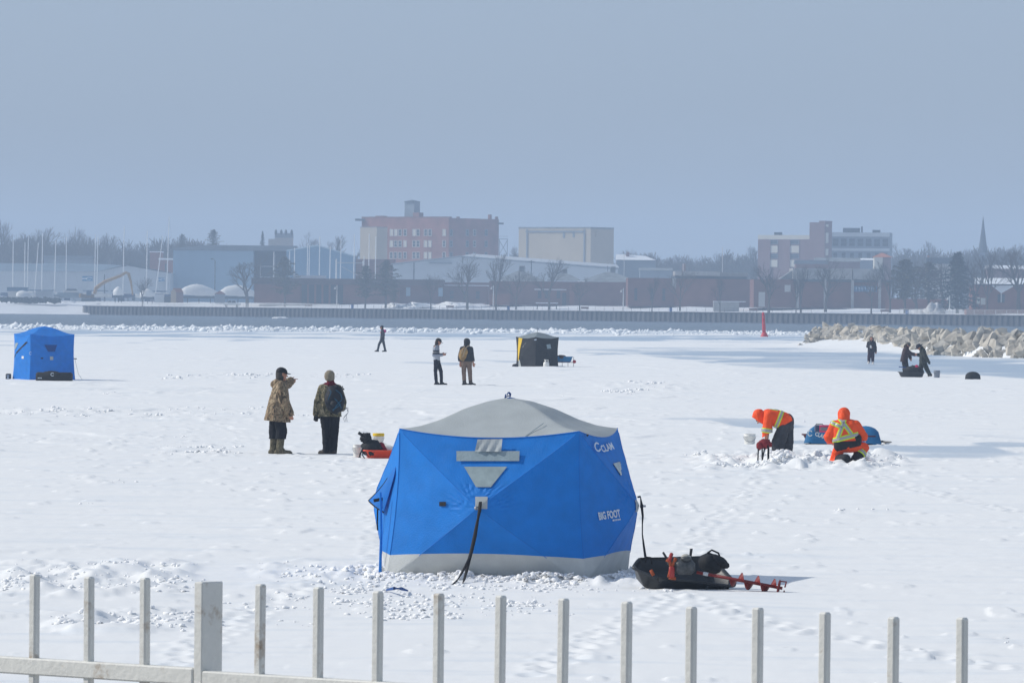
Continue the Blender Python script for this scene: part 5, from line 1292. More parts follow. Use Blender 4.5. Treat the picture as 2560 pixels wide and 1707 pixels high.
# brown wing behind it
D1b = 1745.0
o, w, h = front_box(1104, 1222, 706, D1b, 20); b = building('brick_wing', 'dark brick wing with a snow line, right of the pavilion', o); s = ppm(D1b)
fpart('wall', b, M_BRICKD, 0, w, 0, h-1.0, 0, 18); fpart('ledge', b, M_SNOWR, 0, w, h-1.0, h-.78, -.35, 18); fpart('parapet', b, M_BRICKD, 0, w, h-.778, h, .3, 18)
for px in (1130, 1165, 1195): window(b, ((px-1104)/s, 0, 1.6), 1.4, 2.6, 0, M_BRICKD)
# brick range with hipped roofs and vent cubes
D2 = 1660.0
def hip(b, cx, w, z, hgt, y0, y1, m_): 
    m = MB(); ym = (y0+y1)/2; m.add([(cx-w/2, y0, z), (cx+w/2, y0, z), (cx+w/2, y1, z), (cx-w/2, y1, z), (cx-w*.05, ym, z+hgt), (cx+w*.05, ym, z+hgt)], [(0,1,5,4), (1,2,5), (2,3,4,5), (3,0,4), (3,2,1,0)]); return part('roof', m, m_, b)
def vent(b, x0, z, w, hgt, y):
    v = link('vent', None, b, (x0, y, z)); m = MB(); m.box((0, 0, hgt/2), (w, w, hgt)); part('vent_box', m, M_ROOFG, v); m = MB(); m.box((0, 0, hgt+.1), (w*1.1, w*1.1, .2)); m.box((-w*.55, 0, hgt*.72), (.12, w*.8, hgt*.45)); part('vent_cap', m, M_FRAMEL, v); return v
o, w, h = front_box(1223, 1568, 704, D2, 34); b = building('brick_hall', 'long brick hall under grey hipped roofs with square vents', o); s = ppm(D2); x = lambda px: (px-1223)/s
fpart('wall', b, M_BRICKD, 0, w, 0, h, 0, 30)
fpart('brick_bay', b, M_BRICK, x(1223), x(1275), 0, 3.2, -1.6, -.01); fpart('brick_bay', b, M_BRICK, x(1424), x(1436), 0, h-.6, -1.4, -.01)
hip(b, x(1300), x(1300+2*66)-x(1300), h+.01, 2.9, 0, 24, M_ROOFG); hip(b, x(1525), x(1525+2*82)-x(1525), h+.012, 2.9, 0, 26, M_ROOFG); hip(b, x(1412), x(1412+2*44)-x(1412), h+.4, 2.2, 12, 26, M_ROOFG)
vent(b, x(1305), h+2.6, 1.5, 1.6, 12); vent(b, x(1414), h+2.4, 1.2, 1.1, 19); vent(b, x(1534), h+2.6, 1.4, 1.6, 13)
fpart('canopy', b, M_SNOWR, x(1336), x(1416), 4.35, 4.55, -1.2, -.01); fpart('door', b, M_GLASS, x(1406), x(1416), 0, 3.6, -.12, -.005)
for px in (1345, 1362, 1392): fpart('window', b, M_GLASS, x(px), x(px+9), 2.0, 4.1, -.1, -.004)
fpart('roof_snow', b, M_SNOWR, x(1444), x(1463), h+.013, h+.3, -.4, 1.2); fpart('roof_snow', b, M_SNOWR, x(1240), x(1256), h+.013, h+.25, -.4, 1.2)
sh = building('shelter', 'low open shelter with snow on its flat roof, under a bare tree', on_quay(1367, 26)); m = MB(); m.box((0, 0, 1.75), (6, 4, .25)); part('roof', m, M_SNOWR, sh)
for x0 in (-2.6, 2.6): m = MB(); m.box((x0, 0, .8), (.25, .25, 1.6)); part('post', m, M_RAILD, sh)
# concrete-topped brick block with white fin
D3 = 1610.0
o, w, h = front_box(1570, 1885, 696, D3, 30); b = building('brick_block', 'brick block with a concrete slab roof and a white fin', o); s = ppm(D3); x = lambda px: (px-1570)/s
fpart('wall', b, M_BRICKD, 0, x(1686), 0, h, 0, 26); fpart('wall', b, M_BRICK, x(1686), x(1796), 0, h-.1, -1.0, 26); fpart('wall', b, M_BRICKD, x(1796), w, 0, h-.1, 0, 26)
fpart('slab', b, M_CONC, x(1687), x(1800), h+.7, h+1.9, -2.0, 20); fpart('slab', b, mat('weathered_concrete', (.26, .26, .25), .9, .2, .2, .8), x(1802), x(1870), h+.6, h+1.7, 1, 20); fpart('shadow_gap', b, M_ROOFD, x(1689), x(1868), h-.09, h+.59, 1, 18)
m = MB(); m.add([(x(1680), -1.3, h), (x(1690), -1.3, h), (x(1690), -1.3, h-2.7), (x(1687), -1.3, h-2.4), (x(1680), -1.3, h-1.9)]+[(x(1680), -1.02, h), (x(1690), -1.02, h), (x(1690), -1.02, h-2.7), (x(1687), -1.02, h-2.4), (x(1680), -1.02, h-1.9)], [(4,3,2,1,0), (5,6,7,8,9)]+[(i, (i+1) % 5, 5+(i+1) % 5, 5+i) for i in range(5)]); part('fin', m, M_CONC, b)
m = MB(); m.tube([(x(1713), 10, h+1.9), (x(1713), 10, h+4.0)], .45, 8); part('chimney', m, mat('pink_brick', (.32, .22, .19), .9), b); m = MB(); m.box((x(1710.5), 9.4, h+3.0), (.12, .1, 2.0)); part('flue', m, M_SNOWR, b)
for px in (1590, 1630, 1660): window(b, (x(px), 0, 1.4), 1.1, 3.6, 0, M_BRICKD)
sh = building('shelter', 'flat-roofed concrete shelter with snow, left of the white-pillared hall', on_quay(1823, 22)); m = MB(); m.box((0, 0, 2.55), (8.4, 4, .2)); part('roof', m, M_SNOWR, sh); m = MB(); m.box((-.8, 0, 1.2), (6.6, 3, 2.4)); part('wall', m, M_CONC, sh)
# white-pillared hall
D4 = 1555.0
o, w, h = front_box(1885, 2232, 671, D4, 30); b = building('pillared_hall', 'brick hall with tall white pillars and panelled concrete top', o); s = ppm(D4); x = lambda px: (px-1885)/s
hz = h-2.9
fpart('wall', b, M_BRICKD, 0, x(1987), 0, hz-.1, 0, 26); fpart('wall', b, M_BRICK, x(1987), w-.6, 0, hz-.6, .6, 26)
for i, (p0, p1) in enumerate([(1982, 2018), (2020, 2066), (2068, 2130), (2132, 2210)]): fpart('fascia_panel', b, M_CONC if i % 2 == 0 else mat('pale_concrete', (.33, .34, .34), .9, .2, .2, .6), x(p0), x(p1), hz+.1, h, -.8, 20)
fpart('soffit', b, M_ROOFD, x(1984), w-.2, hz-.55, hz+.05, -.6, 22)
for px in (1994, 2063, 2131, 2199): fpart('pillar', b, M_CONC, x(px-3.4), x(px+3.4), 0, hz+.06 if px > 2000 else h-.1, -1.5, -.82)
m = MB(); m.add([(x(1950), 2, hz), (x(1982), 2, hz), (x(1982), 2, h-.6), (x(1950), 14, hz), (x(1982), 14, hz), (x(1982), 14, h-.6)], [(0,1,2), (5,4,3), (0,2,5,3), (1,4,5,2), (0,3,4,1)]); part('roof', m, M_ROOFG, b)
fpart('window', b, M_FRAMEL, x(1962), x(1977), 4.1, 5.9, -.12, -.005); fpart('louver', b, M_FRAMEL, x(1897), x(1913), .2, 4.0, -.12, -.005)
sg = link('sign', None, b, (x(2161), -1.0, 4.5)); m = MB(); m.box((0, .04, .55), (6.6, .08, 1.5)); part('board', m, mat('sign_blue', (.05, .12, .24), .6), sg)
m = MB()
for i, ww in enumerate((.5, .35, .5, .5, .3, .5, .5, .35)): m.box((-2.9+i*.78, -.03, .75), (ww, .05, .55)); m.box((-2.9+i*.78, -.03, .15), (ww*.7, .05, .2))
part('lettering', m, mat('sign_pale', (.35, .48, .6), .6), sg)
# brick church hall at the far right with snow roof and white gable
D5 = 1500.0
o, w, h = front_box(2438, 2640, 713, D5, 30); b = building('brick_hall', 'brick hall at the right edge with ribbed snowy roof and white triangle', o); s = ppm(D5); x = lambda px: (px-2438)/s
fpart('wall', b, M_BRICK, 0, w, 0, h, 0, 20); fpart('eaves', b, M_ROOFD, -.4, w+.4, h+.004, h+.25, -.9, 20)
m = MB(); m.add([(0, -.9, h+.26), (w, -.9, h+.26), (w, 9, h+1.8), (0, 9, h+1.8), (0, 9, h+.26), (w, 9, h+.26)], [(0,1,2,3), (0,3,4), (1,5,2), (3,2,5,4), (0,4,5,1)]); part('roof', m, M_SNOWR, b)
for i in range(22): fpart('roof_rib', b, M_ROOFG, i*w/22, i*w/22+.12, h+.9, h+1.05, 2.9, 3.1)
m = MB(); xa, xb, xm = x(2478), x(2537), x(2503); m.add([(xa, -.5, h-.1), (xb, -.5, h-.1), (xm, -.5, h-2.1), (xa, -.02, h-.1), (xb, -.02, h-.1), (xm, -.02, h-2.1)], [(2,1,0), (3,4,5), (0,1,4,3), (1,2,5,4), (2,0,3,5)]); part('gable_panel', m, M_SNOWR, b)
fpart('post', b, M_FRAMEL, xm-.15, xm+.15, h-4.3, h-2.1, -.5, -.2); fpart('doorway', b, M_GLASS, xm-.9, xm+.9, h-4.4, h-2.3, -.1, -.006); fpart('window', b, M_CREAM, x(2430)+1.2, x(2440)+1.0, 1.4, 3.0, -.1, -.005); fpart('window', b, M_CREAM, x(2452), x(2464), 1.2, 2.9, -.1, -.005)
m = MB(); m.box((0, 0, 1.4), (16, .25, 2.8)); t = single('garden_wall', m, M_BRICK, 'low red brick wall left of the tall grey snow heap', 'wall', on_quay(2292, 60)); m = MB(); m.box((0, 0, .02), (17, 7, 2.2)); single('brick_terrace', m, M_BRICK, 'red brick terrace in front of the hall at the right edge', 'wall', on_quay(2500, 24))

# left: long white shed with gable
D6 = 1880.0; s = ppm(D6)
o, w, h = front_box(-40, 240, 678, D6, 40, 3.8); b = building('long_shed', 'long low whitish metal shed with grey-blue roof behind the moored masts', o); x = lambda px: (px+40)/s
zr = at(318, 664, D6).z-3.8; ze = at(415, 679, D6).z-3.8
fpart('wall', b, M_METAL, 0, x(240), 0, h, 0, 30); m = MB(); m.add([(0, -.5, h), (x(240), -.5, h), (x(318), 0, zr), (x(250), 14, h+2.5), (0, 14, h+2.5), (0, 28, h)], [(0,1,2,3,4), (0,4,5)]); part('roof', m, mat('grey_blue_roof', (.15, .21, .27), .7, .2, .1, .2), b)
m = MB(); m.prism([(x(240)+.01, 0), (x(425), 0), (x(425), ze-.4), (x(318), zr), (x(240)+.01, h)], .3, 22); part('gable_wall', m, M_METAL, b)
m = MB(); m.tube([(x(240), .1, h+.1), (x(318), .1, zr+.15), (x(428), .1, ze-.4)], .16, 4); part('roof_edge', m, M_ROOFD, b)
M_SIGN = mat('sign_cyan', (.03, .22, .42), .6)
def signb(b, px, py, wpx, hpx, d, lab):
    p = at(px, py, d)-b.location; sgn = link('sign', None, b, (p.x, -.15, p.z)); m = MB(); m.box((0, 0, 0), (wpx/ppm(d), .1, hpx/ppm(d))); part('board', m, M_SIGN, sgn); m = MB(); ve, fe = arc_emblem(.3, 5.4, .3); k = hpx/ppm(d)
    m.add([((xx-.5)*k*1.5+k*.35, -.07, (yy-.5)*k*.6) for xx, yy, _ in ve], fe); m.box((-k*.7, -.07, 0), (k*.9, .02, k*.2)); part('emblem', m, M_SNOWR, sgn)
signb(b, 219, 696.5, 26, 12, D6, ''); signb(b, 404, 699, 15, 9, D6, '')
# big light blue shed and its open bay, blue gable
D7 = 1900.0; s = ppm(D7)
o, w, h = front_box(433, 634, 626, D7, 40); b = building('blue_shed', 'tall light blue boat shed with dark roof band and open bay', o); x = lambda px: (px-433)/s
fpart('wall', b, M_METALB, 0, w, 0, h, 0, 36)
for i in range(40): fpart('rib', b, M_METALB, (i+.35)*w/40, (i+.55)*w/40, .1, h-.1, -.07, -.003)
m = MB(); z1 = at(540, 612, D7).z-GZ; m.add([(-.4, -.5, h+.01), (x(740), -.5, h+.01), (x(740), 10, z1), (x(520), 10, z1), (-.4, 3, h+.6), (-.4, 30, h), (x(740), 30, h)], [(0,1,2,3,4), (3,2,6,5,4)]); part('roof', m, M_ROOFD, b)
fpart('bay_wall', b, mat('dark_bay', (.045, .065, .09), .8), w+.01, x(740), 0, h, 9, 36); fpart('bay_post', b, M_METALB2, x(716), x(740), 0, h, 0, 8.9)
for z in (h-5.0, h-8.4): fpart('rack_beam', b, M_FRAMEL, x(650), x(715), z, z+.25, 5, 5.4)
for px in (650, 686, 714): fpart('rack_post', b, M_FRAMEL, x(px)-.1, x(px)+.1, 0, h-1 if px == 686 else h-4, 4.6, 4.95)
D8 = 1860.0; s = ppm(D8)
o, w, h = front_box(716, 884, 640, D8, 30); b = building('blue_shed', 'mid blue shed with a shallow gable end behind the pavilion roof', o); x = lambda px: (px-716)/s
m = MB(); zr = at(792, 615, D8).z-GZ; zl = at(720, 627, D8).z-GZ; m.prism([(0, 0), (w, 0), (w, h), (x(792), zr), (x(718), zl)], 0, 26); part('wall', m, M_METALB2, b)
m = MB(); m.tube([(x(716), -.1, zl), (x(792), -.1, zr+.1), (w+.3, -.1, h)], .22, 4); part('roof_edge', m, M_METALB, b)
# brick houses in the gap
o, w, h = front_box(375, 403, 631, 1990, 12); b = building('brick_house', 'narrow red-brown brick house left of the light blue shed', o); fpart('wall', b, M_BRICKM, 0, w, 0, h, 0, 12); fpart('roof', b, M_SNOWR, -.2, w+.2, h, h+.35, -.2, 12)
o, w, h = front_box(398, 440, 650, 1970, 12); b = building('brick_house', 'lower brick house with a snowy flat roof touching the light blue shed', o); fpart('wall', b, M_BRICKM, 0, w, 0, h, 0, 12); fpart('roof', b, M_SNOWR, -.2, w, h, h+.6, -.2, 12); fpart('window', b, M_GLASS, w*.35, w*.5, h-3.6, h-1.2, -.08, -.005)
o, w, h = front_box(882, 988, 648, 1890, 14); b = building('brick_annexe', 'plain pinkish brick annexe at the foot of the brick mill', o); fpart('wall', b, M_BRICKM, 0, w, 0, h, 0, 14)
# white low-pitched warehouse
D9 = 1840.0; s = ppm(D9); M_THIN = mat('thin_roof_snow', (.46, .49, .52), .9, .1, .15, .3)
o, w, h = front_box(982, 1300, 662, D9, 60); b = building('warehouse', 'wide white warehouse with a low snowy gable below the brick mill', o); x = lambda px: (px-982)/s
zr = at(1150, 641, D9).z-GZ; z2 = at(1545, 669, D9).z-GZ
m = MB(); m.prism([(0, 0), (x(1545), 0), (x(1545), z2), (x(1150), zr), (0, h)], 0, 4); part('wall', m, M_METAL, b)
m = MB(); m.add([(x(1150), -.3, zr+.1), (x(1548), -.3, z2+.05), (x(1548), 40, z2+1.2), (x(1180), 40, zr+1.2)], [(0,1,2,3)]); m.add([(x(1150), -.3, zr-.5), (x(1548), -.3, z2-.45), (x(1548), -.3, z2+.04), (x(1150), -.3, zr+.09)], [(0,1,2,3)]); part('roof', m, M_THIN, b)
m = MB(); m.tube([(-.4, -.3, h), (x(1150), -.3, zr), (x(1548), -.3, z2-.4)], .22, 4); part('roof_edge', m, M_GREYB, b); fpart('drainpipe', b, M_ROOFD, x(1034), x(1036), 0, h+1, -.2, -.004); fpart('canopy', b, M_GREYB, x(1072), x(1130), h+.3, h+.55, -.8, -.005)
for i in range(60): fpart('rib', b, M_METAL, x(986+i*4.2), x(987.4+i*4.2), .2, h+min(i*.026, 1.2), -.06, -.003)

# brick mill
DM = 2000.0; s = ppm(DM)
O, a, bb, h, ph = corner(900, 1122, 1247, 545, DM, 38); b = building('brick_mill', 'tall red brick mill with rooftop tower, looming over the town', O)
part('wall', prismoid(a, bb, 0, h), M_BRICKM, b)
part('parapet', prismoid(a*1.0, bb*.06, h, h+.45), M_BRICKD, b); m = MB(); q = a*1.0; m.box(q+V((-.6, -.3, h-.6)), (3.2, 2.4, .7)); part('cornice', m, M_ROOFD, b)
na, nb = -ph, math.pi/2-ph      # wall headings
fa = math.atan2(-a.y, -a.x); fb = math.atan2(bb.y, bb.x)
def on_a(px, py): d_ = (1122-px)/s/math.cos(ph); p = at(px, py, DM+d_*math.sin(ph)); return a.normalized()*d_+V((0, 0, p.z-GZ))
def on_b(px, py): d_ = (px-1122)/s/math.sin(ph); p = at(px, py, DM+d_*math.cos(ph)); return bb.normalized()*d_+V((0, 0, p.z-GZ))
ramp = [(977, 0), (988, 1), (999, 1), (1012, 1), (1035, 1), (1045, 1), (1064, 2), (1075, 2), (1111, 2)]
for yb in (590, 618, 647):
    for px, k in ramp:
        wob = rnd.random(); window(b, on_a(px, yb), 1.45, 2.3, fa, M_FRAMEL, M_GLASS, M_CREAM if (k == 2 and wob < .7) or wob < .2 else None)
    for px in (1128, 1168, 1186, 1215): window(b, on_b(px, yb), 1.5, 2.2, fb, M_GREYB if px != 1186 else M_FRAMEL)
twr = on_a(1010, 545); m = MB(); rt = math.pi/2-ph
def rbox(c, s3, rz): mm = MB(); mm.box(c, s3, rz); return mm
part('roof_tower', rbox(twr+bb.normalized()*4+V((0, 0, 2.6)), (4.2, 3.0, 5.6), fa), M_GREYB, b); m = MB(); cc = twr+bb.normalized()*4+V((0, 0, 5.4)); m.lathe([(2.9, 0), (2.7, .2), (.2, .7)], cc, 4, 0, Matrix.Rotation(fa+math.pi/4, 3, 'Z')); part('tower_roof', m, M_ROOFD, b)
part('roof_house', rbox(on_a(1030, 545)+bb.normalized()*3+V((0, 0, .8)), (2.6, 2.4, 2.0), fa), M_BRICKM, b); part('roof_house', rbox(on_a(936, 545)+bb.normalized()*3+V((0, 0, .3)), (3.2, 2.4, .9), fa), M_BRICKM, b)
ch = on_b(1230, 553); part('chimney', rbox(ch-a.normalized()*-1+V((0, 0, 0)), (.9, .9, 4.4), fb), M_BRICKM, b); m = MB(); m.box(bb+V((.6, .4, h-1.4)), (2.0, 1.6, .6)); part('cornice', m, M_ROOFD, b)
for px, up in ((1122.5, .5), (1145, .4), (1241, .3)): part('pier', rbox(on_b(max(px, 1124), 553)+V((0, 0, 1.0)), (.9, .7, 1.0), fb), M_BRICKD, b)
part('roof_snow', rbox(on_b(1188, 560)+a.normalized()*2+V((0, 0, 1.0)), (4, 2.5, .35), fb), M_SNOWR, b)
# tan stair block before the mill
Ob, a2, b2, h2, ph2 = corner(900, 942, 968, 569, DM-16, 38); tb = building('stair_block', 'tan windowless block against the left end of the brick mill', Ob); part('wall', prismoid(a2, b2, 0, h2), M_TAN, tb); part('roof', prismoid(a2*1.01, b2*1.01, h2+.003, h2+.25), M_ROOFG, tb)
# fire escape
fe = thing('fire_escape', 'dark iron fire escape on the right end of the brick mill', 'fire escape', O+bb); m = MB(); zt = at(1256, 596, DM).z-GZ
m.box((1.6, 0, zt), (3.0, 1.2, .15)); m.box((1.6, -.5, zt+.9), (3.0, .08, .08)); part('landing', m, M_ROOFD, fe)
for x0 in (.25, 2.9): m = MB(); m.box((x0, 0, zt/2), (.18, .18, zt)); part('post', m, M_ROOFD, fe)
m = MB(); m.tube([(.3, 0, zt-5), (2.8, 0, zt-.6)], .08, 4); m.tube([(2.8, .3, zt-5), (.3, .3, zt-.6)], .08, 4); part('brace', m, M_ROOFD, fe)
# tan warehouse
DT = 1960.0; s = ppm(DT)
O, a, bb, h, ph = corner(1297, 1477, 1536, 572, DT, 36); b = building('tan_warehouse', 'blank tan warehouse block right of the brick mill', O); part('wall', prismoid(a, bb, 0, h), M_TAN, b)
fa = math.atan2(-a.y, -a.x); part('parapet', prismoid(a*1.005, bb*1.01, h+.003, h+.55), M_ROOFG, b)
na_ = V((-math.sin(ph), -math.cos(ph), 0))
for f_ in (.88, .085, ): part('pilaster', rbox(a*f_+na_*.12+V((0, 0, h*.5)), (.5, .25, h-.4), fa), M_GREYB, b)
part('soffit', rbox(a*.5+na_*.15+V((0, 0, h-.9)), (a.length*.8, .3, .5), fa), M_GREYB, b)
for f_, k in ((.37, 2.0), (.235, 1.6)): part('stain', rbox(a*f_+na_*.05+V((0, 0, h-2.0)), (.8, .12, k), fa), M_GREYB, b)
fbx = math.atan2(bb.y, bb.x); part('vent', rbox(bb*.3+V((.1, -.1, h-1.9)), (2.4, .25, 1.7), fbx), M_TAN, b)
# modern block, right
DH = 1950.0; s = ppm(DH)
O, a, bb, h, ph = corner(1898, 2025, 2040, 588, DH, 30); b = building('flat_block', 'low modern block with cream parapet, left part of the right-hand complex', O); part('wall', prismoid(a, bb, 0, h-1.4), M_BROWN, b); part('parapet', prismoid(a, bb, h-1.4, h), M_CREAM, b)
fa = math.atan2(-a.y, -a.x); na_ = V((-math.sin(ph), -math.cos(ph), 0))
for f_ in (.70, .29):
    for zz in (h-4.6, h-9.2): part('panel', rbox(a*f_+na_*.08+V((0, 0, zz)), (3.2, .2, 2.3), fa), M_CREAM, b)
    for zz in (h-2.4, h-7.0): window(b, a*f_+na_*.02+V((0, 0, zz-.6)), 3.2, 1.5, fa, M_GREYB)
for f_ in (.82, .44, .06): part('pier', rbox(a*f_+na_*.2+V((0, 0, (h-1.5)/2)), (2.6, .4, h-1.6), fa), M_BROWN, b)
m = rbox(a*.6+V((0, 4, h+.5)), (2.6, 2, .9), 0); part('roof_house', m, M_ROOFD, b)
O, a, bb, h, ph = corner(2025, 2062, 2082, 556, DH-8, 30); b = building('stair_tower', 'brown stair tower with a strip of pale panels, highest of the right-hand complex', O); part('wall', prismoid(a, bb, 0, h), M_BROWN, b); fb = math.atan2(bb.y, bb.x); nb_ = V((math.cos(ph), -math.sin(ph), 0))
for zz, k in ((h-1.0, .8), (h-5.0, 3.4), (h-9.6, 2.2), (h-13.2, 1.6)): part('panel', rbox(bb*.30+nb_*.06+V((0, 0, zz)), (1.7, .2, k), fb), M_CREAM, b)
part('parapet', prismoid(a*.4, bb, h+.002, h+.5, a*-.02), M_BROWN, b)
O, a, bb, h, ph = corner(2080, 2224, 2234, 582, DH+14, 12); b = building('office_wing', 'grey office wing with banded windows, right part of the right-hand complex', O); part('wall', prismoid(a, bb, 0, h), M_GREYB, b); fa = math.atan2(-a.y, -a.x); na_ = V((-math.sin(ph), -math.cos(ph), 0))
part('band', rbox(a*.5+na_*.12+V((0, 0, h-5.6)), (a.length, .25, .9), fa), M_METAL, b); part('parapet', rbox(a*.5+na_*.10+V((0, 0, h-.7)), (a.length, .2, 1.3), fa), M_METAL, b)
for i in range(7):
    f_ = .07+i*.143; window(b, a*f_+na_*.02+V((0, 0, h-4.6)), 2.2, 2.7, fa, M_GREYB); window(b, a*f_+na_*.02+V((0, 0, h-9.2)), 1.6, 2.7, fa, M_GREYB); window(b, a*f_+na_*.02+V((0, 0, h-13.0)), 1.6, 2.4, fa, M_METAL)
for f_, w_, k in ((.68, 5.4, 1.5), (.28, 1.2, .9), (.22, 1.2, .9), (.5, .3, 2)): part('roof_unit', rbox(a*f_+bb*.5+V((0, 0, h+k/2)), (w_, 2, k), fa), M_ROOFD, b)
# small house with orange roof
o, w, h = front_box(2186, 2228, 643, 1780, 8); b = building('small_house', 'small cream house with an orange hipped roof before the office wing', o); fpart('wall', b, M_CREAM, 0, w*.5, 0, h, 0, 6); fpart('wall', b, M_BROWN, w*.5+.002, w, 0, h, .2, 6); hip(b, w/2, w+.8, h, 1.3, -.4, 6.4, mat('orange_tiles', (.42, .15, .08), .9, .1, .2, 1))
o, w, h = front_box(2318, 2390, 660, 1720, 10); b = building('grey_house', 'grey house with dark roof half hidden behind the big spruce', o); fpart('wall', b, M_CONC, 0, w, 0, h, 0, 8); fpart('roof', b, M_ROOFD, -.3, w+.3, h, h+1.8, 0, 8); fpart('chimney', b, M_BRICKM, .1, .7, h, h+2.4, 1, 1.8)
# church spire
p = at(2457, 632, 2100); sp_ = thing('church', 'dark pointed church spire rising over the trees at right', 'church', V((p.x, p.y, GZ))); zb = p.z-GZ; zt = at(2457, 541, 2100).z-GZ
m = MB(); m.box((0, 0, zb/2), (3.2, 3.2, zb)); part('tower', m, M_GREYB, sp_); m = MB(); m.lathe([(1.75, zb), (1.2, zb+.28*(zt-zb)), (.5, zb+.7*(zt-zb)), (.05, zt)], (0,0,0), 8); part('spire', m, mat('slate', (.07, .085, .11), .8), sp_)
m = MB(); m.box((0, -1.65, zb-2.2), (1.0, .2, 2.6)); part('belfry_opening', m, M_GLASS, sp_)
# castle-like tower
o, w, h = front_box(687, 732, 583, 2050, 6); b = building('castle_tower', 'pale tower with four dark corner turrets above the blue shed', o); s = ppm(2050); fpart('wall', b, M_CONC, 0, w, 0, h-1.6, 0, 6); fpart('parapet', b, M_GREYB, 0, w, h-1.58, h, 0, 6)
for f_ in (.06, .36, .62, .94): m = MB(); m.lathe([(.42, h-.6), (.45, h+.6), (.25, h+1.0), (.05, h+1.3)], (w*f_, .3, 0), 8); part('turret', m, M_ROOFD, b)
fpart('wing', b, M_CONC, -16/s, -.01, 0, h-2.0, .5, 6)
o, w, h = front_box(1541, 1640, 650, 1990, 20); b = building('snowy_house', 'low house with bright snow on its stepped roof right of the tan warehouse', o); fpart('wall', b, M_GREYB, 0, w, 0, h, 0, 10); m = MB(); m.add([(0, -.5, h), (w, -.5, h), (w*.75, 6, h+1.4), (0, 6, h+1.9), (0, 12, h), (w, 12, h)], [(0,1,2,3), (3,2,5,4), (0,3,4), (1,5,2)]); part('roof', m, M_SNOWR, b); fpart('chimney', b, M_BRICKM, w*.25, w*.33, h+1, h+2.6, 4, 5)
def plainhouse(px0, px1, py, d, label, mw, mr, rh=1.2):
    o, w, h = front_box(px0, px1, py, d, 10); b = building('house', label, o); fpart('wall', b, mw, 0, w, 0, h, 0, 9); m = MB(); m.add([(-.3, -.4, h), (w+.3, -.4, h), (w+.3, 9.4, h), (-.3, 9.4, h), (-.3, 4.5, h+rh), (w+.3, 4.5, h+rh)], [(0,1,5,4), (2,3,4,5), (0,4,3), (1,2,5), (3,2,1,0)]); part('roof', m, mr, b)
    for f_ in (.25, .65): window(b, (w*f_, 0, h*.45), 1.2, 1.6)
plainhouse(1990, 2070, 660, 1800, 'dark house with a snow-dusted roof behind the pillared hall', M_BRICKD, M_ROOFD); plainhouse(2040, 2150, 654, 1820, 'brown house with a long grey roof under the stair tower', M_BROWN, M_ROOFG); plainhouse(2100, 2185, 650, 1850, 'house with a strip of white snow on its ridge before the office wing', M_GREYB, M_SNOWR, .6)
plainhouse(110, 230, 648, 2010, 'grey roofed house half hidden in the trees behind the left masts', M_GREYB, M_ROOFD); plainhouse(1600, 1680, 676, 1900, 'low pale roofed house left of the slender white mast', M_GREYB, M_ROOFG, .8); plainhouse(2470, 2560, 672, 1700, 'dark house behind the bare tree at the right edge', M_BROWN, M_SNOWR, 1.0)
# poles
def pole(px, y0, y1, d, r, label, cross=False, m_=M_ROOFD, name='utility_pole', cat='pole'):
    p = at(px, y1, d); zt = at(px, y0, d).z-p.z; t = thing(name, label, cat, p); m = MB(); m.tube([(0, 0, -2), (0, 0, zt)], r, 6); part('shaft', m, m_, t)
    if cross: m = MB(); m.box((0, 0, zt-.35), (2.2, .15, .18)); part('cross_arm', m, m_, t)
    return t
pole(1328, 651, 705, 1700, .14, 'wooden pole with a cross arm left of the round roofs', True); pole(1519, 664, 700, 1720, .08, 'thin dark pole left of the right round roof'); pole(1560, 634, 690, 1700, .07, 'slender pale flagpole right of the tan warehouse', False, M_RAILW, 'flagpole', 'flagpole'); pole(1806, 618, 676, 1640, .09, 'white flagpole on the concrete-topped block', False, M_RAILW, 'flagpole', 'flagpole')
t = pole(537, 652, 742, 1860, .16, 'dark lamp mast in front of the light blue shed', False, M_ROOFD, 'lamp_mast', 'street lamp'); m = MB(); zt = at(537, 652, 1860).z-at(537, 742, 1860).z; m.tube([(0, 0, zt), (-.5, 0, zt+.5), (-.9, 0, zt+.6)], .08, 5); m.box((-1.0, 0, zt+.55), (.7, .4, .3)); part('lamp_head', m, M_ROOFD, t)
t = pole(261, 686, 745, 1850, .16, 'dark lamp mast between the excavator boom and the white shed', False, M_ROOFD, 'lamp_mast', 'street lamp')
# ------------------------------------------------------------------ boats laid up ashore
M_ALU = mat('mast_alloy', (.78, .79, .79), .45, .4)
M_HULLW = mat('white_hull', (.62, .62, .60), .4, .4)
M_HULLB = mat('navy_hull', (.03, .06, .13), .4, .4)
M_WRAP = mat('shrink_wrap', (.74, .74, .72), .5, .3, .05, .8)
M_TARP = mat('blue_tarp', (.06, .12, .20), .7, .2, .2, .8)
def hull(L, B, D, z0, m_):
    m = MB(); n = 14; P = []
    for i in range(n+1):
        t = i/n; x = -L/2+L*t; bw = B/2*(math.sin(math.pi*min(1, .18+.62*(1-t)))**.8 if t > .3 else .8+.2*t/.3); 
        if i == n: bw = .04
        sh = .25*(t-.4)**2
        for y, z in ((-bw, D+sh), (-bw*.9, D*.5), (-bw*.35, D*.1), (0, 0 if t < .75 else (t-.75)*D*1.4), (bw*.35, D*.1), (bw*.9, D*.5), (bw, D+sh)): P.append((x, y, z0+max(z, 0 if t < .75 else (t-.75)*D*1.4)))
    f = []
    for i in range(n):
        for k in range(6): a = i*7+k; f.append((a, a+1, a+8, a+7))
        f.append((i*7+6, i*7, i*7+7, i*7+13))
    f.append(tuple(range(6, -1, -1))); m.add(P, f); return m
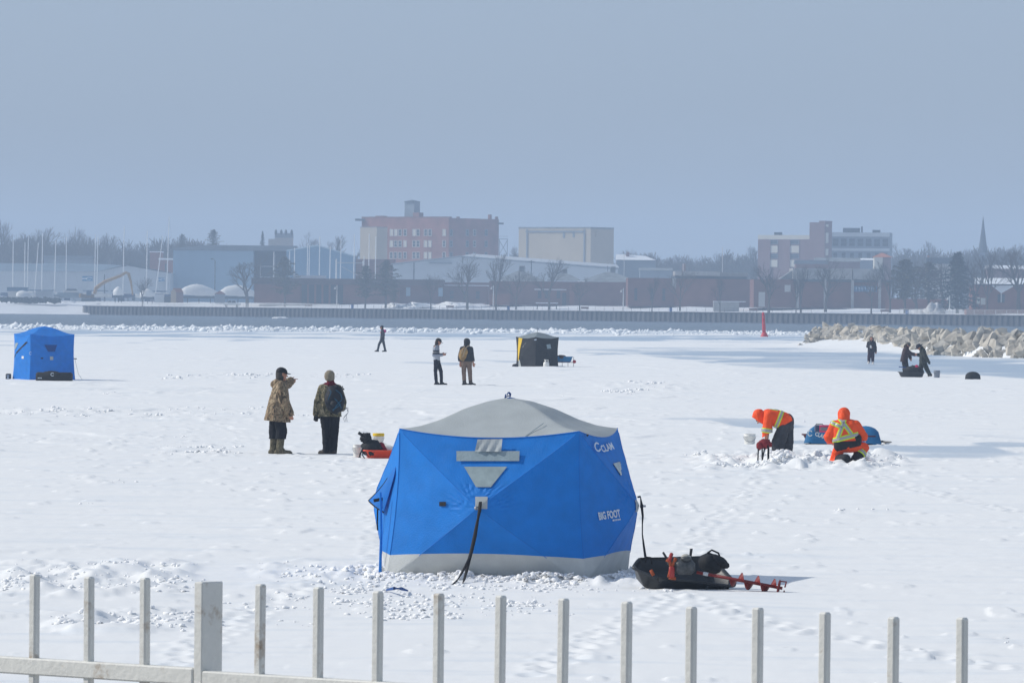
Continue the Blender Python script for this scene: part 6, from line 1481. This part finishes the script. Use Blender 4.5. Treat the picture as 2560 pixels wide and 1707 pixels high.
def sailboat(px, y0, y1, d, lean, label, flip=1, hm=None, thick=.12):
    base = at(px, 742, d); base.z = 3.6
    t = thing('sailboat', label, 'sailboat', base, rnd.uniform(-.25, .25)+(0 if flip > 0 else math.pi), 'masted sailboats laid up ashore')
    part('hull', hull(8.5, 2.7, 1.25, 1.1, hm or M_HULLW), hm or M_HULLW, t, True)
    m = MB(); m.box((0, 0, .62), (1.8, .25, 1.1)); part('keel', m, M_HULLB, t)
    m = MB(); m.bevbox((-.3, 0, 2.55), (3.0, 1.6, .5), .15); part('cabin', m, M_HULLW, t)
    m = MB()
    for x in (-2.2, 2.0):
        for y in (-1.0, 1.0): m.tube([(x, y*1.25, 0), (x, y*.7, 1.35)], .05, 4)
    part('cradle', m, M_ROOFD, t)
    top = at(px+lean, y0, d); zt = top.z-base.z; dx = lean/ppm(d)*math.cos(t.rotation_euler.z)
    m = MB(); m.tube([(.4, 0, 2.5), (.4+dx, 0, zt)], [thick*1.3, thick], 6); part('mast', m, M_ALU, t)
    m = MB(); m.box((.4+dx*.6, 0, 2.5+(zt-2.5)*.6), (.05, 1.6, .06)); part('spreader', m, M_ALU, t)
    m = MB(); m.tube([(.4, 0, 3.3), (-3.2, 0, 3.25)], .14, 6); part('boom', m, M_TARP, t)
    m = MB()
    for e in ((4.0, 0), (-4.1, 0)): m.tube([(e[0], e[1], 2.4), (.4+dx, 0, zt)], .012, 3)
    part('stay', m, M_ROOFD, t)
    return t
MASTS = [(35, 601, 0, 'pale mast farthest left, before the long white shed'), (58, 606, 0, 'thin mast second from the left, before the long white shed'), (71, 592, 2, 'tall pale mast third from the left, before the long white shed'), (101, 584, 1, 'fourth mast from the left, tallest of the five nearest the left edge'), (90, 607, 8, 'leaning mast between the third and fourth upright masts at left'),
 (133, 602, 2, 'mast fifth upright from the left, its foot dark above the white trailer'), (168, 593, 0, 'mast above the white motor yacht'), (233, 586, 1, 'bright mast left of the excavator cab, above the shed sign'), (245, 592, 2, 'faint mast just right of the bright mast above the shed sign'), (304, 566, 2, 'tall mast over the elbow of the excavator boom'), (369, 577, 1, 'tall mast right of the excavator, left of the narrow brick house'), (413, 542, 5, 'tallest mast of all, just left of the light blue shed'), (392, 592, 17, 'strongly leaning mast left of the tallest mast')]
for i, (px, y0, ln, lb) in enumerate(MASTS): sailboat(px, y0, 0, 1838+(i*7 % 40), ln, 'sailboat with a '+lb, 1 if i % 2 else -1, M_HULLB if i % 3 == 0 else M_HULLW)
MID = [(686, 629, 'white mast against the open bay of the light blue shed'), (719, 628, 'mast at the left corner of the mid blue gable'), (738, 620, 'short mast inside the left slope of the mid blue gable'), (764, 609, 'bright mast left of the peak of the mid blue gable'), (775, 614, 'faint mast just left of the peak of the mid blue gable'), (794, 591, 'tallest mast at the peak of the mid blue gable'), (827, 617, 'pale mast right of the peak of the mid blue gable'), (847, 596, 'mast over the right slope of the mid blue gable'), (887, 586, 'tall thin mast left of the tan windowless block'), (905, 640, 'short mast below the left edge of the tan windowless block'), (924, 584, 'bright mast in front of the tan windowless block'), (934, 592, 'right-hand mast in front of the tan windowless block')]
for i, (px, y0, lb) in enumerate(MID): sailboat(px, y0, 0, 1800+(i*5 % 30), 1, 'sailboat with a '+lb, 1 if i % 2 else -1, M_HULLB if i % 3 == 1 else None)
# mast crane: two posts and a crossbar
t = thing('mast_crane', 'white goalpost-like mast crane above the pavilion roof', 'crane', (at(874, 742, 1790).x, 1790, 3.6)); s = ppm(1790)
for px, y0 in ((-34, 648), (34, 652)): m = MB(); m.tube([(px/s, 0, 0), (px/s, 0, at(874, y0, 1790).z-3.6)], .2 if px < 0 else .3, 8); part('post', m, M_RAILW, t)
zb = at(874, 657, 1790).z-3.6; m = MB(); m.box((0, 0, zb), (68/s, .2, .22)); part('crossbar', m, M_FRAMEL, t); m = MB(); m.tube([(-20/s, 0, zb-1.2), (32/s, 0, zb-4.5)], .07, 4); part('brace', m, M_FRAMEL, t)
def wrapped(px0, px1, y0, y1, d, label, bow=-1):
    s = ppm(d); p = at((px0+px1)/2, y1, d); L = (px1-px0)/s; hh = (y1-y0)/s; t = thing('wrapped_boat', label, 'boat', p, 0, 'boats wrapped in white plastic'); n = 16; m = MB(); P = []
    for i in range(n+1):
        u = i/n; x = -L/2+L*u; e = math.sin(math.pi*min(1, max(.0, u*.86+.10)))**.45; rz = hh*(.62+.38*math.sin(math.pi*min(1, u*.9+.08))**1.5)
        if bow < 0 and u < .12: e *= .35+u*5
        for a in range(9): th = math.pi*a/8; P.append((x, 1.5*e*math.cos(th), max(0, rz*(math.sin(th)**.8)*(.4+.6*e)) + (.5*(1-u)**3 if bow < 0 else 0)+.16*mnoise.noise(V((x*.7, a*.6, px0)))))
    f = [(i*9+k, i*9+k+1, i*9+k+10, i*9+k+9) for i in range(n) for k in range(8)]; m.add(P, f+[tuple(range(8, -1, -1)), tuple(range(n*9, n*9+9))]); part('plastic_wrap', m, M_WRAP, t, True)
    hb = MB(); hb.box((0, 0, -.35), (L*.82, 2.2, .8), 0, 0, 1); part('hull', hb, M_ROOFD, t); m = MB()
    for x in (-L*.3, 0, L*.3):
        for y in (-.9, .9): m.box((x, y, -1.4), (.15, .15, 1.7))
    part('cradle', m, M_ROOFD, t)
wrapped(450, 545, 711, 740, 1790, 'big white plastic-wrapped boat before the light blue shed'); wrapped(550, 640, 713, 741, 1785, 'second white-wrapped boat, partly behind the bare tree right of the light blue shed'); wrapped(40, 82, 727, 744, 1800, 'small pale wrapped boat, left of the white trailer'); wrapped(350, 388, 722, 742, 1800, 'small wrapped boat right of the excavator stick', 1); wrapped(283, 309, 716, 738, 1815, 'pale wrapped dinghy under the excavator boom', 1)
# motor yacht
yt = thing('motor_yacht', 'white motor yacht with a dark bridge, ashore left of the excavator', 'yacht', (at(172, 742, 1795).x, 1795, 3.6), math.pi); part('hull', hull(8.2, 2.8, 1.5, .9, M_HULLW), mat('blue_grey_hull', (.16, .22, .27), .5, .4), yt, True)
m = MB(); m.bevbox((-.6, 0, 2.7), (4.6, 2.2, .6), .12); part('deck_house', m, M_HULLW, yt); m = MB(); m.box((-.8, 0, 3.3), (3.6, 1.9, .7), 0, 0, .75); part('bridge', m, M_ROOFD, yt); m = MB(); m.tube([(-.2, 0, 3.6), (-.2, 0, 4.6)], .08, 5); m.box((-.2, 0, 4.6), (.9, .3, .25)); part('radar_arch', m, M_HULLW, yt)
# trailer, shed, hedge and cars on the left shore
tr = thing('trailer', 'boxy white trailer between the masts and the motor yacht', 'trailer', (at(112, 745, 1800).x, 1800, 3.6)); s = ppm(1800); m = MB(); m.box((0, 0, 1.9), (44/s, 2.2, 2.2)); part('body', m, M_METAL, tr); m = MB(); m.box((0, 0, .55), (40/s, 1.9, .5)); part('chassis', m, M_ROOFD, tr)
for x in (-1.2, 0): m = MB(); m.lathe([(.42, -.15), (.42, .15)], (x, -1.0, .42), 12, 0, Matrix.Rotation(math.pi/2, 3, 'X')); part('wheel', m, M_BLACK, tr)
o, w, h = front_box(20, 64, 718, 1815, 4, 3.6); b = building('boat_shed', 'dark-roofed low shed at the far left behind the hedge', o); fpart('wall', b, M_FRAMEL, 0, w, 0, h-1.2, 0, 4); fpart('roof', b, M_TARP, -.3, w+.5, h-1.2, h, -.3, 4.2)
o, w, h = front_box(427, 457, 730, 1775, 4, 3.4); b = building('garden_shed', 'small tan shed with a reddish gable roof by the railing', o); m = MB(); m.prism([(0, 0), (w*.45, 0), (w*.45, h), (w*.22, h+1.1), (0, h)], 0, 3.4); part('wall', m, mat('tan_boards', (.42, .33, .22), .8), b); fpart('side_wall', b, M_BROWN, w*.45+.002, w, 0, h, .1, 3.3)
m = MB(); m.add([(w*.20, -.2, h+1.15), (w*.47, -.2, h-.05), (w*1.05, -.2, h-.05), (w*.86, -.2, h+1.15), (w*.20, 3.5, h+1.15), (w*.86, 3.5, h+1.15)], [(0,1,2,3), (0,3,5,4)]); part('roof', m, mat('rust_tiles', (.28, .12, .08), .9), b)
o, w, h = front_box(537, 562, 735, 1775, 4, 3.4); b = building('garden_shed', 'small blue-grey shed with an orange-tipped roof between the wrapped boats', o); fpart('wall', b, M_GREYB, 0, w, 0, h, 0, 3); m = MB(); m.prism([(-.2, h), (w+.2, h), (w*.5, h+1.0)], -.2, 3.2); part('roof', m, M_BRICKM, b)
o, w, h = front_box(386, 410, 738, 1778, 4, 3.4); b = building('container', 'white low container right of the bare shrub', o); fpart('wall', b, M_METAL, 0, w, 0, h, 0, 2.5); fpart('roof', b, M_SNOWR, -.05, w+.05, h, h+.15, -.05, 2.55); fpart('side_panel', b, M_ROOFD, w+.06, w+2.6, 0, h-.3, 0, 2.5)
vn_ = thing('pickup', 'pale pickup truck parked behind the railing before the wrapped boats', 'truck', on_quay(578, 9)); 
m = MB(); m.bevbox((.2, 0, .85), (5.0, 1.8, .75), .15); m.prism([(-1.3, 1.2), (1.5, 1.2), (1.3, 1.95), (-.7, 1.95)], -.8, .8); part('body', m, M_METAL, vn_)
m = MB(); m.prism([(-1.05, 1.28), (.05, 1.28), (.05, 1.85), (-.62, 1.85)], -.83, -.81); m.prism([(.2, 1.28), (1.3, 1.28), (1.18, 1.85), (.2, 1.85)], -.83, -.81); part('side_window', m, M_GLASS, vn_)
for x in (-1.4, 1.7):
    m = MB(); m.lathe([(.38, -.12), (.38, .12)], (x, -.82, .38), 14, 0, Matrix.Rotation(math.pi/2, 3, 'X')); part('wheel', m, M_BLACK, vn_)
m = MB(); m.box((-2.3, -.5, .95), (.08, .3, .2)); part('headlight', m, M_CREAM, vn_)
m = MB()
for i in range(150): m.ell((rnd.uniform(-9, 9), rnd.uniform(-1, 1), rnd.uniform(.1, 1.15)), (rnd.uniform(.3, .9), rnd.uniform(.3, .6), rnd.uniform(.3, .6)), 4, jit=.9)
single('hedge', m, mat('dark_hedge', (.03, .04, .04), .95, .1, .4, 3), 'long dark hedge on the snowy bank at the left edge', 'hedge', (at(72, 750, 1795).x, 1795, 3.1))
# excavator
ex = thing('excavator', 'yellow-brown excavator with a long raised boom behind the white railing', 'excavator', (at(221, 752, 1785).x, 1785, 3.5)); s = ppm(1785); e = lambda px, py: V(((px-221)/s, 0, at(px, py, 1785).z-3.5))
M_EXC = mat('ochre_paint', (.34, .20, .06), .6, .3, .2, 2); m = MB()
for y in (-1.3, 1.3): m.bevbox((0, y, .45), (4.2, .6, .9), .25)
part('track', m, M_ROOFD, ex); m = MB(); m.bevbox((-.3, 0, 1.6), (4.0, 2.4, 1.2), .15); part('body', m, mat('dark_ochre', (.16, .10, .05), .7, .2, .3, 2), ex); m = MB(); m.bevbox((.2, -.7, 2.5), (1.5, 1.1, 1.5), .12); part('cab', m, M_TARP, ex); m = MB(); m.bevbox((-2.3, 0, 1.7), (.8, 2.5, 1.3), .2); part('counterweight', m, M_EXC, ex)
m = MB(); m.tube([e(236, 735), e(240, 720), e(262, 704), e(300, 690), e(315, 681)], [.45, .55, .5, .42, .36], 6); part('boom', m, M_EXC, ex); m = MB(); m.tube([e(313, 681), e(321, 684), e(327, 705), e(332, 738)], [.36, .45, .32, .2], 6); part('stick', m, M_EXC, ex); m = MB(); m.bevbox(e(334, 747), (1.0, .9, 1.1), .2); part('bucket', m, M_ROOFD, ex); m = MB(); m.tube([e(250, 718), e(275, 695)], .14, 5); m.tube([e(285, 690), e(308, 680)], .12, 5); part('hydraulic_ram', m, M_STEEL, ex)
m = MB(); m.tube([e(330, 738), e(335, 745)], .2, 5)

# ------------------------------------------------------------------ trees
M_BARK = mat('grey_bark', (.085, .075, .068), .95, .1, .2, 2)
M_TWIG = mat('twig', (.075, .062, .055), .95, .1)
M_PINE = mat('pine_needles', (.075, .068, .030), .9, .1, .35, .8)
M_SPRUCE = mat('spruce_needles', (.03, .05, .045), .9, .1, .35, .8)
def bare_tree(seed, levels=6, fan=3, spread=.55, trunk=.26, thick=1.5):
    """unit-height bare tree: trunk with limbs, and a crown of twigs"""
    r = random.Random(seed); tr, cr = MB(), MB()
    def branch(p, d, L, rad, lv):
        k_ = 1 if lv >= levels-2 else thick
        q = p+d*L*.5; d2 = (d+V((r.uniform(-.15, .15), r.uniform(-.15, .15), r.uniform(-.02, .12)))).normalized(); e = q+d2*L*.5
        (tr if lv >= levels-2 else cr).tube([p, q, e], [k_*rad, k_*rad*.85, k_*rad*.66], 5 if lv >= levels-2 else 3, 0, False)
        if lv == 0: return
        n = fan if lv > 1 else fan+1
        a0 = r.uniform(0, 6.28)
        for k in range(n):
            a = a0+6.28*k/n+r.uniform(-.5, .5); t = r.uniform(.45, 1.0) if k else 1.0; sp = r.uniform(.6, 1.15)*spread
            x = d2.cross(V((.3, .9, .1))).normalized(); y = d2.cross(x)
            nd = (d2+(x*math.cos(a)+y*math.sin(a))*math.tan(sp*.9)*(.5 if k == 0 else 1)+V((0, 0, .10))).normalized()
            branch(p.lerp(e, t), nd, L*r.uniform(.62, .82), rad*.6*(1.0 if k == 0 else .8), lv-1)
    branch(V((0, 0, 0)), V((r.uniform(-.05, .05), 0, 1)).normalized(), trunk, .018, levels-1)
    z = max(v[2] for v in cr.v)
    for b in (tr, cr): b.v = [(v[0]/z, v[1]/z, v[2]/z) for v in b.v]
    return tr.mesh('trunk', M_BARK), cr.mesh('crown', M_TWIG)
BT = [bare_tree(3, 7, spread=.55, thick=2), bare_tree(8, 7, spread=.75, trunk=.2, thick=2), bare_tree(15, 7, spread=.45, trunk=.26, thick=2), bare_tree(21, 7, spread=.7, trunk=.22, thick=2), bare_tree(33, 7, spread=.6, trunk=.24, thick=2)]
def pine(seed, n=42, spruce=False):
    r = random.Random(seed); tr, cr = MB(), MB(); tr.tube([(0, 0, 0), (r.uniform(-.01, .01), 0, .5), (0, 0, .97)], [.018, .012, .003], 6)
    for i in range(n):
        t = (i+.5)/n; z = (.10 if spruce else .26)+t*(.88 if spruce else .72); R = (.26*(1-t)**.75+.015 if spruce else (.24*math.sin(math.pi*min(1, .18+.8*t))**.8+.02)*r.uniform(.6, 1.15)); a = i*2.4+r.uniform(-.4, .4)
        for s in range(10):
            rr = R*(s+1)/10; dz = (-.22*rr if spruce else .10*rr); c = V((rr*math.cos(a), rr*math.sin(a), z+dz)); k = .075*(1-.35*s/10)
            for _ in range(5):
                d = V((r.gauss(0, 1), r.gauss(0, 1), r.gauss(0, .6))).normalized()*k; e = V((r.gauss(0, 1), r.gauss(0, 1), r.gauss(0, .6))).normalized()*k*.55; cr.add([c-d*.3, c+d*.7+e*.3, c+d*.5-e*.4], [(0, 1, 2)])
    return tr.mesh('trunk', M_BARK), cr.mesh('crown', M_SPRUCE if spruce else M_PINE)
PT = [pine(4), pine(9), pine(12, 60, True)]
def tree(meshes, px, ytop, ybase, d, wid, label, name='bare_tree', group=None, loc=None):
    p = loc or at(px, ybase, d); d = p.y; zt = at(px, ytop, d).z-p.z; t = thing(name, label, 'tree', p, rnd.uniform(0, 6.28), group)
    for nm, me in (('trunk', meshes[0]), ('crown', meshes[1])):
        o = link(nm, me, t); o.scale = (zt*wid, zt*wid, zt)
    return t
GT = 'bare trees along the quay'
for i, (px, yt, inl, wd, v, lb) in enumerate([(618, 632, 18, 1.25, 1, 'bare tree left of the pavilion, against the light blue shed'), (1168, 632, 16, 1.0, 1, 'wide bare tree in front of the white warehouse, left of the middle lamp'), (1240, 630, 8, .85, 2, 'upright bare tree beside the middle lamp'), (1373, 640, 14, 1.0, 3, 'bare tree between the two round vent roofs, over the snow-topped shelter'), (1077, 680, 9, .9, 4, 'thin bare tree before the right end of the pavilion'), (1449, 690, 10, .9, 1, 'small bare tree before the brick hall left of the third lamp'),
    (1630, 690, 10, .8, 2, 'small bare tree left of the white fin'), (1800, 690, 12, .9, 0, 'bare tree at the right end of the concrete-topped block'), (1922, 655, 5, 1.1, 3, 'dark bare tree left of the pillared hall'), (2064, 640, 24, 1.1, 1, 'bare tree growing before the second white pillar'), (2178, 668, 6, .9, 4, 'bare tree before the blue sign of the pillared hall'), (2468, 618, 20, 1.0, 0, 'bare tree in front of the brick hall with the white triangle'), (2546, 592, 30, 1.25, 1, 'big spreading bare tree at the right edge'), (356, 690, 14, 1.0, 3, 'bare shrub-like tree right of the excavator stick'), (2225, 650, 26, 1.0, 2, 'bare tree right of the pillared hall, among the evergreens'), (2290, 640, 30, 1.2, 1, 'wide bare tree between the two pines right of the pillared hall'), (2358, 645, 34, 1.1, 4, 'bare tree just left of the big dark spruce'), (2436, 640, 30, 1.1, 3, 'bare tree between the big spruce and the brick hall'), (1700, 668, 20, 1.0, 4, 'bare tree right of the white brick fin'), (2002, 662, 12, 1.0, 2, 'bare tree at the first white pillar'), (1990, 690, 8, .8, 0, 'low bare tree under the white square window of the pillared hall'), (1290, 668, 18, 1.0, 4, 'bare tree between the middle lamp and the first vent roof')]):
    tree(BT[v], px, yt, 0, 0, wd, lb, 'bare_tree', GT, on_quay(px, inl))
for px, yt, inl, wd, v, lb in [(712, 642, 22, 1.25, 0, 'pine before the left brick wall of the pavilion'), (913, 664, 10, 1.35, 1, 'left one of the two pines on the quay'), (964, 650, 20, 1.3, 0, 'right one of the two pines on the quay'), (2393, 630, 22, 1.5, 2, 'big dark spruce right of the pillared hall'), (2262, 648, 20, 1.5, 1, 'dark pine just right of the pillared hall'), (2322, 655, 40, 1.6, 0, 'broad pine between the hall and the big spruce'), (985, 700, 14, .9, 1, 'shorter pine right of the two quay pines')]:
    tree(PT[v], px, yt, 0, 0, wd, lb, 'spruce' if v == 2 else 'pine_tree', 'evergreens along the quay', on_quay(px, inl))
for px, yt, yb, d, wd, v, lb in [(656, 578, 640, 2060, .6, 2, 'small spruce on the skyline left of the castle tower'), (533, 574, 640, 2080, 1.3, 0, 'dark round-headed pine on the skyline over the light blue shed'), (455, 585, 640, 2080, 1.1, 1, 'faint pine on the skyline at the left end of the light blue shed')]:
    tree(PT[v], px, yt, yb, d, wd, lb, 'pine_tree' if v < 2 else 'spruce', 'evergreens on the skyline')
SKY = [(5, 543, 'tall tree cut by the left edge'), (40, 578, 'wide crowned tree behind the first masts'), (98, 566, 'spreading tree behind the fourth mast'), (178, 563, 'tall forked tree rising over the left wood'), (235, 578, 'dense tree behind the bright mast'), (270, 580, 'rounded tree behind the lamp mast'), (780, 578, 'thin tree left of the mid blue gable peak'), (832, 586, 'broad thin tree right of the mid blue gable peak'), (1580, 622, 'low tree behind the snowy stepped roof'), (1800, 628, 'rounded tree left of the low modern block'), (1880, 612, 'tree touching the left end of the low modern block'), (2260, 606, 'tree right of the office wing'), (2330, 600, 'tall forked tree left of the church spire'), (2420, 618, 'low tree just left of the church spire'), (2520, 606, 'tree right of the church spire'), (1285, 612, 'thin tree between the mill and the tan warehouse')]
for i, (px, yt, lb) in enumerate(SKY): tree(BT[i % 5], px, yt, 690, 2080+13*(i % 7), 1.0+.35*((i*7) % 3-.6), 'bare '+lb, 'bare_tree', 'bare trees on the skyline')
# the far wood behind the town: one mass of bare crowns
def wood():
    arr = []
    for tm, cm in [bare_tree(50+i, 5, 4, .6, .24, 1.9) for i in range(4)]:
        V_, F_ = [], []; o = 0
        for me in (tm, cm):
            me.calc_loop_triangles(); v = np.zeros(len(me.vertices)*3, np.float32); me.vertices.foreach_get('co', v); t = np.zeros(len(me.loop_triangles)*3, np.int32); me.loop_triangles.foreach_get('vertices', t)
            V_.append(v.reshape(-1, 3)); F_.append(t.reshape(-1, 3)+o); o += len(V_[-1])
        arr.append((np.concatenate(V_), np.concatenate(F_)))
    inst = []
    env = [(-60, 590), (60, 584), (150, 590), (230, 584), (300, 600), (380, 604), (420, 590), (520, 600), (600, 612), (700, 618), (900, 612), (1260, 622), (1300, 625), (1540, 640), (1640, 632), (1750, 636), (1860, 622), (2000, 640), (2220, 616), (2300, 618), (2380, 624), (2480, 618), (2640, 606)]
    for k in range(430):
        px = rnd.uniform(-80, 2640); d = rnd.uniform(2090, 2330)
        if 560 < px < 1280 and rnd.random() < .55: continue
        yt = float(np.interp(px, [e[0] for e in env], [e[1] for e in env]))+rnd.uniform(-4, 38); p = at(px, 0, d); h = (at(px, yt, d).z-GZ); inst.append((k % 4, p.x, d, GZ, h*1.25, h*1.25, h, rnd.uniform(0, 6.28)))
    return joined('far_wood', arr, inst, M_TWIG)
wood()
# haze: pale air over the bay
hz = MB(); hz.box((0, 1900, 27.5), (2960, 3960, 59)); hm = bpy.data.materials.new('haze'); hm.use_nodes = True; nt = hm.node_tree; nt.nodes.clear(); out = nt.nodes.new('ShaderNodeOutputMaterial'); vp = nt.nodes.new('ShaderNodeVolumePrincipled')
vp.inputs['Density'].default_value = .00035; vp.inputs['Color'].default_value = (.57, .72, .92, 1); vp.inputs['Anisotropy'].default_value = 0; nt.links.new(vp.outputs[0], out.inputs['Volume'])
hb = link('haze', hz.mesh('haze', hm)); kind(hb, 'stuff')

# ------------------------------------------------------------------ foreground fence on the pier
def fence():
    A, B = V((-1188/F*16.4, 16.4, 0)), V((1130/F*14.45, 14.45, 0)); d = (B-A).normalized(); rz = math.atan2(d.y, d.x); sp = .2058
    mp = mat('chipped_white_paint', (.69, .685, .64), .55, .35, .05, 22, .15, 60)
    nt = mp.node_tree; b = nt.nodes['Principled BSDF']; ramp = [n for n in nt.nodes if n.type == 'VALTORGB'][0]
    tc = nt.nodes.new('ShaderNodeTexCoord'); n2 = nt.nodes.new('ShaderNodeTexNoise'); n2.inputs['Scale'].default_value = 9; n2.inputs['Detail'].default_value = 6; n2.inputs['Roughness'].default_value = .7
    oi = nt.nodes.new('ShaderNodeObjectInfo'); ad = nt.nodes.new('ShaderNodeVectorMath'); ad.operation = 'ADD'; sc = nt.nodes.new('ShaderNodeVectorMath'); sc.operation = 'SCALE'; sc.inputs['Scale'].default_value = 40; nt.links.new(oi.outputs['Random'], sc.inputs[0]); nt.links.new(tc.outputs['Object'], ad.inputs[0]); nt.links.new(sc.outputs[0], ad.inputs[1]); nt.links.new(ad.outputs[0], n2.inputs['Vector'])
    r2 = nt.nodes.new('ShaderNodeValToRGB'); r2.color_ramp.elements[0].position = .57; r2.color_ramp.elements[1].position = .70; r2.color_ramp.elements[0].color = (0, 0, 0, 1); r2.color_ramp.elements[1].color = (1, 1, 1, 1); nt.links.new(n2.outputs[0], r2.inputs[0])
    mx = nt.nodes.new('ShaderNodeMix'); mx.data_type = 'RGBA'; mx.inputs[7].default_value = (.30, .20, .11, 1); mul = nt.nodes.new('ShaderNodeMath'); mul.operation = 'MULTIPLY'; mul.inputs[1].default_value = .75; nt.links.new(r2.outputs[0], mul.inputs[0]); nt.links.new(mul.outputs[0], mx.inputs[0]); nt.links.new(ramp.outputs[0], mx.inputs[6]); nt.links.new(mx.outputs[2], b.inputs['Base Color'])
    f = thing('metal_fence', 'white painted metal fence with square pickets in the foreground', 'fence', A, rz)
    deck, zt = 1.38, 2.26
    me = None
    for i in range(-2, 20):
        if i == 3: continue
        if me is None: m = MB(); m.bevbox((0, 0, 0), (.0245, .0245, zt-deck-.12), .0045); me = m.mesh('picket', mp)
        o = link('picket', me, f, (i*sp, rnd.uniform(-.001, .001), (zt+deck+.12)/2+rnd.uniform(-.004, .004))); o.rotation_euler = (rnd.uniform(-.004, .004), rnd.uniform(-.006, .006), rnd.uniform(-.05, .05))
    m = MB(); m.bevbox((3*sp, .026, (zt+deck)/2), (.030, .084, zt-deck), .003); part('post', m, mp, f)
    for k, (x0, x1, dz) in enumerate(((-2.6*sp, 3*sp-.016, 0), (3*sp+.016, 19.6*sp, -.006))):
        for z, nm in ((2.007, 'rail'), (1.52, 'rail')): m = MB(); m.bevbox(((x0+x1)/2, 0, z+dz), (x1-x0, .036, .046), .004); part(nm, m, mp, f)
    m = MB(); m.add([(-6, -3.2, deck), (10, -3.2, deck), (10, .35, deck), (-6, .35, deck), (-6, -3.2, -1), (10, -3.2, -1), (10, .35, -1), (-6, .35, -1)], [(0,1,2,3), (7,6,5,4), (3,2,6,7), (0,4,5,1), (1,5,6,2), (0,3,7,4)])
    o = part('pier', m, M_CONC, None); o.location = A; o.rotation_euler = (0, 0, rz); kind(o, 'structure')
fence()
